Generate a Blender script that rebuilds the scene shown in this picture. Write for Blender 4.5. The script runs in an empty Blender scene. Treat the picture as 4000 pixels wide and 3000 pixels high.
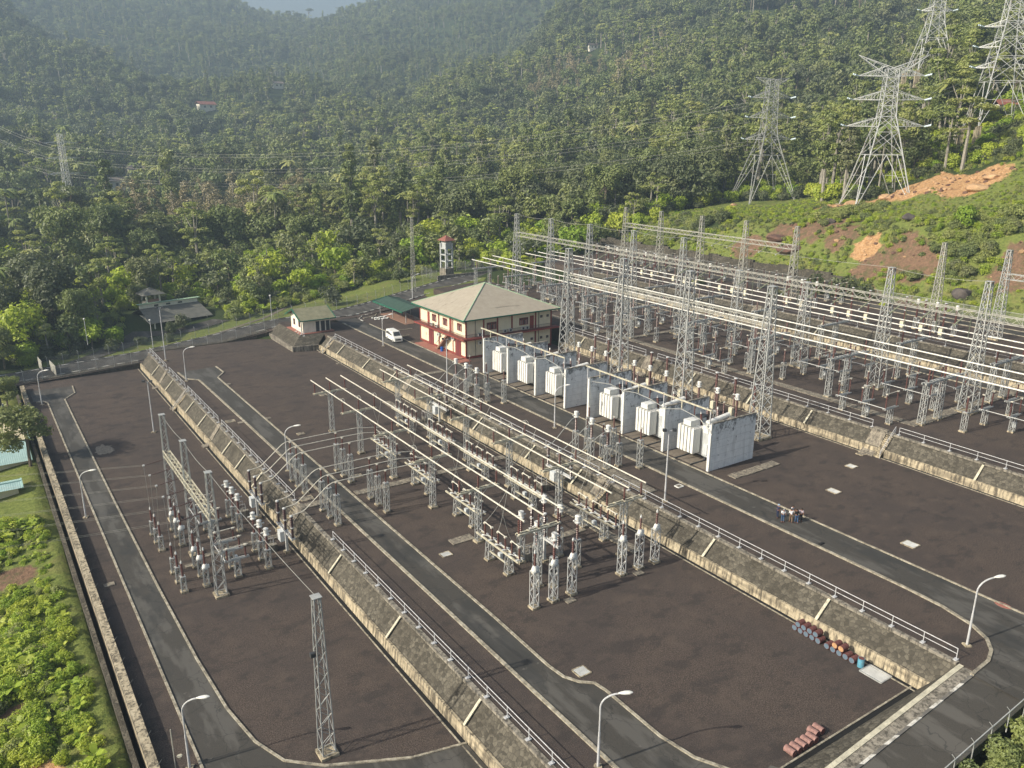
import bpy, math, random, bmesh
import numpy as np
from math import sin, cos, pi, radians as rad
from mathutils import Vector, Matrix
rnd = random.Random(7)
SC = bpy.context.scene
COL = SC.collection
# ------------------------------------------------------------------ camera
# +Y runs along the terrace walls (away, upper left), +X crosses the terraces (away, upper right), z = 0 is the transformer terrace
EYE = Vector((0, 0, 43.0))
FPX, PITCH, ROLL, YAW = 3210.0, rad(16.96), rad(-0.281), rad(180 - 145.96)
FH = Vector((sin(YAW), cos(YAW), 0)); RT = Vector((cos(YAW), -sin(YAW), 0)); UP = Vector((0, 0, 1))
FW = cos(PITCH) * FH - sin(PITCH) * UP
DN = -(sin(PITCH) * FH + cos(PITCH) * UP)
AX = cos(ROLL) * RT + sin(ROLL) * DN
AD = -sin(ROLL) * RT + cos(ROLL) * DN
cam = bpy.data.cameras.new('camera'); cam.sensor_width = 36; cam.lens = FPX / 4000 * 36
cam.clip_start = 1; cam.clip_end = 6000
co = bpy.data.objects.new('camera', cam); COL.objects.link(co)
co.matrix_world = Matrix(((AX.x, -AD.x, -FW.x, EYE.x), (AX.y, -AD.y, -FW.y, EYE.y), (AX.z, -AD.z, -FW.z, EYE.z), (0, 0, 0, 1)))
SC.camera = co
# ------------------------------------------------------------------ sky, sun, exposure
SUN_EL, SUN_AZ = 32.0, 278.5          # azimuth from +Y towards +X, where the sun stands
w = bpy.data.worlds.new('World'); SC.world = w; w.use_nodes = True
wn = w.node_tree.nodes; bg = wn['Background']
sky = wn.new('ShaderNodeTexSky'); sky.sky_type = 'NISHITA'; sky.sun_disc = False
sky.sun_elevation = rad(SUN_EL); sky.sun_rotation = rad(SUN_AZ); sky.air_density = 1.0; sky.dust_density = 5.0; sky.ozone_density = 1.0
w.node_tree.links.new(sky.outputs[0], bg.inputs[0]); bg.inputs[1].default_value = 0.10
sl = bpy.data.lights.new('sun', 'SUN'); sl.energy = 5.0; sl.angle = rad(0.6); sl.color = (1.0, 0.92, 0.78)
so = bpy.data.objects.new('sun', sl); COL.objects.link(so)
sd = Vector((sin(rad(SUN_AZ)) * cos(rad(SUN_EL)), cos(rad(SUN_AZ)) * cos(rad(SUN_EL)), sin(rad(SUN_EL))))
so.rotation_euler = sd.to_track_quat('Z', 'Y').to_euler(); so.location = (-60, 20, 90)
SC.view_settings.view_transform = 'Standard'; SC.view_settings.look = 'None'; SC.view_settings.exposure = 0.56; SC.view_settings.gamma = 1
SC.cycles.max_bounces = 6; SC.cycles.volume_bounces = 0; SC.cycles.transparent_max_bounces = 12

def ray(u, v):
    d = (u - 2000) / FPX * AX + (v - 1500) / FPX * AD + FW
    return d
def gp(u, v, z):                       # where the sight line through a point of the photograph meets the level z
    d = ray(u, v); t = (z - EYE.z) / d.z
    return EYE.x + d.x * t, EYE.y + d.y * t
def proj(p):
    q = Vector(p) - EYE; t = q.dot(FW)
    return (2000 + FPX * q.dot(AX) / t, 1500 + FPX * q.dot(AD) / t, t)

# ------------------------------------------------------------------ materials
MAT = {}
class NT:
    def __init__(s, name, rough=0.9, metal=0.0, spec=0.3):
        m = bpy.data.materials.new(name); m.use_nodes = True
        s.m = m; s.t = m.node_tree; s.n = s.t.nodes; s.b = s.n['Principled BSDF']
        s.b.inputs['Roughness'].default_value = rough; s.b.inputs['Metallic'].default_value = metal
        s.b.inputs['Specular IOR Level'].default_value = spec
        MAT[name] = m
    def new(s, k, **kw):
        o = s.n.new('ShaderNode' + k)
        for a, b in kw.items():
            if a in o.inputs: o.inputs[a].default_value = b
            else: setattr(o, a, b)
        return o
    def L(s, a, b): s.t.links.new(a, b)
    def coord(s, scale=(1, 1, 1), kind='Object', rot=(0, 0, 0)):
        tc = s.new('TexCoord'); mp = s.new('Mapping')
        mp.inputs['Scale'].default_value = scale; mp.inputs['Rotation'].default_value = rot
        s.L(tc.outputs[kind], mp.inputs[0]); return mp.outputs[0]
    def pos(s, scale=(1, 1, 1)):
        g = s.new('NewGeometry'); mp = s.new('Mapping'); mp.inputs['Scale'].default_value = scale
        s.L(g.outputs['Position'], mp.inputs[0]); return mp.outputs[0]
    def noise(s, vec, scale, detail=4, rough=0.55):
        o = s.new('TexNoise'); o.inputs['Scale'].default_value = scale; o.inputs['Detail'].default_value = detail
        o.inputs['Roughness'].default_value = rough; s.L(vec, o.inputs['Vector']); return o.outputs['Fac']
    def ramp(s, fac, stops):
        o = s.new('ValToRGB'); e = o.color_ramp.elements
        while len(e) < len(stops): e.new(0.5)
        for k, (p, c) in enumerate(stops): e[k].position = p; e[k].color = (c[0], c[1], c[2], 1) if isinstance(c, tuple) else (c, c, c, 1)
        s.L(fac, o.inputs[0]); return o.outputs[0]
    def mix(s, f, a, b, mode='MIX'):
        o = s.new('MixRGB'); o.blend_type = mode
        for i, v in ((0, f), (1, a), (2, b)):
            if isinstance(v, (int, float)): o.inputs[i].default_value = v
            elif isinstance(v, tuple): o.inputs[i].default_value = (v[0], v[1], v[2], 1)
            else: s.L(v, o.inputs[i])
        return o.outputs[0]
    def math(s, op, a, b=0.0, c=0.0):
        o = s.new('Math'); o.operation = op
        for i, v in enumerate((a, b, c)):
            if isinstance(v, (int, float)): o.inputs[i].default_value = v
            else: s.L(v, o.inputs[i])
        return o.outputs[0]
    def bump(s, h, strength=0.3, dist=0.05):
        o = s.new('Bump'); o.inputs['Strength'].default_value = strength; o.inputs['Distance'].default_value = dist
        s.L(h, o.inputs['Height']); s.L(o.outputs[0], s.b.inputs['Normal'])
    def col(s, c): s.L(c, s.b.inputs['Base Color'])

def plain(name, c, rough=0.7, metal=0.0, var=0.18, scale=1.5, spec=0.3, dirt=None):
    t = NT(name, rough, metal, spec); v = t.coord()
    n = t.noise(v, scale, 5)
    lo = tuple(x * (1 - var) for x in c); hi = tuple(min(1, x * (1 + var)) for x in c)
    k = t.ramp(n, [(0.3, lo), (0.7, hi)])
    if dirt:
        n2 = t.noise(t.coord((1, 1, 0.25)), scale * 1.7, 6, 0.7)
        k = t.mix(t.ramp(n2, [(0.5, 0.0), (0.72, 0.75)]), k, dirt)
    t.col(k); return t.m

def make_materials():
    # dark crushed-rock gravel
    t = NT('gravel', 0.95, spec=0.15); p = t.pos()
    fine = t.noise(p, 9.0, 4, 0.8); mid = t.noise(p, 0.55, 4, 0.6); big = t.noise(t.pos((1, 0.7, 1)), 0.11, 4, 0.6)
    c = t.ramp(fine, [(0.30, (0.022, 0.017, 0.015)), (0.5, (0.074, 0.058, 0.049)), (0.72, (0.21, 0.168, 0.138))])
    c = t.mix(t.ramp(big, [(0.42, 0.0), (0.60, 0.6)]), c, (0.060, 0.050, 0.046))
    c = t.mix(t.ramp(mid, [(0.5, 0.0), (0.72, 0.4)]), c, (0.12, 0.094, 0.075))
    c = t.mix(t.ramp(t.noise(t.pos((1, 1.6, 1)), 0.3, 6, 0.7), [(0.52, 0.0), (0.62, 0.62)]), c, (0.042, 0.037, 0.035))
    t.col(c); t.bump(fine, 0.7, 0.08)
    # asphalt with dry and damp patches
    t = NT('asphalt', 0.8, spec=0.3); p = t.pos()
    c = t.ramp(t.noise(p, 18, 2, 0.6), [(0.3, (0.042, 0.039, 0.034)), (0.7, (0.068, 0.063, 0.054))])
    c = t.mix(t.ramp(t.noise(t.pos((1.6, 0.35, 1)), 0.32, 5, 0.62), [(0.48, 0.0), (0.56, 0.8)]), c, (0.098, 0.093, 0.083))
    c = t.mix(t.ramp(t.noise(t.pos((1.0, 0.5, 1)), 0.2, 4, 0.6), [(0.55, 0.0), (0.62, 0.7)]), c, (0.036, 0.036, 0.034))
    c = t.mix(t.ramp(t.noise(p, 0.5, 4, 0.7), [(0.68, 0.0), (0.74, 0.5)]), c, (0.17, 0.16, 0.145))
    vo = t.new('TexVoronoi'); vo.feature = 'DISTANCE_TO_EDGE'; vo.inputs['Scale'].default_value = .22; nz = t.new('TexNoise'); nz.inputs['Scale'].default_value = .6; nz.inputs['Detail'].default_value = 5
    t.L(p, nz.inputs['Vector']); vm = t.new('VectorMath'); vm.operation = 'MULTIPLY_ADD'; t.L(nz.outputs['Color'], vm.inputs[0]); vm.inputs[1].default_value = (3, 3, 0); t.L(p, vm.inputs[2]); t.L(vm.outputs[0], vo.inputs['Vector'])
    c = t.mix(t.ramp(vo.outputs['Distance'], [(0.0, 0.7), (0.012, 0.0)]), c, (0.022, 0.022, 0.021))
    t.col(c); t.bump(t.noise(p, 30, 2), 0.25, 0.02)
    # weathered concrete (streaked), pale
    for name, a, b, st in (('concrete', (0.34, 0.29, 0.20), (0.52, 0.45, 0.32), (0.06, 0.052, 0.042)),
                           ('concrete_old', (0.20, 0.185, 0.155), (0.33, 0.30, 0.245), (0.055, 0.05, 0.042)),
                           ('concrete_slab', (0.17, 0.155, 0.125), (0.34, 0.30, 0.235), (0.09, 0.08, 0.068))):
        t = NT(name, 0.92, spec=0.15); p = t.pos()
        c = t.ramp(t.noise(p, 2.2, 5, 0.65), [(0.3, a), (0.7, b)])
        s_ = t.noise(t.pos((2.4, 2.4, 0.22)), 1.2, 5, 0.7)
        c = t.mix(t.ramp(s_, [(0.46, 0.0), (0.60, 0.85)]), c, st)
        c = t.mix(t.ramp(t.noise(t.pos((1, 0.12, 1)), 1.4, 3, 0.6), [(0.5, 0.0), (0.62, 0.45)]), c, st)
        t.col(c); t.bump(t.noise(p, 9, 4), 0.3, 0.03)
    # pitched stone facing
    t = NT('stone_facing', 0.95, spec=0.15); p = t.pos((1, 1, 1.2))
    vo = t.new('TexVoronoi'); vo.feature = 'DISTANCE_TO_EDGE'; vo.inputs['Scale'].default_value = 2.6; t.L(p, vo.inputs['Vector'])
    vc = t.new('TexVoronoi'); vc.inputs['Scale'].default_value = 2.6; t.L(p, vc.inputs['Vector'])
    sep = t.new('SeparateColor'); t.L(vc.outputs['Color'], sep.inputs[0])
    c = t.ramp(sep.outputs[0], [(0.0, (0.060, 0.055, 0.044)), (1.0, (0.145, 0.132, 0.104))])
    c = t.mix(t.ramp(vo.outputs['Distance'], [(0.0, 0.75), (0.09, 0.0)]), c, (0.04, 0.037, 0.032))
    c = t.mix(t.ramp(t.noise(t.pos((1, 1, 0.5)), 0.35, 5, 0.65), [(0.45, 0.0), (0.68, 0.75)]), c, (0.048, 0.043, 0.034))
    c = t.mix(t.ramp(t.noise(p, 3.5, 4, 0.7), [(0.6, 0.0), (0.78, 0.6)]), c, (0.20, 0.185, 0.15))
    t.col(c); t.bump(vo.outputs['Distance'], 0.7, 0.12)
    # galvanised steel lattices, near-white to yellowish with lichen
    for name, a, b in (('galv', (0.30, 0.31, 0.30), (0.50, 0.51, 0.49)), ('galv_old', (0.30, 0.295, 0.255), (0.52, 0.51, 0.45)), ('galv_bright', (0.46, 0.47, 0.46), (0.66, 0.67, 0.65))):
        t = NT(name, 0.6, 0.25, 0.4); c = t.ramp(t.noise(t.coord(), 1.1, 5, 0.7), [(0.3, a), (0.7, b)]); t.col(c)
    plain('tube_metal', (0.62, 0.59, 0.50), 0.5, 0.15, 0.2, 2.0)
    plain('tube_white', (0.66, 0.65, 0.60), 0.5, 0.1, 0.15, 2.0)
    plain('beam_cream', (0.50, 0.47, 0.36), 0.7, 0.1, 0.25, 1.5, dirt=(0.22, 0.2, 0.15))
    plain('rail_paint', (0.52, 0.53, 0.54), 0.5, 0.1, 0.15, 2, dirt=(0.3, 0.28, 0.24))
    plain('porcelain', (0.085, 0.026, 0.020), 0.35, 0, 0.25, 3, spec=0.6)
    plain('porcelain_dark', (0.045, 0.018, 0.016), 0.3, 0, 0.2, 3, spec=0.6)
    plain('glass_string', (0.16, 0.18, 0.12), 0.35, 0, 0.3, 3, spec=0.6)
    plain('glass_pale', (0.52, 0.62, 0.66), 0.3, 0, 0.1, 3, spec=0.6)
    plain('white_paint', (0.70, 0.70, 0.66), 0.45, 0, 0.05, 1.2, dirt=(0.5, 0.49, 0.44))
    plain('tank_grey', (0.44, 0.46, 0.46), 0.5, 0, 0.08, 1.2, dirt=(0.3, 0.3, 0.28))
    plain('cabinet', (0.50, 0.53, 0.54), 0.5, 0, 0.08, 1.5)
    plain('cabinet_cream', (0.62, 0.58, 0.44), 0.5, 0, 0.08, 1.5)
    plain('cable', (0.36, 0.36, 0.33), 0.5, 0.2, 0.1, 1)
    plain('dark_metal', (0.06, 0.065, 0.07), 0.5, 0.3, 0.2, 2)
    plain('rubber', (0.02, 0.02, 0.02), 0.8)
    plain('black_void', (0.012, 0.012, 0.012), 0.9)
    plain('red_paint', (0.235, 0.055, 0.045), 0.6, 0, 0.15, 1.2)
    plain('red_door', (0.17, 0.045, 0.045), 0.5, 0, 0.1, 1.2)
    plain('red_floor', (0.30, 0.125, 0.095), 0.7, 0, 0.15, 1.2, dirt=(0.2, 0.1, 0.08))
    plain('paving_red', (0.27, 0.16, 0.115), 0.85, 0, 0.15, 3)
    plain('green_trim', (0.025, 0.12, 0.075), 0.5, 0, 0.12, 1.2)
    plain('green_pale', (0.30, 0.42, 0.28), 0.6, 0, 0.1, 1.5)
    plain('teal_trim', (0.33, 0.50, 0.46), 0.6, 0, 0.1, 1.5)
    plain('brick_wall', (0.35, 0.2, 0.15), 0.8, 0, 0.2, 3)
    plain('blue_plastic', (0.02, 0.10, 0.38), 0.4)
    plain('blue_drum', (0.10, 0.30, 0.40), 0.55, 0, 0.2, 3, dirt=(0.25, 0.3, 0.3))
    plain('drum_rust', (0.13, 0.05, 0.045), 0.7, 0.1, 0.25, 4, dirt=(0.2, 0.10, 0.08))
    plain('drum_pink', (0.26, 0.15, 0.13), 0.75, 0, 0.2, 4, dirt=(0.14, 0.08, 0.07))
    plain('drum_lid', (0.20, 0.28, 0.36), 0.35, 0.5, 0.2, 4)
    plain('drum_lid_orange', (0.42, 0.25, 0.13), 0.6, 0, 0.2, 4)
    plain('bark', (0.16, 0.13, 0.10), 0.9, 0, 0.3, 2)
    plain('bark_pale', (0.27, 0.25, 0.21), 0.9, 0, 0.25, 2)
    plain('rock', (0.075, 0.065, 0.06), 0.95, 0, 0.45, 0.8, dirt=(0.14, 0.12, 0.10))
    plain('rock_red', (0.13, 0.075, 0.055), 0.95, 0, 0.4, 0.8, dirt=(0.07, 0.05, 0.045))
    plain('rubble', (0.42, 0.27, 0.15), 0.95, 0, 0.3, 0.8)
    plain('cloth_white', (0.68, 0.69, 0.72), 0.9); plain('cloth_pink', (0.66, 0.55, 0.58), 0.9)
    plain('cloth_navy', (0.022, 0.03, 0.065), 0.9); plain('cloth_black', (0.018, 0.018, 0.02), 0.9)
    plain('jeans', (0.05, 0.10, 0.20), 0.9); plain('khaki', (0.20, 0.14, 0.09), 0.9)
    plain('skin', (0.24, 0.12, 0.075), 0.6); plain('hair', (0.015, 0.012, 0.01), 0.6); plain('hair_grey', (0.25, 0.25, 0.25), 0.7)
    plain('helmet_blue', (0.28, 0.36, 0.48), 0.4); plain('shoe', (0.09, 0.045, 0.035), 0.6)
    plain('dust', (0.20, 0.175, 0.14), 0.95, 0, 0.3, 3, dirt=(0.09, 0.07, 0.06))
    plain('soil', (0.22, 0.15, 0.09), 0.95, 0, 0.3, 1)
    plain('mud', (0.17, 0.145, 0.115), 0.95, 0, 0.2, 2)
    # window glass
    t = NT('window_glass', 0.15, 0, 0.6); t.b.inputs['Base Color'].default_value = (0.05, 0.055, 0.06, 1)
    t = NT('curtain', 0.9); t.b.inputs['Base Color'].default_value = (0.30, 0.22, 0.20, 1)
    # painted plaster
    plain('plaster_cream', (0.70, 0.64, 0.47), 0.85, 0, 0.05, 0.8, dirt=(0.58, 0.52, 0.38))
    plain('plaster_white', (0.74, 0.71, 0.60), 0.85, 0, 0.05, 0.8, dirt=(0.55, 0.52, 0.42))
    # white blast wall with peeling black mould, block courses
    t = NT('blast_wall', 0.85, spec=0.2); p = t.pos()
    c = t.ramp(t.noise(p, 1.3, 5, 0.6), [(0.3, (0.66, 0.67, 0.665)), (0.7, (0.82, 0.825, 0.81))])
    sx = t.new('SeparateXYZ'); g = t.new('NewGeometry'); t.L(g.outputs['Position'], sx.inputs[0])
    hgt = t.math('MULTIPLY', sx.outputs['Z'], 1 / 6.65)
    m = t.noise(t.pos((1, 1, 0.7)), 1.3, 7, 0.78)
    thr = t.math('SUBTRACT', t.math('ADD', m, t.math('MULTIPLY', t.math('POWER', hgt, 3.0), 0.16)), 0.07)
    c = t.mix(t.ramp(thr, [(0.545, 0.0), (0.60, 0.85)]), c, (0.13, 0.13, 0.13))
    c = t.mix(t.ramp(t.noise(t.pos((1, 1, 0.08)), 1.6, 4, 0.6), [(0.5, 0.0), (0.75, 0.4)]), c, (0.22, 0.22, 0.21))
    cz = t.math('FRACT', t.math('MULTIPLY', sx.outputs['Z'], 1 / 1.05))
    c = t.mix(t.ramp(t.math('ABSOLUTE', t.math('SUBTRACT', cz, 0.5)), [(0.47, 0.0), (0.5, 0.45)]), c, (0.16, 0.15, 0.14))
    t.col(c)
    # corrugated sheets (ribs across local x)
    for name, a, b, wet in (('roof_beige', (0.34, 0.30, 0.235), (0.41, 0.365, 0.29), (0.17, 0.15, 0.12)),
                            ('roof_moss', (0.17, 0.165, 0.105), (0.27, 0.26, 0.17), (0.09, 0.10, 0.05)),
                            ('roof_grey', (0.11, 0.112, 0.095), (0.175, 0.17, 0.145), (0.065, 0.07, 0.055)),
                            ('roof_cream', (0.50, 0.44, 0.27), (0.62, 0.55, 0.36), (0.36, 0.33, 0.24)),
                            ('roof_teal', (0.28, 0.42, 0.41), (0.38, 0.53, 0.51), (0.22, 0.32, 0.30)),
                            ('roof_dark', (0.035, 0.07, 0.05), (0.055, 0.10, 0.075), (0.03, 0.05, 0.04)),
                            ('roof_tile', (0.20, 0.075, 0.055), (0.30, 0.12, 0.09), (0.10, 0.06, 0.05)),
                            ('roof_house', (0.16, 0.13, 0.11), (0.26, 0.21, 0.17), (0.09, 0.08, 0.07))):
        t = NT(name, 0.7, 0, 0.3); v = t.coord()
        c = t.ramp(t.noise(v, 0.9, 5, 0.65), [(0.3, a), (0.7, b)])
        c = t.mix(t.ramp(t.noise(t.coord((0.25, 2.0, 1)), 0.7, 5, 0.7), [(0.60, 0.0), (0.68, 0.8)]), c, wet)
        wv = t.new('TexWave'); wv.inputs['Scale'].default_value = 1.1; t.L(v, wv.inputs['Vector'])
        c = t.mix(0.12, c, wv.outputs['Color'], 'MULTIPLY')
        t.col(c); t.bump(wv.outputs['Fac'], 0.35, 0.05)
    # kerbs: worn black and white blocks, and worn cream concrete
    t = NT('kerb_paint', 0.85, spec=0.2); g = t.new('NewGeometry'); sx = t.new('SeparateXYZ'); t.L(g.outputs['Position'], sx.inputs[0])
    s_ = t.math('ADD', sx.outputs['X'], sx.outputs['Y'])
    f = t.math('GREATER_THAN', t.math('FRACT', t.math('MULTIPLY', s_, 1 / 3.0)), 0.5)
    c = t.mix(f, (0.12, 0.115, 0.105), (0.56, 0.55, 0.50))
    c = t.mix(t.ramp(t.noise(t.pos(), 1.6, 5, 0.7), [(0.48, 0.0), (0.62, 0.85)]), c, (0.20, 0.185, 0.155)); t.col(c)
    t = NT('kerb_worn', 0.9, spec=0.2)
    c = t.ramp(t.noise(t.pos(), 1.9, 6, 0.75), [(0.38, (0.15, 0.135, 0.11)), (0.5, (0.30, 0.27, 0.205)), (0.66, (0.46, 0.43, 0.35))]); t.col(c)
    # chain link: an open mesh, mostly gaps
    t = NT('chain_link', 0.5, 0.6, 0.3); t.b.inputs['Base Color'].default_value = (0.30, 0.31, 0.30, 1)
    v = t.new('TexCoord'); sx = t.new('SeparateXYZ'); t.L(v.outputs['Object'], sx.inputs[0])
    h_ = t.math('ADD', sx.outputs['X'], sx.outputs['Y'])
    def ln(a): return t.math('GREATER_THAN', t.math('ABSOLUTE', t.math('SUBTRACT', t.math('FRACT', a), 0.5)), 0.42)
    a1 = ln(t.math('MULTIPLY', t.math('ADD', h_, sx.outputs['Z']), 11.0)); a2 = ln(t.math('MULTIPLY', t.math('SUBTRACT', h_, sx.outputs['Z']), 11.0))
    t.L(t.math('MULTIPLY', t.math('MAXIMUM', a1, a2), 0.8), t.b.inputs['Alpha'])
    # foliage; the tint of each tree comes from its own random number
    def foliage(name, cols, trans=0.25):
        cols = [(a * 1.48, b * 1.38, c * 1.2) for a, b, c in cols]; t = NT(name, 0.5, spec=0.4); oi = t.new('ObjectInfo')
        c = t.ramp(oi.outputs['Random'], [(k / (len(cols) - 1), x) for k, x in enumerate(cols)])
        n = t.noise(t.coord(), 0.9, 4, 0.7)
        c = t.mix(t.ramp(n, [(0.35, 0.0), (0.7, 0.7)]), c, t.mix(1.0, c, (1.75, 1.65, 1.15), 'MULTIPLY'))
        t.col(c)
        tr = t.new('BsdfTranslucent'); t.L(t.mix(1.0, c, (1.3, 1.35, 0.7), 'MULTIPLY'), tr.inputs[0])
        mx = t.new('MixShader'); mx.inputs[0].default_value = trans
        t.L(t.b.outputs[0], mx.inputs[1]); t.L(tr.outputs[0], mx.inputs[2]); t.L(mx.outputs[0], t.n['Material Output'].inputs[0])
    foliage('leaf_dark', [(0.050, 0.066, 0.042), (0.062, 0.083, 0.048), (0.078, 0.101, 0.053), (0.062, 0.078, 0.058)])
    foliage('leaf_mid', [(0.078, 0.109, 0.055), (0.100, 0.134, 0.062), (0.122, 0.153, 0.069), (0.095, 0.112, 0.071)])
    foliage('leaf_light', [(0.140, 0.179, 0.077), (0.165, 0.204, 0.089), (0.200, 0.228, 0.112), (0.150, 0.194, 0.077)], 0.35)
    foliage('leaf_bright', [(0.13, 0.21, 0.032), (0.18, 0.25, 0.038), (0.23, 0.28, 0.050), (0.15, 0.22, 0.036)], 0.35)
    foliage('leaf_grey', [(0.12, 0.12, 0.082), (0.15, 0.14, 0.10), (0.125, 0.118, 0.085)], 0.15)
    foliage('leaf_palm', [(0.085, 0.12, 0.042), (0.12, 0.155, 0.058), (0.18, 0.20, 0.095)], 0.2)
    # ground outside the yard: grass, red soil, forest floor, by a painted cover map (R bare soil, G grass, B orange)
    t = NT('ground', 0.95, spec=0.1); at = t.new('VertexColor'); at.layer_name = 'cover'; sc_ = t.new('SeparateColor'); t.L(at.outputs[0], sc_.inputs[0])
    p = t.pos(); n1 = t.noise(p, 0.22, 6, 0.65); n2 = t.noise(p, 1.7, 5, 0.7)
    flo = t.ramp(n2, [(0.3, (0.024, 0.036, 0.014)), (0.7, (0.055, 0.075, 0.026))])
    gra = t.ramp(n2, [(0.3, (0.08, 0.11, 0.028)), (0.7, (0.20, 0.23, 0.06))])
    gra = t.mix(t.ramp(n1, [(0.5, 0.0), (0.7, 0.6)]), gra, (0.20, 0.17, 0.075))
    soi = t.ramp(n2, [(0.3, (0.10, 0.066, 0.044)), (0.7, (0.25, 0.155, 0.10))]); soi = t.mix(t.ramp(t.noise(p, 0.5, 5, 0.7), [(0.5, 0.0), (0.62, 0.8)]), soi, (0.10, 0.095, 0.045))
    ora = t.ramp(n2, [(0.3, (0.28, 0.15, 0.065)), (0.5, (0.42, 0.25, 0.12)), (0.75, (0.56, 0.40, 0.24))]); ora = t.mix(t.ramp(t.noise(p, 0.9, 6, 0.75), [(0.52, 0.0), (0.62, 0.7)]), ora, (0.16, 0.09, 0.05))
    def gate(f): return t.ramp(t.math('ADD', f, t.math('MULTIPLY', t.math('SUBTRACT', n1, 0.5), 1.1)), [(0.42, 0.0), (0.55, 1.0)])
    c = t.mix(gate(sc_.outputs[1]), flo, gra); c = t.mix(gate(sc_.outputs[0]), c, soi); c = t.mix(gate(sc_.outputs[2]), c, ora)
    t.col(c); t.bump(n2, 0.8, 0.3)
make_materials()

# ------------------------------------------------------------------ mesh helpers
class MB:
    def __init__(s): s.v = []; s.f = []; s.mi = []; s.cur = 0
    def add(s, vs, fs):
        o = len(s.v); s.v += [tuple(q) for q in vs]; s.f += [tuple(o + i for i in q) for q in fs]; s.mi += [s.cur] * len(fs); return s
    def box(s, x0, x1, y0, y1, z0, z1):
        return s.add([(x0, y0, z0), (x1, y0, z0), (x1, y1, z0), (x0, y1, z0), (x0, y0, z1), (x1, y0, z1), (x1, y1, z1), (x0, y1, z1)],
                     [(0, 3, 2, 1), (4, 5, 6, 7), (0, 1, 5, 4), (1, 2, 6, 5), (2, 3, 7, 6), (3, 0, 4, 7)])
    def cbox(s, c, d): return s.box(c[0] - d[0] / 2, c[0] + d[0] / 2, c[1] - d[1] / 2, c[1] + d[1] / 2, c[2] - d[2] / 2, c[2] + d[2] / 2)
    def tube(s, p, q, r, n=6, r2=None, caps=True):
        p = Vector(p); q = Vector(q); d = (q - p)
        if d.length < 1e-6: return s
        d.normalize(); a = d.cross(Vector((0, 0, 1)) if abs(d.z) < 0.9 else Vector((1, 0, 0))).normalized(); b = d.cross(a)
        r2 = r if r2 is None else r2; ph = pi / 4 if n == 4 else 0
        vs = [p + r * (cos(2 * pi * k / n + ph) * a + sin(2 * pi * k / n + ph) * b) for k in range(n)] + [q + r2 * (cos(2 * pi * k / n + ph) * a + sin(2 * pi * k / n + ph) * b) for k in range(n)]
        fs = [(k, (k + 1) % n, n + (k + 1) % n, n + k) for k in range(n)]
        if caps: fs += [tuple(range(n))[::-1], tuple(range(n, 2 * n))]
        return s.add(vs, fs)
    def bar(s, p, q, w): return s.tube(p, q, w * 0.7071, 4)
    def path(s, pts, r, n=6):
        for a, b in zip(pts[:-1], pts[1:]): s.tube(a, b, r, n)
        return s
    def lathe(s, prof, c=(0, 0, 0), n=10):
        o = []
        for (r, z) in prof: o += [(c[0] + r * cos(2 * pi * k / n), c[1] + r * sin(2 * pi * k / n), c[2] + z) for k in range(n)]
        fs = []
        for i in range(len(prof) - 1):
            for k in range(n): fs.append((i * n + k, i * n + (k + 1) % n, (i + 1) * n + (k + 1) % n, (i + 1) * n + k))
        fs += [tuple(range(n))[::-1], tuple(range((len(prof) - 1) * n, len(prof) * n))]
        return s.add(o, fs)
    def prism(s, poly, z0, z1):
        n = len(poly); return s.add([(x, y, z0) for x, y in poly] + [(x, y, z1) for x, y in poly],
              [tuple(range(n))[::-1], tuple(range(n, 2 * n))] + [(k, (k + 1) % n, n + (k + 1) % n, n + k) for k in range(n)])
    def ext_y(s, prof, y0, y1):           # an (x, z) outline run along y
        n = len(prof); return s.add([(x, y0, z) for x, z in prof] + [(x, y1, z) for x, z in prof],
              [tuple(range(n)), tuple(range(n, 2 * n))[::-1]] + [(k, n + k, n + (k + 1) % n, (k + 1) % n) for k in range(n)])
    def ext_x(s, prof, x0, x1):
        n = len(prof); return s.add([(x0, y, z) for y, z in prof] + [(x1, y, z) for y, z in prof],
              [tuple(range(n))[::-1], tuple(range(n, 2 * n))] + [(k, (k + 1) % n, n + (k + 1) % n, n + k) for k in range(n)])
    def build(s, name, mats, parent=None, smooth=False, **kw):
        me = bpy.data.meshes.new(name); me.from_pydata(s.v, [], s.f)
        if isinstance(mats, str): mats = [mats]
        for m in mats: me.materials.append(MAT[m])
        if len(mats) > 1: me.polygons.foreach_set('material_index', s.mi)
        if smooth: me.polygons.foreach_set('use_smooth', [True] * len(s.f))
        me.update()
        return link(name, me, parent, **kw)
KIDS = {}
def link(name, me, parent=None, **kw):
    o = bpy.data.objects.new(name, me); COL.objects.link(o)
    if parent is not None: o.parent = parent; KIDS.setdefault(parent.name, []).append(o)
    for k, v in kw.items():
        if k in ('loc',): o.location = v
        elif k == 'rz': o.rotation_euler.z = v
        else: o[k] = v
    return o
def thing(name, label, cat, loc=(0, 0, 0), rz=0, group=None):
    o = bpy.data.objects.new(name, None); COL.objects.link(o); o.location = loc; o.rotation_euler.z = rz; o.empty_display_size = 0.5
    o['label'] = label; o['category'] = cat
    if group: o['group'] = group
    return o
def dup(root, loc, rz=None, label=None, group=None):
    def cp(o, parent):
        c = o.copy(); COL.objects.link(c)
        if parent is not None: c.parent = parent; KIDS.setdefault(parent.name, []).append(c)
        for ch in KIDS.get(o.name, ()): cp(ch, c)
        return c
    r = cp(root, None); r.location = loc
    if rz is not None: r.rotation_euler.z = rz
    if label: r['label'] = label
    if group: r['group'] = group
    return r
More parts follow.
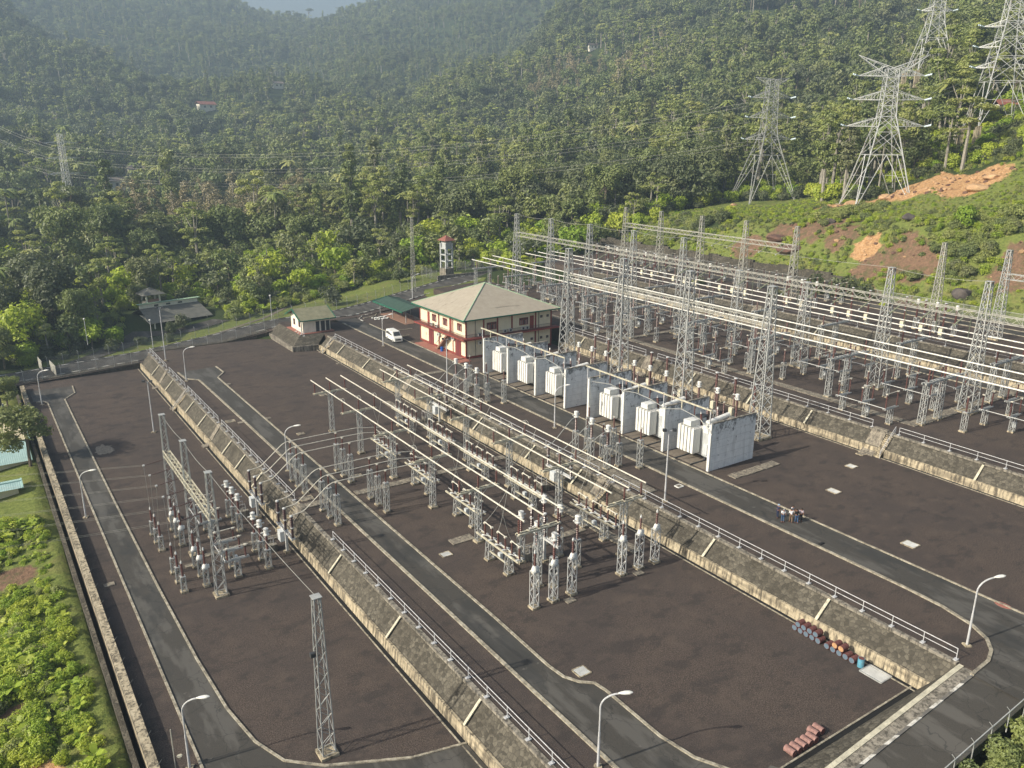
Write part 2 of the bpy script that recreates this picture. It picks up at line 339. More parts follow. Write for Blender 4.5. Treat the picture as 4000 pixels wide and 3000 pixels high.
ORD = ['nearest', 'second nearest', 'third nearest', 'fourth nearest', 'fifth nearest', 'sixth nearest', 'seventh nearest', 'eighth nearest', 'ninth nearest', 'tenth nearest', 'eleventh nearest', 'twelfth nearest']
class Kind:                                # first placement moves the prototype, later ones copy it
    def __init__(s, make): s.make = make; s.o = None
    def put(s, loc, label, group=None, rz=0):
        if s.o is None:
            s.o = s.make(); s.o.location = loc; s.o.rotation_euler.z = rz; s.o['label'] = label
            if group: s.o['group'] = group
            return s.o
        return dup(s.o, loc, rz, label, group)

def lattice(mb, h, w0, w1, n, leg=0.09, br=0.05, z0=0.0, cross=False, off=(0, 0), wy=1.0):
    """four tapered legs and zigzag (or crossed) braces on each face"""
    def c(k, z):
        t = (z - z0) / h; w = (w0 + (w1 - w0) * t) / 2
        sx, sy = ((-1, -1), (1, -1), (1, 1), (-1, 1))[k % 4]
        return Vector((off[0] + sx * w, off[1] + sy * w * wy, z))
    for k in range(4): mb.bar(c(k, z0), c(k, z0 + h), leg)
    for i in range(n):
        a = z0 + h * i / n; b = z0 + h * (i + 1) / n
        for k in range(4):
            if cross:
                mb.bar(c(k, a), c(k + 1, b), br); mb.bar(c(k + 1, a), c(k, b), br)
            else:
                if (i + k) % 2: mb.bar(c(k, a), c(k + 1, b), br)
                else: mb.bar(c(k + 1, a), c(k, b), br)
    for k in range(4): mb.bar(c(k, z0 + h), c(k + 1, z0 + h), leg * 0.8); mb.bar(c(k, z0 + .05), c(k + 1, z0 + .05), br)
    return mb
def truss(mb, p, q, d=0.9, n=12, leg=0.09, br=0.05, axis='y'):
    """box truss from p to q along y (or x)"""
    p = Vector(p); q = Vector(q); dirv = (q - p).normalized(); sid = Vector((1, 0, 0)) if axis == 'y' else Vector((0, 1, 0))
    def c(k, t):
        a, b = ((-1, -1), (1, -1), (1, 1), (-1, 1))[k % 4]
        return p + (q - p) * t + sid * a * d / 2 + Vector((0, 0, 1)) * b * d / 2
    for k in range(4): mb.bar(c(k, 0), c(k, 1), leg)
    for i in range(n):
        for k in range(4):
            if (i + k) % 2: mb.bar(c(k, i / n), c(k + 1, (i + 1) / n), br)
            else: mb.bar(c(k + 1, i / n), c(k, (i + 1) / n), br)
    return mb
def insul(mb, c, h, r=0.13, sheds=None, n=8):
    """shedded porcelain column"""
    sheds = sheds or max(4, int(h / 0.22)); prof = []
    for i in range(sheds):
        z = h * i / sheds; dz = h / sheds
        prof += [(r * 0.72, z), (r, z + dz * 0.45), (r * 0.72, z + dz * 0.8)]
    prof.append((r * 0.7, h))
    return mb.lathe(prof, c, n)
# ------------------------------------------------------------------ terraces
Z1, Z2, Z3, Z4, Z5 = -6.1, -2.9, 0.0, 3.0, 6.5
W1 = [(29.07, Z1), (29.2, -5.0), (29.55, -5.0), (31.3, Z2)]      # toe, top of the low wall, foot of the stone slope, its top
W2 = [(63.04, Z2), (63.2, -1.85), (63.55, -1.85), (65.4, Z3)]
W3 = [(102.6, Z3), (102.75, 1.05), (103.05, 1.05), (104.75, Z4)]
W4 = [(142.4, Z4), (142.55, 4.2), (142.9, 4.2), (145.6, Z5)]
def terrace(name, poly, z, label=None):
    MB().prism(poly, z - 3.0, z).build(name, 'gravel', kind='structure')
terrace('gravel_ground', [(6.9, 28), (29.07, 28), (29.07, 187.3), (6.9, 187.3)], Z1)
terrace('gravel_ground', [(31.3, 30.45), (63.04, 30.45), (63.04, 169.0), (57.6, 170.6), (57.6, 187.0), (31.3, 187.0)], Z2)
terrace('gravel_ground', [(65.4, 27.6), (66.5, 5), (102.6, 5), (102.6, 186.5), (84, 186.5), (79, 184.5), (77, 181.0), (65.4, 176.0)], Z3)
terrace('gravel_ground', [(104.75, 5), (142.4, 5), (142.4, 199), (104.75, 193)], Z4)
terrace('gravel_ground', [(145.6, 5), (176, 5), (176, 205), (145.6, 201)], Z5)

def railing(y0, y1, x, z, parent_label, step=3.0, h=1.05, skip=()):
    t = thing('handrail', parent_label, 'railing', (x, y0, z), group='pipe railings along the terrace edges')
    L = y1 - y0; n = max(1, round(abs(L) / step)); pm = None
    m = MB(); m.tube((0, 0, h), (0, L, h), 0.035, 6); m.tube((0, 0, h * 0.52), (0, L, h * 0.52), 0.028, 6); m.build('rail', 'rail_paint', t)
    for k in range(n + 1):
        if pm is None:
            a = MB(); a.tube((0, 0, 0), (0, 0, h), 0.04, 6); a.box(-.3, .16, -.16, .16, -.02, .07); o = a.build('post', 'rail_paint', t); pm = o.data
        else: o = link('post', pm, t)
        o.location = (0, L * k / n, 0)
    return t
def wall(W, y0, y1, ribs, label, n_rib=None, top=0.0):
    t = thing('retaining_wall', label, 'retaining wall', (0, 0, 0))
    (xa, za), (xb, zb), (xc, zc), (xd, zd) = W
    m = MB(); m.ext_y([(xa, za - 1), (xa, za), (xb, zb), (xb + .25, zb), (xb + .25, za - 1)], y0, y1); m.build('toe_wall', 'concrete', t)
    m = MB(); m.ext_y([(xb + .252, za - 1), (xb + .252, zb - .02), (xc, zc - .02), (xd - .02, zd - .12), (xd - .02, za - 1)], y0, y1); m.build('stone_slope', 'stone_facing', t)
    m = MB(); m.ext_y([(xd - .35, zd - .2), (xd - .35, zd + .06), (xd + .12, zd + .06), (xd + .12, zd - .2)], y0, y1); m.build('coping', 'concrete_old', t)
    m = MB(); m.ext_y([(xa - .55, za), (xa - .55, za + .05), (xa - .42, za + .05), (xa - .42, za)], y0, y1); m.build('drain_kerb', 'kerb_worn', t)
    m = MB(); m.ext_y([(xa - .418, za), (xa - .418, za + .01), (xa, za + .01), (xa, za)], y0, y1); m.build('drain_channel', 'black_void', t)
    rm = None
    for y in ribs:
        if rm is None:
            m = MB(); m.ext_y([(xc - .28, zc - .05), (xc - .28, zc + .09), (xd - .1, zd + .09), (xd - .1, zd - .05)], -.14, .14); o = m.build('rib', 'beam_cream', t); rm = o.data
        else: o = link('rib', rm, t)
        o.location.y = y
    return t
wall(W1, 28, 187.0, [176, 163.5, 147.5, 139, 124, 117, 109, 80.5, 65.5, 50.4, 36], 'long battered stone wall between the lowest yard with the single mast and the busbar yard')
wall(W2, 28.5, 169.5, [160, 147, 135.5, 119.5, 104.7, 90.3, 79.5, 55.8, 41.0], 'long stone wall above the busbar yard with stacked oil drums at its foot')
wall(W3, 5, 134.0, [128, 119, 97, 84, 72.8, 47, 34], 'long battered stone wall behind the transformers, with a wide chute and steps in it')
wall(W4, 5, 175.0, [165, 150, 134, 117, 101, 86, 70, 55], 'low stone wall between the big switchyard and its uppermost level')
# south-eastern slope of the busbar yard and the road ramp above it
def zse(x): return float(np.interp(x, [10, 38, 66], [-6.1, -2.9, 0.0]))
t = thing('retaining_wall', 'dark sloping stone wall with cream coping beside the lower right road', 'retaining wall')
m = MB(); m2 = MB(); m3 = MB(); xs = [42, 48, 54, 60, 65.2]
for a, b in zip(xs[:-1], xs[1:]):
    za, zb = zse(a), zse(b)
    m.add([(a, 30.3, Z2 - .5), (b, 30.3, Z2 - .5), (a, 30.3, Z2 + .05), (b, 30.3, Z2 + .05), (a, 28.25, za), (b, 28.25, zb), (a, 28.25, Z2 - 1), (b, 28.25, Z2 - 1)], [(0, 1, 3, 2), (2, 3, 5, 4), (4, 5, 7, 6), (0, 2, 4, 6), (1, 7, 5, 3)])
    m2.add([(a, 28.35, za - .2), (b, 28.35, zb - .2), (a, 28.35, za + .12), (b, 28.35, zb + .12), (a, 27.95, za + .12), (b, 27.95, zb + .12), (a, 27.95, za - .2), (b, 27.95, zb - .2)], [(0, 1, 3, 2), (2, 3, 5, 4), (4, 5, 7, 6)])
    m3.add([(a, 27.95, za + .05), (b, 27.95, zb + .05), (a, 26.95, za + .05), (b, 26.95, zb + .05)], [(0, 2, 3, 1)])
m.build('stone_slope', 'stone_facing', t); m2.build('coping', 'beam_cream', t); m3.build('walkway', 'concrete_old', t)
MB().ext_x([(30.9, Z2), (30.9, Z2 + .06), (30.75, Z2 + .06), (30.75, Z2)], 42, 63).build('drain_kerb', 'kerb_worn', t)
MB().ext_x([(30.748, Z2), (30.748, Z2 + .012), (30.31, Z2 + .012), (30.31, Z2)], 42, 63).build('drain_channel', 'black_void', t)

# ------------------------------------------------------------------ roads, kerbs, trench covers (setting)
def sheet(name, poly, z, mat='asphalt', dz=.03):
    n = len(poly); zz = z if callable(z) else (lambda x: z)
    return MB().add([(x, y, zz(x) + dz) for x, y in poly], [tuple(range(n))]).build(name, mat, kind='structure')
def kerb(pts, z, mat='kerb_worn', wd=.22, h=.14):
    m = MB(); zz = z if callable(z) else (lambda x: z)
    P = [Vector((x, y, 0)) for x, y in pts]
    L = []
    for i, p in enumerate(P):
        d = (P[min(i + 1, len(P) - 1)] - P[max(i - 1, 0)]).normalized(); nn = Vector((-d.y, d.x, 0)) * wd / 2
        L.append((p + nn, p - nn, zz(p.x)))
    for (a, b, z0), (c, d, z1) in zip(L[:-1], L[1:]):
        m.add([(a.x, a.y, z0 - .1), (b.x, b.y, z0 - .1), (b.x, b.y, z0 + h), (a.x, a.y, z0 + h), (c.x, c.y, z1 - .1), (d.x, d.y, z1 - .1), (d.x, d.y, z1 + h), (c.x, c.y, z1 + h)],
              [(0, 1, 2, 3), (7, 6, 5, 4), (3, 2, 6, 7), (1, 5, 6, 2), (0, 3, 7, 4)])
    return m.build('kerb', mat, kind='structure')
r1 = [(12.75, 171.6), (12.7, 150), (12.7, 118), (12.85, 90), (13.1, 74), (13.5, 65), (14.3, 59.5), (15.6, 56), (18.2, 53.6), (24.5, 50.5), (29.0, 49.5)]
sheet('road', [(9.85, 28), (9.85, 171.5), (7.6, 173), (7.6, 181), (15.1, 180.6), (14.9, 175.1)] + r1 + [(29.0, 28)], Z1)
kerb([(15.1, 180.5), (14.9, 175.1)] + r1, Z1); kerb([(8.0, 172.3), (9.4, 172.0), (9.8, 170.5), (9.75, 120), (9.8, 80), (9.85, 40)], Z1)
kl = [gp(*q, Z2) for q in ((696, 1456), (727, 1481), (777, 1485), (800, 1505))] + [(35.16, 130), (35.16, 30)]
kr = [gp(*q, Z2) for q in ((843, 1432), (874, 1455), (851, 1475))] + [(38.45, 140), (38.45, 60), (38.3, 50.6), (38.5, 48.6), (39.2, 47.3), (40.2, 46.4), (40.4, 45.0), (40.35, 38.4), (40.9, 35.2), (42.5, 32.2), (45.0, 30.9)]
sheet('road', kl[::-1] + kr, Z2); kerb(kl, Z2, wd=.34); kerb(kr, Z2, wd=.26)
sheet('road', [(35.16, 30), (44.5, 31), (46, 28.3), (46, 26.9), (35, 26.9)], lambda x: zse(x), dz=.02)
k3 = [(64.6, 26.95), (67.6, 27.15), (69.4, 27.8), (70.8, 28.9), (71.9, 30.9), (72.6, 34.0), (72.85, 38.0), (72.85, 179.3)]
MB().add([(10, 22.7, -6.08), (38, 22.7, -2.88), (66, 22.7, .03), (66, 26.95, .03), (38, 26.95, -2.88), (10, 26.95, -6.08)], [(0, 1, 4, 5), (1, 2, 3, 4)]).build('road', 'asphalt', kind='structure')
sheet('road', [(64.6, 22.7)] + k3[:1][::-1] + k3[1:] + [(72.85, 183.4), (77.7, 183.0), (77.7, 29.0), (80.5, 26.6), (110, 26.6), (110, 18), (64.6, 18)], Z3, dz=.028)
kerb([(46.2, 26.9), (64.6, 26.93)], lambda x: zse(x), 'kerb_paint', .24); kerb(k3, Z3, wd=.3)
kerb([(77.75, 175.0), (77.75, 29.0), (80.5, 26.6), (110, 26.5)], Z3, wd=.2); kerb([(73.0, 175.0), (73.0, 179)], Z3, 'kerb_paint')
kerb([(77.75, 178.2), (78.0, 181.5), (80.0, 184.2), (84.0, 186.0), (90, 187.6)], Z3, 'kerb_paint')
# road climbing from the gate to the building
NW = [(-30, 192.4, -6.6), (5, 192.6, -6.0), (31, 193.4, -5.0), (47, 193.6, -3.3), (60, 192.2, -1.1), (70, 190.2, -0.1), (78, 189.6, .05), (88, 193.0, .35), (103, 198.6, 1.3), (118, 202.8, 2.6), (136, 205.2, 3.2), (160, 208, 5.0), (178, 210, 6.0)]
def strip(name, mat, o0, o1, dz=0.0, pts=NW, sub=6, h=None, kind='structure', build=True, m=None, parent=None):
    m = m or MB(); P = []
    for (a, b) in zip(pts[:-1], pts[1:]):
        for k in range(sub): P.append(Vector(a).lerp(Vector(b), k / sub))
    P.append(Vector(pts[-1])); R_ = []
    for i, p in enumerate(P):
        d = P[min(i + 1, len(P) - 1)] - P[max(i - 1, 0)]; n = Vector((-d.y, d.x, 0)).normalized(); R_.append((p + n * o0, p + n * o1))
    for (a, b), (c, d) in zip(R_[:-1], R_[1:]):
        if h is None: m.add([(a.x, a.y, a.z + dz), (b.x, b.y, b.z + dz), (d.x, d.y, d.z + dz), (c.x, c.y, c.z + dz)], [(0, 1, 2, 3)])
        else: m.add([(a.x, a.y, a.z - .6), (b.x, b.y, b.z - .6), (b.x, b.y, b.z + h), (a.x, a.y, a.z + h), (c.x, c.y, c.z - .6), (d.x, d.y, d.z - .6), (d.x, d.y, d.z + h), (c.x, c.y, c.z + h)], [(0, 1, 2, 3), (7, 6, 5, 4), (3, 2, 6, 7), (1, 5, 6, 2), (0, 3, 7, 4)])
    if not build: return m
    kw = {'kind': kind} if parent is None else {}
    return m.build(name, mat, parent, **kw)
strip('road', 'asphalt', -3.5, 3.5, .04); strip('kerb', 'kerb_paint', -3.8, -3.5, h=.18); strip('kerb', 'kerb_paint', 3.5, 3.78, h=.18)
strip('drain', 'black_void', 3.78, 4.9, .02); strip('road_verge', 'gravel', -6.2, -3.8, -.02)
# retaining wall of that road where it stands above the yards
t = thing('retaining_wall', 'low dark wall under the climbing road at the far end of the yards', 'retaining wall')
m = MB(); xs = [6.9, 15, 22, 29.07]
for a, b in zip(xs[:-1], xs[1:]):
    za = float(np.interp(a, [5, 31], [-6.05, -4.95])); zb = float(np.interp(b, [5, 31], [-6.05, -4.95]))
    m.add([(a, 187.31, -7), (b, 187.31, -7), (b, 187.31, zb + .1), (a, 187.31, za + .1), (a, 189.6, za + .08), (b, 189.6, zb + .08)], [(0, 1, 2, 3), (3, 2, 5, 4)])
xs = [31.3, 40, 47, 57.6]
for a, b in zip(xs[:-1], xs[1:]):
    za = max(Z2, float(np.interp(a, [31, 47, 60], [-4.95, -3.25, -1.05]))); zb = max(Z2, float(np.interp(b, [31, 47, 60], [-4.95, -3.25, -1.05])))
    m.add([(a, 187.01, -6), (b, 187.01, -6), (b, 187.01, zb + .12), (a, 187.01, za + .12), (a, 189.2, za + .1), (b, 189.2, zb + .1)], [(0, 1, 2, 3), (3, 2, 5, 4)])
m.build('wall_face', 'stone_facing', t)
# guard-house platform: battered stone corner
t = thing('retaining_wall', 'dark battered stone corner under the small white guard house', 'retaining wall')
P0 = [(57.45, 187.2), (57.45, 170.4), (63.1, 169.5)]; P1 = [(57.75, 187.2), (57.75, 170.75), (63.1, 169.85)]; P2 = [(60.3, 187.2), (60.3, 173.2), (65.6, 172.1)]
def band(m, A, za, B, zb):
    for i in range(2): m.add([(*A[i], za), (*A[i + 1], za), (*B[i + 1], zb), (*B[i], zb)], [(0, 1, 2, 3)])
m = MB(); band(m, P0, Z2 - 1, P0, -1.75); band(m, P0, -1.75, P1, -1.75); m.build('toe_wall', 'concrete_old', t)
m = MB(); band(m, P1, -1.76, P2, -.02); m.build('stone_slope', 'stone_facing', t)
MB().prism([(60.3, 173.2), (65.6, 172.1), (72.8, 172.1), (72.8, 181.5), (62.0, 188.6), (60.3, 187.8)], -2.5, -.01).build('gravel_ground', 'gravel', kind='structure')
def slabs(x0, x1, y0, y1, z, across='x', step=.6, seed=1):
    rr = random.Random(seed); m = MB(); L = (x1 - x0) if across == 'x' else (y1 - y0); n = max(1, int(abs(L) / step))
    for k in range(n):
        a, b = k / n, (k + .94) / n; dz = rr.uniform(.1, .16); j = rr.uniform(-.05, .05)
        if across == 'x': m.box(x0 + (x1 - x0) * a, x0 + (x1 - x0) * b, y0 + j, y1 + j, z - .05, z + dz)
        else: m.box(x0 + j, x1 + j, y0 + (y1 - y0) * a, y0 + (y1 - y0) * b, z - .05, z + dz)
    return m.build('cable_trench_cover', 'concrete_slab', kind='structure')
slabs(38.9, 62.5, 93.9, 95.2, Z2, seed=2); slabs(31.5, 34.9, 93.8, 95.2, Z2, seed=3); slabs(19, 28.6, 94.1, 95.1, Z1, seed=4)
slabs(58.6, 60.0, 62, 128, Z2, 'y', seed=5); slabs(46.5, 57.9, 69.4, 70.4, Z2, seed=6); slabs(42.6, 45.7, 75.0, 76.4, Z2, step=3, seed=7)
slabs(110.0, 111.6, 59.6, 178, Z4, 'y', .8, 8); slabs(111.7, 140, 59.4, 61.3, Z4, 'x', .8, 9); slabs(111.7, 140, 90.6, 91.9, Z4, 'x', .8, 10)
slabs(111.7, 140, 121.5, 122.7, Z4, 'x', .8, 11); slabs(111.7, 140, 152, 153, Z4, 'x', .8, 12)
slabs(79.6, 88.5, 65.6, 67.0, Z3, 'x', .7, 13); slabs(88.5, 95, 76.5, 78.0, Z3, 'x', .7, 14); slabs(66.7, 68.4, 68.5, 83.5, Z3, 'y', .7, 15); slabs(66.0, 72.6, 130.0, 131.3, Z3, 'x', 4, 16)
kerb([(137.5, 20), (137.5, 175)], Z4, wd=.3); kerb([(141.7, 20), (141.7, 175)], Z4, wd=.3)
sheet('road', [(137.5, 20), (137.5, 176), (141.7, 176), (141.7, 20)], Z4)
for x, y0, y1 in ((165.6, 40, 130), (169.6, 40, 190)): kerb([(x, y0), (x, y1)], Z5, wd=.35)
sheet('road', [(165.6, 40), (165.6, 190), (169.6, 190), (169.6, 40)], Z5)

# stairs and chutes in the walls
def chute(W, y, wd, label, steps=False, side=1, rail=True):
    (xa, za), (xb, zb), (xc, zc), (xd, zd) = W
    t = thing('stair_chute' if steps else 'drain_chute', label, 'steps' if steps else 'drain chute', (0, y, 0))
    MB().ext_y([(xa - .9, za - .2), (xa - .9, za + .14), (xa - .1, za + .26), (xd - .1, zd + .2), (xd + .5, zd + .2), (xd + .5, zd - .3), (xa + .5, za - .2)], -wd / 2, wd / 2).build('slab', 'concrete_slab', t)
    if steps:
        n = 15; m = MB(); y0, y1 = (wd / 2 + .05, wd / 2 + 1.0) if side > 0 else (-wd / 2 - 1.0, -wd / 2 - .05)
        for k in range(n):
            m.box(xa - .7 + (xd + .3 - xa + .7) * k / n, xd + .4, y0, y1, za - .1 + (zd - za) * k / n, za + .04 + (zd - za) * (k + 1) / n)
        m.build('steps', 'concrete', t)
        if rail:
            m = MB(); yy = y0 if side < 0 else y1
            m.tube((xa - .7, yy, za + 1.05), (xd + .2, yy, zd + 1.1), .035); m.tube((xa - .7, yy, za + .6), (xd + .2, yy, zd + .6), .03)
            for q in (0, .5, 1): m.tube((xa - .7 + q * (xd + .9 - xa), yy, za + q * (zd - za)), (xa - .7 + q * (xd + .9 - xa), yy, za + 1.05 + q * (zd - za)), .04)
            m.build('stair_rail', 'rail_paint', t)
chute(W1, 169.7, 1.3, 'concrete chute in the lowest wall, the farthest one, without steps'); chute(W1, 154.5, 1.2, 'concrete chute with narrow steps beside it in the lowest wall', True, -1)
chute(W1, 131.6, 1.3, 'concrete chute across the lowest wall, below the curved bus pipes lamp'); chute(W1, 94.5, 1.5, 'pale concrete steps and chute between the two circuit breakers of the lowest yard', True, 1, False)
chute(W2, 129.7, 1.6, 'cream concrete chute in the wall below the main building'); chute(W2, 75.3, 1.3, 'concrete steps with a railing at the near end of the busbars', True, -1)
chute(W2, 167.0, 1.0, 'concrete steps beside the guard house platform', True, -1); chute(W3, 61.6, 2.2, 'wide concrete chute with steps and white railing in the upper wall', True, -1)
chute(W3, 108.5, 2.2, 'wide pale concrete chute behind the first transformers', False); chute(W4, 118, 2.0, 'pale concrete chute in the wall of the uppermost level', False)
for a, b, l in ((28.5, 92.5, 'near part of the pipe railing above the lowest yard'), (97, 131, 'middle part of the pipe railing above the lowest yard, under the curved pipes'), (133, 153.5, 'short pipe railing above the lowest yard between two chutes'), (155.5, 168.5, 'pipe railing above the lowest yard near its far end'), (170.7, 187, 'last pipe railing above the lowest yard, by the climbing road')):
    if 'near part' in l: b = 84.0
    railing(a, b, 31.45, Z2 + .06, l)
for a, b, l in ((28.8, 73.6, 'long pipe railing above the oil drums'), (76.5, 103, 'pipe railing between the rear busbars and the transformer road'), (106, 128.6, 'pipe railing behind the far end of the rear busbars'), (131, 166, 'pipe railing below the building and the parked van')):
    railing(a, b, 65.55, Z3 + .06, l)
for a, b, l in ((5, 58.9, 'pipe railing right of the steps with the wide chute'), (63, 107, 'pipe railing behind the nearest transformers'), (110.2, 133, 'pipe railing behind the farther transformers')):
    railing(a, b, 104.9, Z4 + .06, l, 3.6)
for a, b, l in ((40, 116, 'pipe railing on the edge of the uppermost level'), (120, 172, 'far pipe railing on the edge of the uppermost level')):
    railing(a, b, 145.75, Z5 + .06, l, 4.5)
# left boundary wall of the lowest yard with drain
t = thing('boundary_wall', 'low concrete wall with pale coping along the left side of the lowest yard', 'wall')
MB().box(6.25, 6.9, 28, 183, -9.5, -5.3).build('wall_body', 'concrete', t)
MB().box(6.2, 6.9, 28, 183, -5.298, -5.2).build('coping', 'concrete', t); MB().box(6.14, 6.24, 28, 183, -5.5, -5.32).build('ledge', 'concrete_old', t)
MB().box(5.3, 5.75, 28, 183, -9.5, -6.85).build('drain_wall', 'stone_facing', t)
MB().box(5.75, 6.25, 28, 183, -9.5, -8.0).build('drain_floor', 'black_void', t)
am = None
for k in range(38):
    if am is None: a = MB(); a.bar((0, 0, 0), (.45, 0, .55), .05); o = a.build('bracket', 'dark_metal', t); am = o.data
    else: o = link('bracket', am, t)
    o.location = (6.7, 32 + 4 * k, -5.25)

# fences
def fence(pts, label, h=2.4, step=3.2, tall=False, bar=False):
    t = thing('chain_link_fence', label, 'fence', pts[0]); base = Vector(pts[0]); pm = None
    for a, b in zip(pts[:-1], pts[1:]):
        a = Vector(a) - base; b = Vector(b) - base; n = max(1, round((b - a).length / step))
        for k in range(n + (1 if Vector(b) + base == Vector(pts[-1]) else 0)):
            if pm is None:
                m = MB(); m.bar((0, 0, -.3), (0, 0, h), .07); m.bar((0, 0, h), (-.2, .2, h + .35), .05); o = m.build('post', 'galv', t); pm = o.data
            else: o = link('post', pm, t)
            o.location = a.lerp(b, k / n)
        MB().add([a, b, b + Vector((0, 0, h)), a + Vector((0, 0, h))], [(0, 1, 2, 3)]).build('wire_mesh', 'chain_link', t)
        if bar: MB().bar(a + Vector((0, 0, h)), b + Vector((0, 0, h)), .07).build('top_rail', 'galv', t)
    return t
fence([(7.2, 187.6, -6.0), (31, 187.6, -4.9), (47, 187.8, -2.9), (57, 188.0, -1.4), (62, 188.4, -.3)], 'chain-link fence along the near side of the climbing road', 2.5)
fence([(12.5, 198.0, -5.9), (31, 198.9, -4.9), (47, 199.0, -3.2), (60, 197.7, -1.0), (70, 195.7, 0), (78, 195.3, .1), (88, 198.6, .4), (103, 204.4, 1.4), (114, 207.6, 2.4)], 'long chain-link fence on the grass side of the climbing road', 2.2)
fence([(114, 207.6, 2.4), (113.5, 216.5, 2.6), (126, 217.0, 3.0), (134, 209.5, 3.4), (160, 213, 5), (176, 214, 6.2)], 'chain-link fence around the foot of the water tower', 2.6, 3.0)
fence([(174.2, 40, 6.5), (174.2, 212, 6.5)], 'long chain-link fence below the scrub hillside beyond the switchyard', 2.5, 4.0, bar=True)
fence([(46, 22.3, -2.0), (56, 22.3, -1.0), (66, 22.3, 0)], 'chain-link fence with pipe rail at the lower right corner of the road', 1.6, 2.6, bar=True)
# ------------------------------------------------------------------ electrical equipment kinds
def pad(m, w, h=.22): m.box(-w / 2, w / 2, -w / 2, w / 2, -.3, h)
def post_support_maker(hl=4.0, hi=1.5, w=.55, mat='galv', ri=.12, head=None, tank=False, cap='tube_metal'):
    def mk():
        t = thing('post_insulator', '', 'insulator post')
        m = MB(); pad(m, w + .3); m.build('base', 'concrete', t)
        m = MB(); lattice(m, hl - .2, w, w, max(3, int(hl / .7)), .07, .045, .2); m.cbox((0, 0, hl + .04), (w + .05, w + .05, .08)); m.build('lattice_pillar', mat, t)
        z = hl + .08
        if tank: m = MB(); m.lathe([(.22, 0), (.36, .06), (.34, .2), (.26, .42), (.2, .55)], (0, 0, z), 10); m.cbox((.3, 0, z + .2), (.3, .3, .35)); m.build('tank', 'white_paint', t); z += .55
        m = MB(); insul(m, (0, 0, z), hi, ri); m.build('insulator', 'porcelain', t); z += hi
        m = MB()
        if head == 'drum':
            m.lathe([(.16, 0), (.33, .08), (.35, .2), (.27, .3), (.29, .36), (.29, .8), (.33, .84), (.31, .92), (.12, 1.0)], (0, 0, z), 12); m.bar((-.6, 0, z + .45), (.6, 0, z + .45), .12); m.build('head_drum', 'white_paint', t)
        elif head == 'tip': m.lathe([(.1, 0), (.12, .15), (.04, .4)], (0, 0, z), 8); m.build('terminal', 'galv_bright', t)
        elif head: pass
        else: m.lathe([(.13, 0), (.16, .08), (.1, .16)], (0, 0, z), 8); m.cbox((0, 0, z + .14), (.35, .12, .08)); m.build('clamp', cap, t)
        t['category'] = 'insulator post'; return t
    return mk
def vt_named(mk, name, cat):
    def f():
        t = mk(); k = KIDS.pop(t.name); t.name = name; KIDS[t.name] = k; t['category'] = cat; return t
    return f
POST = Kind(post_support_maker()); POST3 = Kind(post_support_maker(3.3, 1.5))
CT1 = Kind(vt_named(post_support_maker(2.4, 1.75, .55, 'galv', .17, 'drum'), 'current_transformer', 'current transformer'))
CT2 = Kind(vt_named(post_support_maker(3.4, 1.85, .6, 'galv', .17, 'drum'), 'current_transformer', 'current transformer'))
CT3 = Kind(vt_named(post_support_maker(2.2, 2.7, .6, 'galv', .2, 'drum'), 'current_transformer', 'current transformer'))
VT = Kind(vt_named(post_support_maker(4.1, 1.35, .66, 'galv_bright', .14, 'tip', True), 'voltage_transformer', 'voltage transformer'))
VT1 = Kind(vt_named(post_support_maker(2.1, 1.7, .5, 'galv', .15, 'tip', True), 'voltage_transformer', 'voltage transformer'))
ARR = Kind(vt_named(post_support_maker(1.9, 1.55, .5, 'galv', .15, 'tip'), 'surge_arrester', 'surge arrester'))
POST4 = Kind(post_support_maker(2.9, 2.1, .6, 'galv', .14))

def mk_bus_support():
    t = thing('bus_support', '', 'busbar support')
    m = MB(); pad(m, 1.0, .25); m.build('base', 'concrete', t)
    m = MB(); lattice(m, 6.4, .6, .52, 11, .075, .045, .25); m.bar((-.25, -.25, 5.9), (-1.1, -.25, 6.75), .05); m.bar((.25, -.25, 5.9), (1.1, -.25, 6.75), .05); m.build('lattice_column', 'galv', t)
    m = MB()
    for y in (-.22, .22): m.box(-2.75, 2.75, y - .06, y + .06, 6.68, 6.84)
    for x in (-2.5, -1.25, 0, 1.25, 2.5): m.cbox((x, 0, 6.86), (.22, .6, .05))
    m.build('cross_arm', 'beam_cream', t)
    for x in (-2.5, 0, 2.5):
        m = MB(); insul(m, (x, 0, 6.88), 1.5, .13); o = m.build('insulator', 'porcelain', t)
    return t
BUS = Kind(mk_bus_support)
def mk_bus_support4():
    t = thing('bus_support', '', 'busbar support')
    m = MB()
    for x in (.8, 5.1): m.box(x - .5, x + .5, -.5, .5, -.3, .25)
    m.build('base', 'concrete', t)
    for x in (.8, 5.1): m = MB(); lattice(m, 5.9, .75, .6, 9, .09, .055, .25, off=(x, 0)); m.build('lattice_column', 'galv', t)
    m = MB()
    for y in (-.3, .3): m.box(0, 10, y - .08, y + .08, 6.15, 6.4)
    for k in range(15): m.cbox((.35 + k * .66, 0, 6.37), (.12, .62, .08))
    m.build('cross_arm', 'galv', t)
    for x in (1.1, 5.3, 9.5): m = MB(); insul(m, (x, 0, 6.42), 1.75, .15); m.build('insulator', 'porcelain', t)
    return t
BUS4 = Kind(mk_bus_support4)
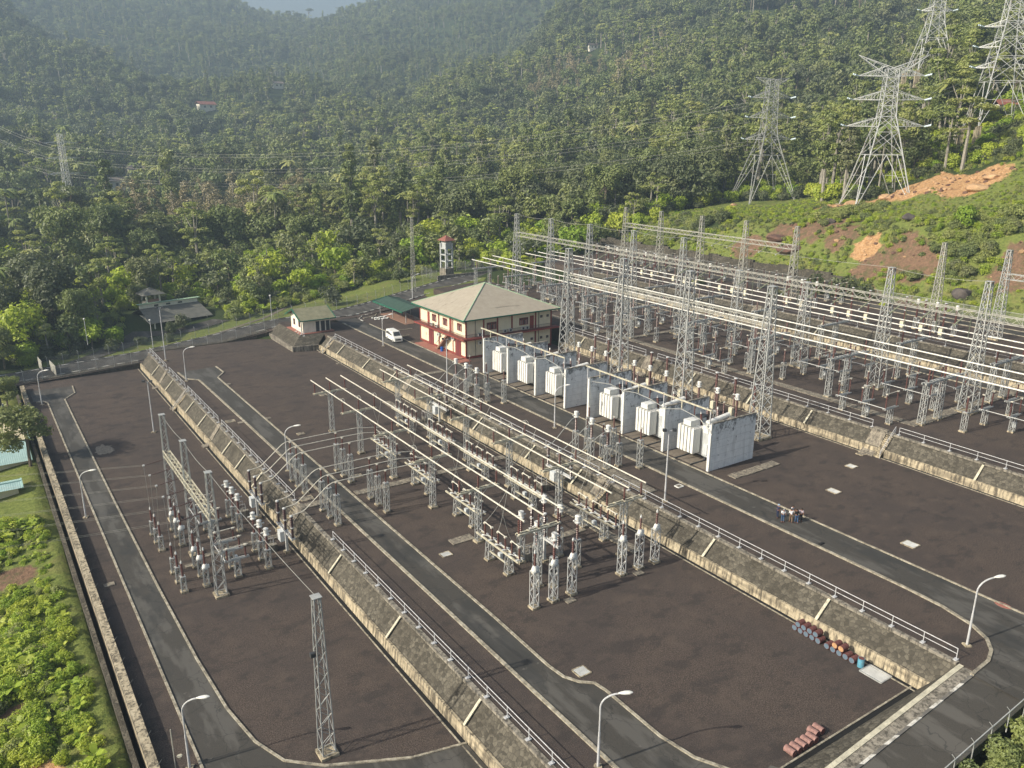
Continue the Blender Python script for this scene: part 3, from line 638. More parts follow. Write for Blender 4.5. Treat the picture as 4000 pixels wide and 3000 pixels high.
def mk_disc_long():
    t = thing('disconnector', '', 'disconnector switch')
    for y in (-1.95, 1.95):
        m = MB(); m.box(-.55, .55, y - .4, y + .4, -.3, .2); m.build('base', 'concrete', t)
        m = MB(); lattice(m, 2.2, .75, .55, 4, .08, .05, .2, off=(0, y)); m.build('lattice_leg', 'galv', t)
    m = MB(); m.box(-.42, -.26, -4.2, 4.2, 2.42, 2.6); m.box(.26, .42, -4.2, 4.2, 2.42, 2.6); m.box(-.08, .06, -1.9, 1.9, 1.0, 1.12); m.build('beam', 'beam_cream', t)
    m = MB()
    for k in range(3): m.cbox((0, -3.2 + 2.7 * k - .72, 2.66), (.85, .28, .1)); m.cbox((0, -3.2 + 2.7 * k + .72, 2.66), (.85, .28, .1)); m.bar((.5, -3.2 + 2.7 * k - .9, 2.74), (-.3, -3.2 + 2.7 * k + .9, 2.74), .06)
    m.tube((.12, -4.3, 2.78), (.12, 4.3, 2.78), .035); m.build('linkage', 'galv_bright', t)
    m = MB(); m.cbox((.35, .3, 1.1), (.4, .5, .7)); m.build('mechanism_box', 'cabinet', t)
    for k in range(3):
        for s in (-.72, .72): m = MB(); insul(m, (0, -3.2 + 2.7 * k + s, 2.7), 1.35, .12); m.build('insulator', 'porcelain', t)
        m = MB(); m.tube((0, -3.2 + 2.7 * k - .85, 4.16), (0, -3.2 + 2.7 * k + .85, 4.2), .055); m.cbox((0, -3.2 + 2.7 * k - .72, 4.12), (.3, .22, .16)); m.cbox((0, -3.2 + 2.7 * k + .72, 4.12), (.3, .22, .16)); m.build('switch_arm', 'tube_metal', t)
    return t
DL = Kind(mk_disc_long)
def mk_disc(yp=2.45, hx=1.05, hl=2.2, hi=1.35, beam='galv'):
    def f():
        t = thing('disconnector', '', 'disconnector switch')
        for k in (-1, 0, 1):
            y = k * yp
            m = MB(); m.box(-.4, .4, y - .4, y + .4, -.3, .2); m.build('base', 'concrete', t)
            m = MB(); lattice(m, hl - .2, .62, .55, max(3, int(hl / .7)), .075, .045, .2, off=(0, y)); m.build('lattice_leg', 'galv', t)
            m = MB(); m.box(-hx - .35, hx + .35, y - .2, y - .08, hl, hl + .18); m.box(-hx - .35, hx + .35, y + .08, y + .2, hl, hl + .18); m.build('base_beam', beam, t)
            for s in (-hx, hx): m = MB(); insul(m, (s, y, hl + .18), hi, .12); m.build('insulator', 'porcelain', t)
            m = MB(); m.tube((-hx - .3, y, hl + hi + .25), (hx + .3, y, hl + hi + .3), .05); m.cbox((-hx, y, hl + hi + .24), (.25, .3, .16)); m.cbox((hx, y, hl + hi + .24), (.25, .3, .16)); m.build('switch_arm', 'tube_metal', t)
        m = MB(); m.tube((-hx - .3, -yp - .2, hl + .25), (-hx - .3, yp + .2, hl + .25), .045); m.build('linkage_rod', 'galv_bright', t)
        m = MB(); m.cbox((.5, 0, 1.05), (.4, .5, .75)); m.build('mechanism_box', 'cabinet', t)
        return t
    return f
D1 = Kind(mk_disc()); D4 = Kind(mk_disc(3.86, 1.35, 2.4, 2.1))
def mk_breaker():
    t = thing('circuit_breaker', '', 'circuit breaker')
    m = MB(); m.cbox((0, 0, 0), (.75, .75, .5)); m.build('base', 'concrete', t)
    m = MB(); m.box(-.14, .14, -.12, .12, .2, 2.8); m.build('column', 'galv_bright', t)
    m = MB(); m.box(-.2, -.08, -2.75, 2.75, 2.8, 3.02); m.box(.08, .2, -2.75, 2.75, 2.8, 3.02)
    for y in (-2.5, 0, 2.5): m.cbox((0, y, 3.04), (.5, .5, .06))
    m.build('beam', 'galv_bright', t)
    m = MB(); m.cbox((-.35, .75, 2.1), (.6, 1.0, 1.3)); m.build('control_cabinet', 'cabinet', t)
    m = MB(); m.cbox((-1.5, 1.6, .45), (1.3, 1.2, .9)); m.build('step_block', 'concrete_old', t)
    m = MB(); m.path([(-2.1, 1.05, .9), (-2.1, 1.05, 1.9), (-1.3, 1.05, 1.9), (-1.3, 1.05, .9)], .03); m.path([(-2.1, 2.15, .9), (-2.1, 2.15, 1.9), (-1.3, 2.15, 1.9), (-1.3, 2.15, .9)], .03); m.tube((-2.1, 1.05, 1.9), (-2.1, 2.15, 1.9), .03); m.build('step_rail', 'rail_paint', t)
    for y in (-2.5, 0, 2.5):
        m = MB(); insul(m, (0, y, 3.06), 1.25, .19); m.build('insulator', 'porcelain_dark', t)
        m = MB(); m.lathe([(.24, 0), (.24, .12)], (0, y, 4.31), 10); m.lathe([(.2, 0), (.22, .12), (.1, .2)], (0, y, 5.8), 10); m.build('flange', 'galv_bright', t)
        m = MB(); insul(m, (0, y, 4.43), 1.37, .22); m.build('insulator', 'porcelain_dark', t)
    return t
CB = Kind(mk_breaker)
def mk_pole():
    t = thing('breaker_pole', '', 'circuit breaker pole')
    m = MB(); pad(m, 1.0, .2); m.build('base', 'concrete', t)
    m = MB(); lattice(m, 1.3, .6, .5, 2, .08, .05, .2); m.build('stand', 'galv', t)
    m = MB(); m.cbox((-.5, 0, 1.5), (.5, .7, 1.2)); m.build('control_cabinet', 'cabinet_cream', t)
    m = MB(); insul(m, (0, 0, 1.5), 2.6, .19); m.build('insulator', 'porcelain', t)
    m = MB(); m.lathe([(.26, 0), (.26, .2)], (0, 0, 4.1), 10); m.cbox((0, 0, 4.2), (.8, .12, .1)); m.build('flange', 'galv_bright', t)
    m = MB(); insul(m, (0, 0, 4.3), 2.4, .22); m.build('interrupter', 'porcelain', t)
    m = MB(); m.lathe([(.2, 0), (.3, .05), (.3, .12), (.1, .2)], (0, 0, 6.7), 10); m.build('cap', 'galv_bright', t)
    return t
CBP = Kind(mk_pole)

# ---- busbar yard (z = -2.9)
def row(kind, name_fmt, pts, z, group, rz=0):
    for k, (x, y, txt) in enumerate(pts): kind.put((x, y, z), txt if name_fmt is None else name_fmt % txt, group, rz)
YB = [62.3, 74.2, 85.3, 96.5, 107.6, 118.7]
for k, y in enumerate(YB):
    BUS.put((45.5, y, Z2), 'T-shaped lattice support under the three front busbars, %s to the camera' % ORD[k], 'T-shaped supports of the front busbars')
    BUS.put((57.3, y + .1, Z2), 'T-shaped support of the rear busbars by the stone wall, %s to the camera' % ORD[k], 'T-shaped supports of the rear busbars')
def bus_tube(x, y0, y1, z, r, label, group, mat='tube_metal'):
    t = thing('busbar', label, 'busbar tube', (x, y0, z), group=group)
    m = MB(); m.tube((0, 0, 0), (0, y1 - y0, 0), r, 8); m.tube((0, -.12, 0), (0, 0, 0), r * 1.25, 8); m.tube((0, y1 - y0, 0), (0, y1 - y0 + .12, 0), r * 1.25, 8); m.build('tube', mat, t)
    return t
NM = ['left', 'middle', 'right']
for k in range(3):
    b = bus_tube(43.0 + 2.5 * k, 61.4 + .1 * k, 120.0, 5.73, .085, '%s tube of the three cream busbars on the front T-shaped supports' % NM[k], 'cream busbar tubes of the lower yard')
    b = bus_tube(54.8 + 2.5 * k, 61.8, 119.8, 5.73, .085, '%s tube of the three cream busbars on the rear supports beside the stone wall' % NM[k], 'cream busbar tubes of the lower yard')
lm = None
for x in (43, 45.5, 48, 54.8, 57.3, 59.8):
    for y in (85.3, 107.6 if x < 50 else 96.6):
        o = thing('expansion_joint', 'ring-shaped flexible joint on a busbar tube at X-shaped support', 'busbar joint', (x, y, 5.73), group='ring joints on the lower busbars')
        o['label'] = 'ring-shaped flexible joint on a cream busbar tube above its insulator'
        m = MB()
        for s in (-.16, .16): m.path([(s, .55 * cos(a * pi / 8), .38 * sin(a * pi / 8)) for a in range(9)], .03, 4)
        if lm is None: lm = m.build('strap', 'cable', o).data
        else: link('strap', lm, o)
for k, y in enumerate((79.75, 91.1, 102.3)):
    DL.put((47.0, y, Z2), 'long disconnector frame between the front supports, %s to the camera' % ORD[k + 1], 'long disconnector frames')
DL.put((44.35, 68.0, Z2), 'long disconnector frame with six brown insulators at the near end of the front busbars', 'long disconnector frames')
for k, y in enumerate((79.8, 91.1, 102.3, 113.4)):
    DL.put((55.85, y, Z2), 'long disconnector frame under the rear busbars, %s to the camera' % ORD[k + 1], 'long disconnector frames')
DL.put((58.1, 68.4, Z2), 'long disconnector frame at the near end of the rear busbars by the steps', 'long disconnector frames')
for g, ys in enumerate(((87.3, 89.75, 92.1), (98.5, 101.0, 103.3))):
    for i, y in enumerate(ys):
        for x, tx in ((33.45, 'left of the inner road'), (40.0, 'right of the inner road')):
            POST.put((x, y, Z2), '%s of three lattice pillars %s, %s curved-pipe group' % (['nearest', 'middle', 'farthest'][i], tx, ['nearer', 'farther'][g]), 'lattice pillars under the curved pipes')
for k, x in enumerate((42.8, 45.2, 47.6)): VT.put((x, 59.15, Z2), '%s of the three white-headed lattice pillars standing in front of the front busbars' % NM[k], 'voltage transformers at the bus ends')
for k, x in enumerate((54.5, 57.0, 59.4)): VT.put((x, 59.25, Z2), '%s of the three white-headed lattice pillars standing before the rear busbars' % NM[k], 'voltage transformers at the bus ends')
for k, (x, y) in enumerate(((46.9, 61.4), (46.9, 64.5), (46.9, 67.5), (51.4, 63.2), (51.4, 66.4), (51.4, 69.4))):
    CT2.put((x, y, Z2), 'drum-headed current transformer between the busbars, %s row, %s of three' % (['left', 'right'][k // 3], ['nearest', 'middle', 'farthest'][k % 3]), 'current transformers between the busbars')
CB.put((49.2, 66.2, Z2), 'circuit breaker with three tall dark insulators between the near ends of the busbars', 'circuit breakers')
for k, yc in enumerate((80.3, 113.0)):
    CB.put((61.9, yc, Z2), 'circuit breaker against the stone wall under the rear busbars, %s one' % ['nearer', 'farther'][k], 'circuit breakers')
    for i, s in enumerate((-2.5, 0, 2.5)):
        o = thing('curved_bus_pipe', 'pale pipe rising over the railing to the transformer road, %s of the %s three' % (['nearest', 'middle', 'farthest'][i], ['nearer', 'farther'][k]), 'bus pipe', (61.9, yc + s, 3.0), group='pipes rising over the railing')
        dy = (80.8 if k == 0 else 113.9) + (i - 1) * 3.4 - (yc + s); m = MB(); m.path([(0, 0, 0), (.8, dy * .1, .1), (1.8, dy * .3, .55), (4.2, dy * .75, 2.0), (5.0, dy * .93, 2.35), (5.75, dy, 2.35)], .055, 6); m.build('pipe', 'cable', o)
for g, (yc, ys) in enumerate(((89.9, (87.4, 89.9, 92.4)), (101.3, (98.8, 101.3, 103.7)))):
    for i, y in enumerate(ys):
        o = thing('curved_bus_pipe', 'long curved pipe running over the inner road, %s of the %s three' % (['nearest', 'middle', 'farthest'][i], ['nearer', 'farther'][g]), 'bus pipe', (27.75, y, -.05), group='curved pipes over the inner road')
        pts = [(0, 0, -.1), (.9, 0, -.02)] + [(.9 + 1.0 * k / 4, 0, -.02 + .36 * (k / 4) ** 2) for k in range(1, 5)] + [(4.4, 0, 2.35)] + [(4.4 + 1.3 * k / 5, 0, 2.35 + .5 * (1 - (1 - k / 5) ** 2)) for k in range(1, 6)] + [(12.3, 0, 2.86), (15.5, 0, 2.8), (19.2, 0, 1.6 if False else 2.2)]
        m = MB(); m.path(pts, .052, 6); m.build('pipe', 'tube_metal', o)
        CT1.put((24.65, y, Z1), 'drum-headed current transformer left of the lowest wall, %s of the %s three' % (['nearest', 'middle', 'farthest'][i], ['nearer', 'farther'][g]), 'current transformers in the lowest yard')
        ARR.put((15.1, y, Z1), 'brown surge arrester beside the left road, %s of the %s three' % (['nearest', 'middle', 'farthest'][i], ['nearer', 'farther'][g]), 'surge arresters in the lowest yard')
        VT1.put((17.55, y, Z1), 'pale-skirted voltage transformer beneath the lowest gantry, %s of the %s three' % (['nearest', 'middle', 'farthest'][i], ['nearer', 'farther'][g]), 'voltage transformers in the lowest yard')
    CB.put((27.75, yc, Z1), 'circuit breaker with three tall brown insulators at the foot of the lowest wall, %s one' % ['nearer', 'farther'][g], 'circuit breakers')
    D1.put((21.1, yc, Z1), 'square disconnector frame behind the lattice gantry, %s one' % ['nearer', 'farther'][g], 'disconnectors in the lowest yard')
# ---- transformer terrace
for g, c in enumerate((80.8, 113.9)):
    nf = ['nearer', 'farther'][g]
    for i, s in enumerate((-3.4, 0, 3.4)):
        nn = ['nearest', 'middle', 'farthest'][i]
        CT2.put((67.65, c + s, Z3), 'drum-headed current transformer before the transformer road, %s of the %s three' % (nn, nf), 'current transformers beside the transformer road')
        POST3.put((69.75, c + s, Z3), 'short insulator pillar just left of the transformer road, %s of the %s three' % (nn, nf), 'short pillars beside the transformer road')
        POST.put((71.65, c + s * 1.6, Z3), 'tall insulator pillar at the transformer road kerb, %s of the %s three' % (nn, nf), 'tall pillars at the kerb of the transformer road')
for g, c in enumerate((81.9, 96.9, 112.2)):
    nf = ['nearest', 'middle', 'farthest'][g]
    for i, s in enumerate((-3.85, 0, 3.85)):
        nn = ['nearest', 'middle', 'farthest'][i]
        CT3.put((93.4, c + s, Z3), 'white-headed current transformer behind the transformers, %s of the %s three' % (nn, nf), 'current transformers behind the transformers')
        CBP.put((97.3, c + s, Z3), 'tall brown breaker pole at the upper wall, %s of the %s three' % (nn, nf), 'breaker poles behind the transformers')
        POST4.put((90.6, c + s, Z3), 'brown insulator stand behind the white transformer walls, %s of the %s three' % (nn, nf), 'insulators behind the transformer walls')
# ---- upper switchyard (z = 3)
YF = [44.4, 59.7, 75.3, 90.9, 106.3, 121.9, 137.3, 152.2, 167.6, 182.3]
for k, y in enumerate(YF):
    BUS4.put((110.8, y, Z4), 'ladder-topped support under the left three upper tubes, %s to the camera' % ORD[k], 'twin-column supports of the left upper busbars')
    BUS4.put((129.6, y, Z4), 'ladder-topped support under the right three upper tubes, %s to the camera' % ORD[k], 'twin-column supports of the right upper busbars')
for k in range(3):
    bus_tube(111.9 + 4.2 * k, 20, 184.5 + k * 1.5, 11.32, .105, '%s of the left three long white tubes over the upper switchyard' % NM[k], 'white busbar tubes of the upper yard', 'tube_white')
    bus_tube(130.7 + 4.2 * k, 20, 186.8, 11.32, .105, '%s of the right three long white tubes over the upper switchyard' % NM[k], 'white busbar tubes of the upper yard', 'tube_white')
BAY = [50.9, 66.3, 82.0, 97.5, 113.0, 128.5, 144.0, 159.5, 175.0]
for k, c in enumerate(BAY):
    D4.put((119.4, c, Z4), 'three-pole disconnector below the left upper tubes, %s to the camera' % ORD[k], 'disconnectors below the left upper busbars')
    D4.put((126.6, c, Z4), 'three-pole disconnector between the left and right upper tubes, %s to the camera' % ORD[k], 'disconnectors between the upper busbars')
    if k in (1, 3, 5, 7):
        D4.put((108.0, c, Z4), 'three-pole disconnector between the railing and the trench covers, %s to the camera' % ORD[k // 2], 'disconnectors along the trench covers')
    for i, s in enumerate((-3.85, 0, 3.85)):
        if k == 0 and i < 2: continue
        if i == 2 or k in (3, 5, 6, 8):
            POST4.put((113.8, c + s, Z4), 'single insulator stand by the upper trench covers, %s pole of the %s bay' % (['nearest', 'middle', 'farthest'][i], ORD[k]), 'single insulator stands in the upper yard')
    if 2 <= k:
        for i, s in enumerate((-3.85, 0, 3.85)):
            CBP.put((150.3, c + s + 1, Z5), 'dark breaker pole on the uppermost level, %s pole of the %s bay' % (['nearest', 'middle', 'farthest'][i], ORD[k]), 'breaker poles on the uppermost level')
            if k % 2 == 0 or k > 5: CT3.put((154.5, c + s + 1, Z5), 'white-headed transformer on the uppermost level, %s pole of the %s bay' % (['nearest', 'middle', 'farthest'][i], ORD[k]), 'current transformers on the uppermost level')
    if k > 3: D4.put((164.0, c + 1, Z5), 'three-pole disconnector near the far fence, %s to the camera' % ORD[k - 4], 'disconnectors near the far fence')
# near right corner of the uppermost level
for i in range(3): CBP.put((150.3, 52 + 4 * i, Z5), 'dark tall breaker pole at the right edge beyond the upper tubes, %s of three' % ['nearest', 'middle', 'farthest'][i], 'breaker poles at the right edge')
D4.put((156, 60, Z5), 'three-pole disconnector at the right edge of the uppermost level', 'disconnectors at the right edge')

# ---- gantries
def gantry(label, x, ys, z, h, zb, base, top, spikes=None, mat='galv_old', beam_mat='galv_old', n=14, d=1.0, leg=.15, br=.085, pads=True, name='gantry', beam=True):
    t = thing(name, label, 'gantry' if beam else 'mast', (x, ys[0], z)); cm = {}
    for k, y in enumerate(ys):
        hh = h if spikes is None or spikes[k] else zb + .5
        if hh not in cm:
            m = MB(); lattice(m, hh - .3, base, top if hh == h else base + (top - base) * hh / h, n if hh == h else int(n * hh / h), leg, br, .3, cross=(base > 1.5))
            m.cbox((0, 0, hh + .03), (top + .25, top + .25, .06)); o = m.build('column', mat, t); cm[hh] = o.data
            m = MB(); m.box(-base / 2 - .4, base / 2 + .4, -base / 2 - .4, base / 2 + .4, -.4, .3); cm['b'] = m
        else: o = link('column', cm[hh], t)
        o.location = (0, y - ys[0], 0)
        m = MB(); m.box(-base / 2 - .22, base / 2 + .22, -base / 2 - .22, base / 2 + .22, -.4, .25); b = m.build('footing', 'concrete', t); b.location = (0, y - ys[0], 0)
    if beam:
        for a, b in zip(ys[:-1], ys[1:]):
            m = MB(); truss(m, (0, a - ys[0], zb), (0, b - ys[0], zb), d, max(8, int((b - a) / d)), .095, .05); m.build('beam', beam_mat, t)
    return t
gantry('lattice gantry of three columns in the lowest left yard', 18.35, [84.5, 95.6, 106.7], Z1, 14.7, 9.5, 1.05, .5, n=16, leg=.085, br=.045, mat='galv', beam_mat='beam_cream', d=.75)
g1 = gantry('lone tapering lattice mast standing at the bottom of the lowest yard', 18.85, [54.9], Z1, 14.7, 9.5, 1.1, .52, n=15, leg=.08, br=.04, name='lattice_mast', beam=False, mat='galv')
m = MB(); m.cbox((-.55, .15, 9.6), (.4, .32, .38)); m.bar((-.55, .1, 9.4), (0, .1, 9.4), .05); m.build('floodlight', 'dark_metal', g1)
gantry('nearest big lattice gantry, its columns standing behind the white transformer walls', 94.4, [74.4, 90.2, 105.7, 121.0], Z3, 22.6, 17.4, 2.4, .85, n=14, mat='galv', leg=.13, br=.065)
GY = [44, 59.0, 74.2, 89.5, 104.8, 119.8, 134.8, 149.9, 165.0, 180.0]
gantry('longest lattice gantry crossing the whole upper switchyard', 122.9, GY, Z4, 19.9, 14.8, 2.05, .72, [1, 1, 1, 0, 0, 1, 1, 1, 1, 1], mat='galv', beam_mat='galv_old', n=13, leg=.12, br=.06)
gantry('farthest lattice gantry in front of the green hillside', 158.9, [120.0, 134.7, 149.0, 163.8, 178.0], Z5, 16.6, 11.9, 1.8, .68, n=12, leg=.12, br=.06)
gantry('pale lattice gantry at the right edge of the uppermost level', 158.9, [58, 73.7], Z5, 16.6, 11.9, 1.8, .68, n=12, leg=.12, br=.06, mat='galv', beam_mat='galv')
gantry('lone lattice mast beyond the white tubes near the far fence', 158.9, [85.8], Z5, 16.6, 11.9, 1.7, .62, n=12, leg=.12, br=.06, name='lattice_mast', beam=False)
gantry('slender lattice mast rising behind the main building', 102.4, [200.0], .9, 20.4, 10, 1.0, .45, n=18, leg=.09, br=.045, name='lattice_mast', beam=False)
# hanging and tensioned insulator strings
sm = {}
def string(loc, dirv, L, mat, label, group):
    key = (tuple(round(q, 3) for q in dirv), L, mat)
    t = thing('insulator_string', label, 'insulator string', loc, group=group)
    if key not in sm:
        d = Vector(dirv).normalized(); m = MB(); n = int(L / .17)
        for k in range(n): m.tube(d * (.3 + L * k / n), d * (.3 + L * k / n + .09), .13, 6, .05)
        m.tube((0, 0, 0), d * (L + .6), .03, 4); o = m.build('string', mat, t); sm[key] = o.data
        m = MB(); m.tube(d * (L + .5), d * (L + .75), .12, 6); o = m.build('clamp', 'galv_bright', t); sm[key, 1] = o.data
    else: link('string', sm[key], t); link('clamp', sm[key, 1], t)
    return t
for b, (a, c) in enumerate(zip(GY[1:-1], GY[2:])):
    for i in range(3):
        y = a + (c - a) * (i + .5) / 3
        string((122.3, y, 17.3), (-.93, 0, -.36), 2.6, 'glass_string', 'greenish string pulled sideways under the longest beam, %s of the %s span' % (['nearest', 'middle', 'farthest'][i], ORD[b]), 'tensioned strings on the longest gantry')
        if b % 2 == 0 or b > 3: string((122.9, y - .8, 17.3), (0, 0, -1), 2.5, 'glass_string', 'string hanging straight down from the longest beam, %s of the %s span' % (['nearest', 'middle', 'farthest'][i], ORD[b]), 'hanging strings on the longest gantry')
for b, (a, c) in enumerate(((120, 134.7), (134.7, 149), (149, 163.8), (163.8, 178))):
    for i in range(3):
        y = a + (c - a) * (i + .5) / 3
        string((158.3, y, 17.9), (-.93, 0, -.36), 2.6, 'glass_string', 'insulator string under the farthest gantry beam, %s of the %s span' % (['nearest', 'middle', 'farthest'][i], ORD[b]), 'strings on the farthest gantry')
for b, (a, c) in enumerate(((84.5, 95.6), (95.6, 106.7))):
    for i in range(3):
        y = a + (c - a) * (i + .5) / 3
        string((17.8, y, 3.3), (-1, 0, -.12), 2.0, 'porcelain_dark', 'dark string reaching left from the lowest gantry, %s of the %s span' % (['nearest', 'middle', 'farthest'][i], ['nearer', 'farther'][b]), 'strings on the lowest gantry')
def wire(name, label, cat, pts, sag, r, n=12, group=None, mat='cable', offs=((0, 0, 0),)):
    base = Vector(pts[0]); t = thing(name, label, cat, base, group=group); m = MB()
    for of in offs:
        for a, b in zip(pts[:-1], pts[1:]):
            a = Vector(a) - base + Vector(of); b = Vector(b) - base + Vector(of)
            m.path([a.lerp(b, k / n) - Vector((0, 0, sag * 4 * (k / n) * (1 - k / n))) for k in range(n + 1)], r, 4)
    m.build('conductor', mat, t); return t
wire('earth_wire', 'thin wire from the lone mast to the tops of the lowest gantry', 'wire', [(18.85, 54.9, 8.65), (18.35, 84.5, 8.65), (18.35, 95.6, 8.65), (18.35, 106.7, 8.65)], .35, .025)
wire('earth_wire', 'thin wire linking the column tops of the longest gantry', 'wire', [(122.9, y, 22.95) for y in (59.0, 74.2, 119.8, 134.8, 149.9, 165, 180)], .5, .03)
for i in range(6):
    y = (84.5, 95.6)[i // 3] + 11.1 * (i % 3 + .5) / 3
    wire('line_conductor', 'conductor leaving the lowest gantry over the boundary wall, %s from the camera' % ORD[i], 'wire', [(15.1, y, 2.95), (-120, y + 55 + 6 * i, 9)], 5.0, .008, 16, 'conductors leaving the lowest gantry', offs=((0, .0, 0), (0, .35, 0)), mat='galv_old')
    wire('dropper', 'thin drop wire from the lowest gantry, %s from the camera' % ORD[i], 'wire', [(15.2, y, 2.9), (15.1, (87.4, 89.9, 92.4, 98.8, 101.3, 103.7)[i], -2.3)], .2, .02, 6, 'drop wires of the lowest gantry')

# ---- transformer bays
WY = [69.5, 78.1, 86.7, 94.8, 100.8, 109.1, 117.6, 125.6]
WN = ['nearest white blast wall, the one whose long face shows whole', 'second nearest white blast wall, between two transformers', 'third nearest white blast wall, between two transformers', 'white blast wall closing the nearer group of transformers', 'white blast wall opening the farther group of transformers', 'blackened white wall between the fourth and fifth transformers', 'blackened white wall between the fifth and sixth transformers', 'farthest white blast wall, beside the main building']
for k, y in enumerate(WY):
    t = thing('blast_wall', WN[k], 'wall', (78.4, y, 0), group='white walls between the transformers')
    MB().box(.3, 8.8, -.17, .17, -.3, 6.62).build('wall_panel', 'blast_wall', t)
    MB().box(0, .3, -.2, .2, -.3, 6.7).build('end_post', 'white_paint', t)
    MB().box(.3, 8.8, -.2, .2, 6.62, 6.72).build('coping', 'concrete_old', t)
for g, (a, b) in enumerate(((0, 3), (4, 7))):
    t = thing('pipe_frame', 'long cream overhead pipe on short posts over the %s transformer walls' % ['nearer', 'farther'][g], 'bus frame', (78.1, WY[a], 6.7))
    L = WY[b] - WY[a]; m = MB(); m.bar((0, -.3, 1.95), (0, L + .3, 1.95), .18); m.build('top_pipe', 'beam_cream', t)
    for k in range(a, b + 1): m = MB(); m.bar((.15, WY[k] - WY[a], -6.7 if k in (a, b) and False else -.02), (.15, WY[k] - WY[a], 1.9), .12); m.build('post', 'rail_paint', t)
    for k in range(a, b):
        for q, mt in ((.32, 'porcelain'), (.6, 'beam_cream')):
            m = MB(); insul(m, (0, WY[k] - WY[a] + q * 8.4, .55 if q < .5 else .75), 1.3 if q < .5 else 1.1, .1); m.build('hanging_insulator', mt, t)
    m = MB(); m.path([(-.2, -.8, -1.2), (0, 1.5, .2), (0, 2.8, .45), (0, 5.1, .7), (0, 8.0, -.1), (0, 11.2, .45), (0, 14, .6), (0, 17, .2), (0, 19.8, .45), (0, 24, -.2)], .05); m.build('lower_pipe', 'cable', t)
def mk_transformer():
    t = thing('power_transformer', '', 'transformer')
    MB().box(1.6, 6.6, -2.0, 1.8, .55, 3.9).build('tank', 'tank_grey', t)
    m = MB()
    for k in range(5):
        y = -.35 + k * .62
        m.box(.0, 1.35, y - .225, y + .225, 1.0, 4.55)
        m.tube((.15, y, 4.62), (1.5, y, 4.62), .07, 6)
    m.box(.2, 1.3, -.5, 2.3, 1.25, 1.4)
    m.build('radiator', 'white_paint', t)
    m = MB()
    for k in range(3): m.box(.35, 1.0, 2.39, 2.6, 1.6 + k * .95, 2.3 + k * .95)
    m.build('fan', 'cabinet', t)
    m = MB(); m.box(.2, 1.9, .25, 1.6, 4.75, 5.45); m.build('conservator', 'white_paint', t)
    m = MB(); m.tube((2.0, -1.1, 5.3), (6.2, -1.1, 5.75), .34, 10); m.lathe([(.5, 0), (.55, .3), (.3, .8)], (2.3, -.6, 3.95), 10); m.box(1.7, 3.2, -1.6, .2, 3.9, 4.5); m.build('pipework', 'white_paint', t)
    for (x, y, tx, ty) in ((2.6, .4, -.25, .1), (4.3, .9, 0, .25), (5.6, .3, .1, .25)):
        m = MB(); n = 8
        a = Vector((x, y, 4.0)); b = Vector((x + tx, y + ty, 6.1))
        for k in range(n): m.tube(a.lerp(b, k / n), a.lerp(b, (k + .75) / n), .19, 8, .12)
        m.tube(a, b, .12, 8); m.build('bushing', 'porcelain', t)
        m = MB(); m.tube(b, b + (b - a).normalized() * .35, .1, 8); m.build('terminal', 'white_paint', t)
    m = MB(); m.tube((3.4, 1.3, 5.3), (3.4, 1.32, 5.5), .85, 16); m.build('round_cover', 'dark_metal', t)
    m = MB(); m.box(1.4, 1.9, -1.9, -1.2, .9, 2.4); m.build('control_box', 'cabinet', t)
    m = MB(); m.box(1.5, 6.8, -1.6, -1.3, .1, .55); m.box(1.5, 6.8, 1.1, 1.4, .1, .55); m.build('skid', 'dark_metal', t)
    return t
TR = Kind(mk_transformer)
TN = ['nearest', 'second nearest', 'third nearest', 'fourth nearest', 'fifth nearest', 'farthest']
for k, (a, b) in enumerate(((0, 1), (1, 2), (2, 3), (4, 5), (5, 6), (6, 7))):
    yc = (WY[a] + WY[b]) / 2
    TR.put((79.4, yc + .05, Z3), '%s big white transformer with five radiator panels in its walled bay' % TN[k], 'white transformers in walled bays')
    MB().box(78.5, 88, WY[a] + .5, WY[b] - .5, -.2, .04).build('pad', 'mud', kind='structure')
    for s in (-1.5, 1.4): MB().box(77.9, 87, yc + s - .1, yc + s + .1, .041, .16).build('pad_rail', 'dark_metal', kind='structure')

for k, yc in enumerate((68.0, 79.75, 91.1, 102.3)):
    for i in range(3):
        y = yc - 3.2 + 2.7 * i; xb = (43.0, 45.5, 48.0)[i]; x0 = 44.35 if k == 0 else 47.0
        wire('jumper', 'thin jumper under a front busbar, %s of the %s disconnector' % (['nearest', 'middle', 'farthest'][i], ORD[k]), 'wire', [(xb, y + .72, 5.7), (x0, y + .72, 1.35)], .55, .022, 10, 'jumpers of the front busbars')
for k, yc in enumerate((68.4, 79.8, 91.1, 102.3, 113.4)):
    for i in range(3):
        y = yc - 3.2 + 2.7 * i; xb = (54.8, 57.3, 59.8)[i]; x0 = 58.1 if k == 0 else 55.85
        wire('jumper', 'thin jumper under a rear busbar, %s of the %s disconnector' % (['nearest', 'middle', 'farthest'][i], ORD[k]), 'wire', [(xb, y + .72, 5.7), (x0, y + .72, 1.35)], .55, .022, 10, 'jumpers of the rear busbars')
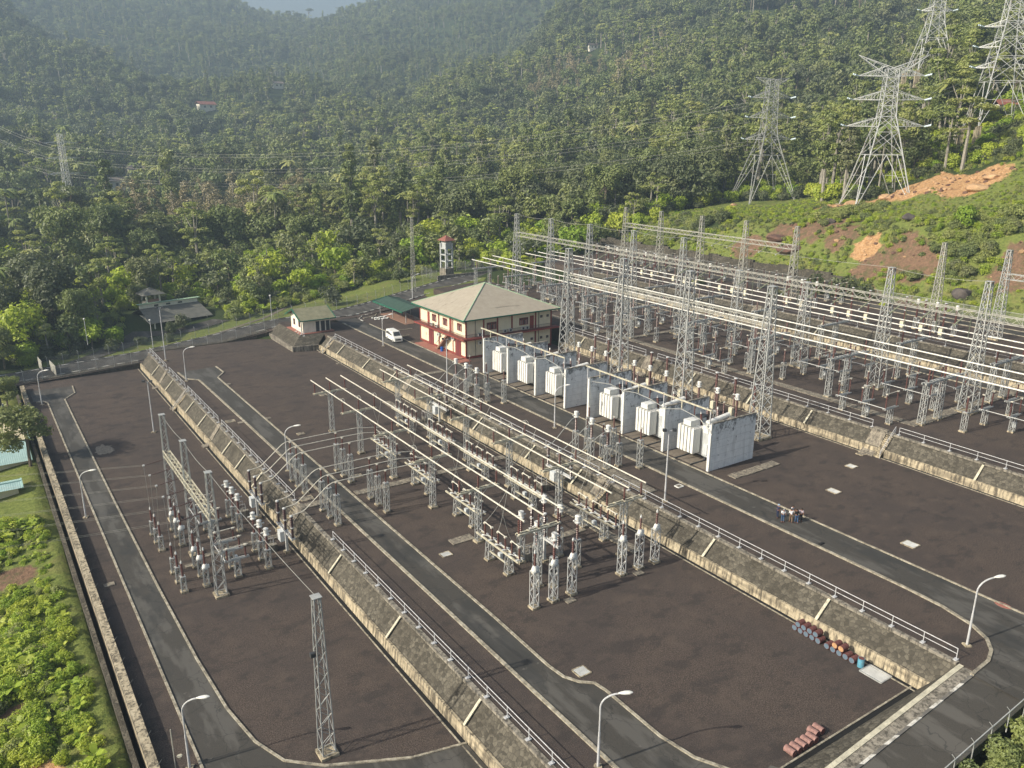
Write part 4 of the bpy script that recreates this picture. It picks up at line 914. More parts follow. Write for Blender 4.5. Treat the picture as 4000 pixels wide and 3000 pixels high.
# ------------------------------------------------------------------ main building
B0x, B1x, B0y, B1y = 80.8, 101.6, 135.9, 155.0
t = thing('control_building', 'two-storey cream building with red frames and a wide beige hip roof', 'building', (B0x, B0y, 0)); bw, bd = B1x - B0x, B1y - B0y
MB().box(0, bw, 0, bd, -.2, 8.15).build('wall', 'plaster_cream', t)
m = MB(); m.box(-.04, bw + .04, -.04, bd + .04, -.2, .42); m.build('plinth', 'red_paint', t)
m = MB(); m.prism([(-1.3, -1.3), (bw + 1.3, -1.3), (bw + 1.3, .0), (-.0, .0), (-.0, bd + .6), (-1.3, bd + .6)], 3.95, 4.25); m.build('balcony_slab', 'red_paint', t)
m = MB()
for a, b in (((-1.25, bd + .5), (-1.25, -1.25)), ((-1.25, -1.25), (bw + 1.2, -1.25))):
    a = Vector((*a, 0)); b = Vector((*b, 0)); n = int((b - a).length / .22)
    for z in (4.35, 5.15): m.bar(a + Vector((0, 0, z)), b + Vector((0, 0, z)), .05)
    for k in range(n + 1): p = a.lerp(b, k / n); m.bar((p.x, p.y, 4.3), (p.x, p.y, 5.15), .025)
m.build('balcony_rail', 'dark_metal', t)
m = MB()
for x in (0, 4.1, 7.4, 10.9, 16.8, bw): m.box(x - .16, x + .16, -.09, .05, 0, 8.1)
for y in (0, 5.1, 10.8, bd): m.box(-.09, .05, y - .13, y + .13, 0, 8.1)
m.build('columns', 'red_paint', t)
def window(p, ax, w, h, panes=4, frame='red_paint'):
    q = (lambda a, n, z: (p[0] + a, p[1] - n, p[2] + z)) if ax == 'x' else (lambda a, n, z: (p[0] - n, p[1] + a, p[2] + z))
    def bx(m, a0, a1, n0, n1, z0, z1):
        A = q(a0, n0, z0); B = q(a1, n1, z1); m.box(min(A[0], B[0]), max(A[0], B[0]), min(A[1], B[1]), max(A[1], B[1]), min(A[2], B[2]), max(A[2], B[2]))
    m = MB(); f = .09
    bx(m, 0, w, .02, .12, 0, f); bx(m, 0, w, .02, .12, h - f, h); bx(m, 0, w, .02, .12, h * .7, h * .7 + f * .7)
    for k in range(panes + 1): a = (w - f) * k / panes; bx(m, a, a + f, .022, .122, 0, h)
    fr = m.build('window', frame, t)
    m = MB(); bx(m, .02, w - .02, .01, .04, .02, h - .02); m.build('glass', 'window_glass', fr)
    m = MB(); bx(m, w * .1, w * .38, .041, .05, .1, h * .66); bx(m, w * .66, w * .9, .041, .05, .1, h * .66); m.build('curtain', 'curtain', fr)
for x in (4.8, 11.9 + .8): window((x, 0, 5.3), 'x', 2.3 if x < 6 else 2.2, 1.5)
for y in (1.6, 6.9 + .5, 12.0): window((0, y, 5.3), 'y', 1.7, 1.5, 3)
for x, z in ((15.6, 1.8), (18.0, 1.8), (19.6, 1.8), (18.0, 6.3), (19.6, 6.3)): window((x, 0, z), 'x', .55, .5, 1, 'dark_metal')
for (x, z0, z1, mt) in ((15.35, 4.3, 7.0, 'black_void'),): MB().box(x, x + 1.0, -.06, .02, z0, z1).build('door', 'red_paint', t)
for y, z0, z1, nm in ((14.9, 4.3, 6.9, 'door'), (5.6, 4.3, 7.2, 'door')): MB().box(-.06, .02, y, y + .9, z0, z1).build(nm, 'red_paint', t)
for y, wd in ((1.9, 2.3), (13.2, 2.2)):
    d = MB().box(-.07, .02, y, y + wd, .1, 3.3).build('door', 'red_door', t)
    MB().box(-.1, -.07, y + wd / 2 - .03, y + wd / 2 + .03, .1, 3.3).build('door_gap', 'dark_metal', d)
m = MB(); n = 12
for k in range(n): m.box(-1.25, -.1, 5.6 + k * .38, 5.6 + (k + 1) * .38, max(0, 4.0 * (n - k) / n - .42), 4.0 * (n - k) / n)
m.build('outside_stair', 'paving_red', t)
m = MB(); m.bar((-1.25, 5.6, 5.0), (-1.25, 10.2, 1.2), .06); m.build('stair_rail', 'dark_metal', t)
am = None
for (x, y, z, ax) in ((2.9, -.35, 4.35, 'x'), (8.9, -.35, 4.35, 'x'), (9.9 + .4, -.35, 4.35, 'x'), (13.4, -.35, 4.35, 'x'), (14.4, -.35, 4.35, 'x'), (3.0, -.35, 2.7, 'x'), (-.35, 13.4, 4.35, 'y'), (-.35, 11.3, 4.35, 'y'), (-.35, 4.6, 3.0, 'y'), (-.35, 10.6, 2.6, 'y')):
    o = MB().cbox((0, 0, .33), (.85, .35, .62) if ax == 'x' else (.35, .85, .62)).build('air_conditioner', 'white_paint', t); o.location = (x, y, z)
    g = MB().tube((0, -.18, .33), (0, -.2, .33), .24, 12) if ax == 'x' else MB().tube((-.18, 0, .33), (-.2, 0, .33), .24, 12)
    g.build('fan_grille', 'dark_metal', o)
m = MB(); m.tube((2.1, -.1, .3), (2.1, -.1, 7.9), .06); m.tube((17.6, -.1, .3), (17.6, -.1, 7.9), .07); m.tube((-.1, 11.0, .3), (-.1, 11.0, 7.9), .06); m.build('drain_pipe', 'concrete_old', t)
e = 1.35; az = 12.95; rc = [(-e, -e), (bw + e, -e), (bw + e, bd + e), (-e, bd + e)]; cx, cy = bw / 2, bd / 2
m = MB(); m.add([(*q, 8.15) for q in rc] + [(cx, cy, az)], [(0, 1, 4), (1, 2, 4), (2, 3, 4), (3, 0, 4)]); m.add([(*q, 8.02) for q in rc], [(3, 2, 1, 0)]); rf = m.build('roof', 'roof_beige', t)
m = MB()
for a in rc: m.tube((*a, 8.17), (cx, cy, az + .03), .13, 4)
m.build('ridge_cap', 'green_pale', rf)
m = MB()
for a, b in zip(rc, rc[1:] + rc[:1]):
    m.bar((*a, 8.02), (*b, 8.02), .26)
m.build('fascia', 'green_trim', rf)
m = MB(); m.prism([(-.3, .5), (-2.6, .5), (-2.6, bd - 2), (-.3, bd - 2)], .01, .12); m.prism([(0, -2.0), (0, 0), (-2.6, 0), (-2.6, -2.0)], .0, .10); m.build('apron', 'red_floor', t)
# ---- guard house
t = thing('guard_house', 'small white guard house with a mossy gable roof on a stone corner', 'building', (61.4, 174.2, 0)); gw, gd = 6.4, 7.6
MB().box(0, gw, 0, gd, 0, 3.3).build('wall', 'plaster_white', t)
m = MB(); m.add([(0, 0, 3.3), (0, gd, 3.3), (0, gd / 2, 4.9), (.2, 0, 3.3), (.2, gd, 3.3), (.2, gd / 2, 4.9)], [(0, 1, 2), (3, 5, 4)]); m.add([(gw, 0, 3.3), (gw, gd, 3.3), (gw, gd / 2, 4.9)], [(0, 2, 1)]); m.build('gable', 'plaster_white', t)
m = MB(); m.box(-1.0, gw + .6, -1.0, gd + .5, -.06, .12); m.build('floor_slab', 'red_floor', t)
for x, w_ in ((3.0, .8), (4.2, .9), (5.4, .8)): MB().box(x, x + w_, -.05, .02, .15, 2.4).build('door', 'dark_metal', t)
for y in (1.6, 4.9):
    o = MB().box(-.06, .02, y, y + 1.1, 1.1, 2.5).build('window', 'red_paint', t); MB().box(-.08, -.06, y + .12, y + .98, 1.2, 2.4).build('glass', 'window_glass', o)
MB().bar((-.35, .1, 0), (-.35, .1, 3.3), .25).build('corner_post', 'plaster_white', t)
m = MB(); o_ = 1.0
m.add([(-o_, -o_, 3.05), (gw + o_, -o_, 3.05), (gw + o_, gd / 2, 5.05), (-o_, gd / 2, 5.05), (gw + o_, gd + o_, 3.05), (-o_, gd + o_, 3.05)], [(0, 1, 2, 3), (3, 2, 4, 5)]); rf = m.build('roof', 'roof_moss', t)
m = MB(); m.bar((-o_, -o_, 3.0), (gw + o_, -o_, 3.0), .2)
for x in (-o_, gw + o_): m.bar((x, -o_, 3.02), (x, gd / 2, 5.0), .2); m.bar((x, gd + o_, 3.02), (x, gd / 2, 5.0), .2)
m.build('fascia', 'green_trim', rf)
railing(171.5, 176.5, 60.6, .1, 'short rail round the guard house platform', 1.6, .9)
# ---- canopy
t = thing('canopy', 'open green-roofed vehicle canopy left of the main building', 'canopy', (84.5, 170, 0))
m = MB(); m.add([(-.6, 0, 3.0), (3.2, 0, 3.9), (3.2, 16, 3.9), (-.6, 16, 3.0), (6.8, 0, 3.0), (6.8, 16, 3.0)], [(0, 1, 2, 3), (1, 4, 5, 2)]); m.build('roof', 'roof_dark', t)
m = MB(); m.bar((-.6, 0, 2.95), (-.6, 16, 2.95), .3); m.bar((-.6, 16, 2.95), (3.2, 16, 3.85), .3); m.bar((3.2, 16, 3.85), (6.8, 16, 2.95), .3); m.build('fascia', 'green_trim', t)
pm = None
for x in (.8, 5.6):
    for y in (1, 8, 15):
        if pm is None: m = MB(); m.bar((0, 0, 0), (0, 0, 3.2), .16); o = m.build('post', 'galv', t); pm = o.data
        else: o = link('post', pm, t)
        o.location = (x, y, 0)
MB().box(.2, 6.2, 0, 14, .0, .08).build('floor', 'paving_red', t)
kerb([(79.2, 181.5), (82.5, 182.3), (84.0, 184.5)], 0); kerb([(78.5, 165.4), (84, 165.4)], 0); kerb([(78.5, 160), (80.5, 160)], 0)
# white stones laid in rows beside the canopy
rr = random.Random(3); k = 0
for j in range(2):
    for i in range(9):
        o = thing('marker_stone', 'small white painted stone in the rows by the road bend', 'stone', (81.0 + i * .42 + rr.uniform(-.1, .1), 178.6 + j * 1.7 + rr.uniform(-.3, .3), 0), group='white stones in rows by the road bend')
        MB().lathe([(.2, 0), (.26, .1), (.14, .24)], (0, 0, 0), 7).build('stone', 'white_paint', o)
# ---- water tower
t = thing('water_tower', 'slender grey water tower with a red pyramid roof behind the main building', 'tower', (119.6, 211.8, 2.6), rz=rad(8))
for x in (-1.2, 1.2):
    for y in (-1.2, 1.2): MB().box(x - .2, x + .2, y - .2, y + .2, 2.3, 9.6).build('column', 'tank_grey', t)
m = MB()
for z in (4.2, 6.1, 7.9):
    m.box(-1.0, 1.0, -1.34, -1.06, z, z + .3); m.box(-1.0, 1.0, 1.06, 1.34, z, z + .3); m.box(-1.34, -1.06, -1.0, 1.0, z, z + .3); m.box(1.06, 1.34, -1.0, 1.0, z, z + .3)
m.build('ring_beams', 'tank_grey', t)
MB().box(-1.5, 1.5, -1.5, 1.5, -.2, 2.3).build('base_room', 'concrete_old', t)
MB().box(-1.05, 1.05, -1.05, 1.05, 8.2, 10.1).build('tank', 'tank_grey', t)
MB().box(-1.0, 1.0, -1.0, 1.0, 10.1, 10.5).build('void', 'black_void', t)
m = MB(); m.add([(-2, -2, 10.4), (2, -2, 10.4), (2, 2, 10.4), (-2, 2, 10.4), (0, 0, 11.9)], [(0, 1, 4), (1, 2, 4), (2, 3, 4), (3, 0, 4), (3, 2, 1, 0)]); m.build('roof', 'roof_tile', t)
# ---- house beyond the road, with lantern tower
t = thing('long_house', 'low house with grey roof, white clerestory and lantern tower beyond the climbing road', 'house', (39.0, 227.0, -6.9), rz=rad(10))
MB().box(0, 14.5, 0, 7.5, -2.0, 3.0).build('wall', 'plaster_white', t)
m = MB(); m.add([(-1.2, -3.4, 2.5), (15.7, -3.4, 2.5), (15.2, 4.2, 5.2), (-.7, 4.2, 5.2)], [(0, 1, 2, 3)]); m.add([(-1.2, 4.4, 5.0), (15.7, 4.4, 5.0), (15.7, 9.5, 3.2), (-1.2, 9.5, 3.2)], [(0, 1, 2, 3)]); m.build('roof', 'roof_grey', t)
m = MB(); m.box(-.6, 15.0, 4.2, 4.6, 5.1, 6.3); m.build('clerestory', 'plaster_white', t)
m = MB(); m.box(-1.1, 15.6, 3.7, 5.1, 6.3, 6.42); m.build('clerestory_roof', 'green_pale', t)
for x in (3.2, 6.4, 9.6): MB().box(x, x + 1.1, 4.12, 4.2, 5.45, 5.85).build('vent', 'dark_metal', t)
for x in (0.2, 3.4, 6.6, 14.2): MB().box(x - .12, x + .12, -3.0, -2.76, -2, 2.5).build('pillar', 'plaster_white', t)
MB().box(4.4, 5.6, -.06, .02, -1.5, 1.9).build('door', 'black_void', t); MB().box(8.0, 10.6, -.06, .02, 0, 1.6).build('window', 'window_glass', t)
m = MB(); m.box(1.6, 5.4, 5.0, 8.6, 3.0, 6.5); m.build('tower_base', 'plaster_white', t)
for x in (1.8, 5.2):
    for y in (5.2, 8.4): MB().box(x - .2, x + .2, y - .2, y + .2, 6.5, 8.6).build('tower_pillar', 'plaster_white', t)
m = MB(); m.box(1.7, 5.3, 5.05, 5.25, 6.5, 7.2); m.build('tower_parapet', 'paving_red', t)
m = MB(); m.add([(.4, 3.8, 8.5), (6.6, 3.8, 8.5), (6.6, 9.8, 8.5), (.4, 9.8, 8.5), (3.5, 6.8, 10.2)], [(0, 1, 4), (1, 2, 4), (2, 3, 4), (3, 0, 4), (3, 2, 1, 0)]); m.build('tower_roof', 'roof_grey', t)
# ---- neighbours left of the boundary wall
def shed(label, x, y, z, w_, d_, h, roofs, rz=0, rise=1.6):
    t = thing('shed', label, 'shed', (x, y, z), rz=rz)
    MB().box(.3, w_ - .3, .3, d_ - .3, -2, h).build('wall', 'plaster_cream', t)
    m = MB(); m.add([(-.5, -.5, h), (w_ + .3, -.5, h), (w_ + .3, d_ * .5, h + rise), (-.5, d_ * .5, h + rise)], [(0, 1, 2, 3)]); m.build('roof', roofs[0], t)
    m = MB(); m.add([(-.5, d_ * .5, h + rise), (w_ + .3, d_ * .5, h + rise), (w_ + .3, d_ + .5, h), (-.5, d_ + .5, h)], [(0, 1, 2, 3)]); m.build('roof', roofs[1], t)
    m = MB(); m.bar((w_ + .3, -.5, h), (w_ + .3, d_ * .5, h + rise), .18); m.bar((w_ + .3, d_ + .5, h), (w_ + .3, d_ * .5, h + rise), .18); m.bar((-.5, d_ * .5, h + rise), (w_ + .3, d_ * .5, h + rise), .25); m.build('trim', 'teal_trim', t)
    return t
shed('long shed with cream corrugated roof behind the leafy tree at the left edge', -14, 150.2, -8.6, 18.8, 17, 3.1, ('roof_cream', 'roof_cream'), rise=1.3)
shed('lean-to with teal corrugated roof in front of the cream shed', -14, 142.8, -8.6, 18.4, 15.0, 1.9, ('roof_teal', 'roof_teal'), rise=1.0)
shed('small open shelter with teal roof at the left edge', -4.5, 131.0, -8.8, 6.8, 3.0, 2.3, ('roof_teal', 'roof_teal'), rise=.4)
t = thing('water_tank', 'black water tank on a thin steel stand at the left edge', 'tank', (1.6, 167.5, -8.8)); m = MB(); lattice(m, 4.5, 2.4, 2.0, 3, .1, .06); m.build('stand', 'galv_old', t)
MB().lathe([(.8, 0), (.85, .1), (.85, 1.4), (.5, 1.7), (.2, 1.8)], (0, 0, 4.6), 16).build('tank', 'rubber', t); MB().cbox((0, 0, 4.55), (2.2, 2.2, .08)).build('platform', 'galv_old', t)
# ------------------------------------------------------------------ van
t = thing('van', 'white passenger van parked on the road before the main building', 'van', (75.6, 157.6, .03), rz=rad(-94))
m = MB(); L, Wd = 5.1, 1.8
side = [(-2.55, .35), (-2.55, 1.25), (-2.45, 2.05), (-2.2, 2.25), (1.2, 2.25), (1.9, 1.35), (2.45, 1.1), (2.58, .75), (2.55, .35)]
n = len(side); m.add([(x, -.9 if z < 1.4 else -.78, z) for x, z in side] + [(x, .9 if z < 1.4 else .78, z) for x, z in side], [tuple(range(n))[::-1], tuple(range(n, 2 * n))] + [(k, (k + 1) % n, n + (k + 1) % n, n + k) for k in range(n)])
m.build('body', 'white_paint', t)
m = MB()
for s in (-1, 1):
    for a, b in ((-2.3, -1.2), (-1.1, -.1), (0, .95)): m.add([(a, s * .905, 1.35), (b, s * .905, 1.35), (b, s * .80, 1.98), (a, s * .80, 1.98)], [(0, 1, 2, 3)])
m.add([(1.93, -.72, 1.42), (1.93, .72, 1.42), (1.32, .68, 2.16), (1.32, -.68, 2.16)], [(0, 1, 2, 3)]); m.add([(-2.56, -.7, 1.35), (-2.56, .7, 1.35), (-2.49, .65, 1.95), (-2.49, -.65, 1.95)], [(0, 1, 2, 3)])
m.build('windows', 'window_glass', t)
for s in (-1, 1): MB().box(2.42, 2.6, s * .75 - .14, s * .75 + .14, .8, .98).build('headlight', 'glass_pale', t)
MB().box(2.5, 2.62, -.55, .55, .55, .85).build('grille', 'dark_metal', t); MB().box(2.45, 2.68, -.9, .9, .3, .5).build('bumper', 'white_paint', t)
for x in (-1.6, 1.65):
    for s in (-1, 1):
        o = MB().tube((x, s * .72, .34), (x, s * .93, .34), .34, 16).build('wheel', 'rubber', t); MB().tube((x, s * .93, .34), (x, s * .94, .34), .2, 12).build('rim', 'galv_bright', o)
# ------------------------------------------------------------------ oil drums
def mk_drum(body, lid):
    def f():
        t = thing('oil_drum', '', 'drum'); m = MB()
        m.lathe([(.28, 0), (.29, .03), (.29, .27), (.305, .3), (.29, .33), (.29, .57), (.305, .6), (.29, .63), (.29, .85), (.3, .88)], (0, 0, 0), 14); m.build('barrel', body, t)
        m = MB(); m.lathe([(.265, .87), (.265, .885)], (0, 0, 0), 14); m.lathe([(.265, -.005), (.265, .01)], (0, 0, 0), 14); m.build('lid', lid, t); return t
    return f
DR = Kind(mk_drum('drum_rust', 'drum_lid')); DO = Kind(mk_drum('drum_rust', 'drum_lid_orange')); DP = Kind(mk_drum('drum_pink', 'drum_rust')); DB = Kind(mk_drum('blue_drum', 'drum_rust'))
def lay(K, x, y, z, label, group, az=0.0):
    o = K.put((x, y, z), label, group); o.rotation_euler = (0, rad(-90), az); return o
for k in range(5): lay(DR, 62.35, 42.0 - k * .66, Z2 + .3, 'rusty oil drum with pale lid, %s in the bottom row of the farther stack' % ORD[4 - k], 'stacked oil drums by the wall')
for k in range(4): lay(DR, 62.35, 41.67 - k * .66, Z2 + .82, 'rusty oil drum with pale lid, %s in the top row of the farther stack' % ORD[3 - k], 'stacked oil drums by the wall')
for k in range(5): lay(DR, 62.35, 38.4 - k * .66, Z2 + .3, 'rusty oil drum with pale lid, %s in the bottom row of the nearer stack' % ORD[4 - k], 'stacked oil drums by the wall')
for k in range(2): lay(DO, 62.35, 37.6 - k * .66, Z2 + .82, 'oil drum with rusty orange lid lying on top of the nearer stack, %s' % ['left', 'right'][k], 'stacked oil drums by the wall')
o = DB.put((61.75, 35.0, Z2), 'upright light blue drum beside the stacked oil drums')
for k in range(7): lay(DP, 47.4 + k * .66, 31.9 + (0 if k < 5 else .35), Z2 + .3, 'dusty pinkish drum in the row near the bottom edge, %s from the left' % ['first', 'second', 'third', 'fourth', 'fifth', 'sixth', 'seventh'][k], 'row of pinkish drums', rad(90))
DB2 = MB().lathe([(.3, 0), (.31, .05), (.31, .88), (.27, .92)], (0, 0, 0), 14).build('plastic_barrel', 'blue_plastic'); DB2.location = (79.6, 143.6, .1); DB2['label'] = 'bright blue plastic barrel at the foot of the outside stairs'; DB2['category'] = 'barrel'
# ------------------------------------------------------------------ manholes, grates, slabs, bits
def cover(x, y, z, w_, d_, label, grate=True, mat='concrete', rz=0, cat='drain cover'):
    t = thing('drain_cover', label, cat, (x, y, z), rz=rz)
    m = MB(); f = .12; h = .09
    for a in (-1, 1): m.box(a * w_ / 2 - f / 2, a * w_ / 2 + f / 2, -d_ / 2, d_ / 2, -.1, h); m.box(-w_ / 2, w_ / 2, a * d_ / 2 - f / 2, a * d_ / 2 + f / 2, -.1, h - .003)
    m.build('frame', mat, t)
    if grate:
        m = MB()
        for k in range(9): xx = -w_ / 2 + w_ * (k + .5) / 9; m.box(xx - w_ / 34, xx + w_ / 34, -d_ / 2, d_ / 2, .0, h - .01)
        m.build('bars', 'galv_bright', t); MB().box(-w_ / 2, w_ / 2, -d_ / 2, d_ / 2, -.1, .01).build('pit', 'black_void', t)
    else: MB().box(-w_ / 2, w_ / 2, -d_ / 2, d_ / 2, -.1, h - .02).build('lid', 'concrete_slab', t)
cover(40.75, 73.6, Z2, 1.2, 1.0, 'pale ribbed drain cover beside the inner road, before the long slab'); cover(40.3, 48.35, Z2, 1.25, 1.2, 'pale ribbed drain cover above the bend of the inner road')
cover(96.1, 59.9, Z3, 1.2, 1.2, 'square drain cover right of the nearest transformer, upper one'); cover(87.0, 56.2, Z3, 1.1, 1.5, 'barred drain cover between the people and the upper wall'); cover(81.8, 42.8, Z3, 1.3, 1.5, 'grey barred drain cover on the gravel right of the transformer road')
cover(101.3, 61.9, Z3, 1.2, 1.0, 'white slab cover at the foot of the wide chute steps', False); cover(61.9, 33.6, Z2, 1.6, 2.1, 'large steel grating at the end of the oil drums', mat='galv')
for (u, v, z, w_, l) in ((1175, 1695, Z2, 1.1, 'pale cover by the inner road lamp, under the farthest curved pipes'), (900, 1646, Z2, 1.4, 'pale cover between the lowest wall and the inner road, far one'), (1262, 1543, Z2, 1.2, 'pale cover under the far end of the front busbars'), (1198, 1948, Z2, 1.6, 'large pale cover beside the steps between breakers'), (1395, 1860, Z2, 1.3, 'pale cover between two trios of lattice pillars'), (2652, 1900, Z3, .9, 'small white cover beside the slabs left of the transformer road')):
    x, y = gp(u, v, z); cover(x, y, z, w_, w_ * .8, l, False, 'white_paint' if 'white' in l else 'concrete')
for (u, v, z, l) in ((890, 1502, Z2, 'small slab at the kerb of the inner road, far one'), (1045, 1635, Z2, 'small slab at the kerb of the inner road, middle one'), (943, 1651, Z2, 'small slab at the left kerb of the inner road'), (2227, 2347, Z2, 'small slab in front of the nearest white-headed pillars'), (2494, 2240, Z2, 'small slab in front of the rear white-headed pillars'), (1325, 1420, Z2, 'narrow slab at the far foot of the wall'), (427, 2285, Z1, 'dark slab left of the lowest road'), (743, 2210, Z1, 'flat slab between the instrument stands of the lowest yard')):
    x, y = gp(u, v, z); o = MB().box(-.55, .55, -.4, .4, -.1, .1).build('concrete_slab_block', 'concrete_slab'); o.location = (x, y, z); o['label'] = l; o['category'] = 'slab'
x, y = gp(410, 1757, Z1); rr = random.Random(4); o = MB().prism([(q * rr.uniform(.55, 1.05) * cos(k * pi / 15), rr.uniform(.6, 1.1) * q * sin(k * pi / 15)) for k in range(30) for q in (1.6,)], 0, .045).build('dry_mud_patch', 'dust', kind='structure'); o.location = (x, y, Z1 - .01); o.scale = (1.0, 1.7, 1)
# ------------------------------------------------------------------ lamps and masts
def mk_lamp():
    t = thing('street_lamp', '', 'street lamp'); m = MB(); m.box(-.3, .3, -.3, .3, -.1, .12); m.build('base', 'concrete', t)
    m = MB(); pts = [(0, 0, 0), (0, 0, 3.2), (0, 0, 5.4)] + [(1.6 * (1 - cos(a)), 0, 5.4 + 1.3 * sin(a)) for a in [rad(q) for q in range(10, 81, 10)]]
    m.tube(pts[0], pts[1], .11, 8, .09); m.path(pts[1:], .07, 8); m.build('pole', 'rail_paint', t)
    m = MB(); c = Vector((1.75, 0, 6.78)); n = 10; R_ = []
    for k, (dx, r) in enumerate(((-.5, .05), (-.3, .13), (0, .2), (.3, .19), (.5, .1), (.58, .02))): R_.append([(c.x + dx, c.y + r * cos(2 * pi * j / n), c.z + .12 * dx + r * .6 * sin(2 * pi * j / n)) for j in range(n)])
    m.add([p for r in R_ for p in r], [(i * n + j, i * n + (j + 1) % n, (i + 1) * n + (j + 1) % n, (i + 1) * n + j) for i in range(5) for j in range(n)]); m.build('lamp_head', 'white_paint', t, smooth=True); return t
LAMP = Kind(mk_lamp)
for (x, y, z, rz, l) in ((8.8, 170.3, Z1, -34, 'curved street lamp at the far end of the lowest road'), (8.7, 113.9, Z1, -34, 'curved street lamp halfway along the lowest road'), (9.0, 59.5, Z1, -34, 'curved street lamp nearest the bottom left corner'),
                         (32.8, 160.5, Z2, -34, 'curved street lamp at the far end of the inner road'), (34.1, 107.2, Z2, -34, 'curved street lamp beside the farther curved bus pipes'), (34.1, 38.6, Z2, -38, 'big near street lamp at the bottom centre of the picture'),
                         (71.5, 94.2, Z3, -25, 'curved street lamp in front of the fourth transformer bay'), (68.4, 29.4, Z3, -30, 'curved street lamp on the gravel bend at the right'), (71.4, 154.2, Z3, -20, 'curved street lamp beside the parked van'), (98.3, 192.8, .6, 0, 'curved street lamp by the fence behind the main building')):
    LAMP.put((x, y, z), l, 'curved street lamps', rad(rz))
def mk_flood():
    t = thing('floodlight_pole', '', 'light pole'); MB().box(-.35, .35, -.35, .35, -.1, .15).build('base', 'concrete', t)
    m = MB(); m.tube((0, 0, 0), (0, 0, 9.0), .12, 8, .07); m.bar((-.7, 0, 9), (.7, 0, 9.0), .07); m.build('pole', 'rail_paint', t)
    for s in (-.6, .6): MB().cbox((s, -.15, 9.15), (.45, .35, .32)).build('floodlight', 'dark_metal', t)
    return t
FL = Kind(mk_flood)
for (x, y, z, l, s) in ((23.1, 143.3, Z1, 'slim floodlight pole on the gravel of the lowest yard', 1), (32.8, 178.2, Z2, 'slim floodlight pole near the climbing road', 1.25), (67.1, 65.8, Z3, 'tall floodlight pole before the nearest transformer', 1.02), (68.6, 122.1, Z3, 'floodlight pole between the railing and the building', .95)):
    o = FL.put((x, y, z), l, 'floodlight poles', rad(-30)); o.scale = (1, 1, s)
for (u, v, z, h, l) in ((342, 1340, -4.8, 5.6, 'thin lamp post on the grass bank beyond the climbing road'), (599, 1362, -4.9, 6.5, 'thin lamp post at the fence behind the lowest wall'), (1063, 1256, -1.2, 6.2, 'thin lamp post at the left of the guard house')):
    x, y = gp(u, v, z); t = thing('lamp_post', l, 'lamp post', (x, y, z)); MB().tube((0, 0, -.5), (0, 0, h), .07, 6).build('pole', 'rail_paint', t); MB().lathe([(.05, 0), (.22, .1), (.25, .28), (.1, .42)], (0, 0, h), 10).build('globe', 'white_paint', t)
x, y = gp(684, 2999, Z1); t = thing('siren_post', 'rusty thin post with a small horn at the bottom left', 'post', (x, y - .3, Z1)); MB().tube((0, 0, 0), (0, 0, 3.9), .05, 6).build('pole', 'galv_old', t); MB().lathe([(.05, 0), (.22, .3)], (.4, 0, .9), 10).build('horn', 'beam_cream', t)
t = thing('gate', 'grey sheet-metal gate wings standing open at the left', 'gate', (13.2, 190.2, -5.9))
for (a, b) in (((0, -1.6), (-.5, 4.6)), ((-2.0, 4.2), (-2.3, 9.0))):
    m = MB(); m.add([(a[0], a[1], 0), (b[0], b[1], 0), (b[0], b[1], 2.3), (a[0], a[1], 2.3), (a[0] + .1, a[1], 0), (b[0] + .1, b[1], 0), (b[0] + .1, b[1], 2.3), (a[0] + .1, a[1], 2.3)], [(0, 1, 2, 3), (7, 6, 5, 4), (3, 2, 6, 7)]); m.build('wing', 'galv_old', t)
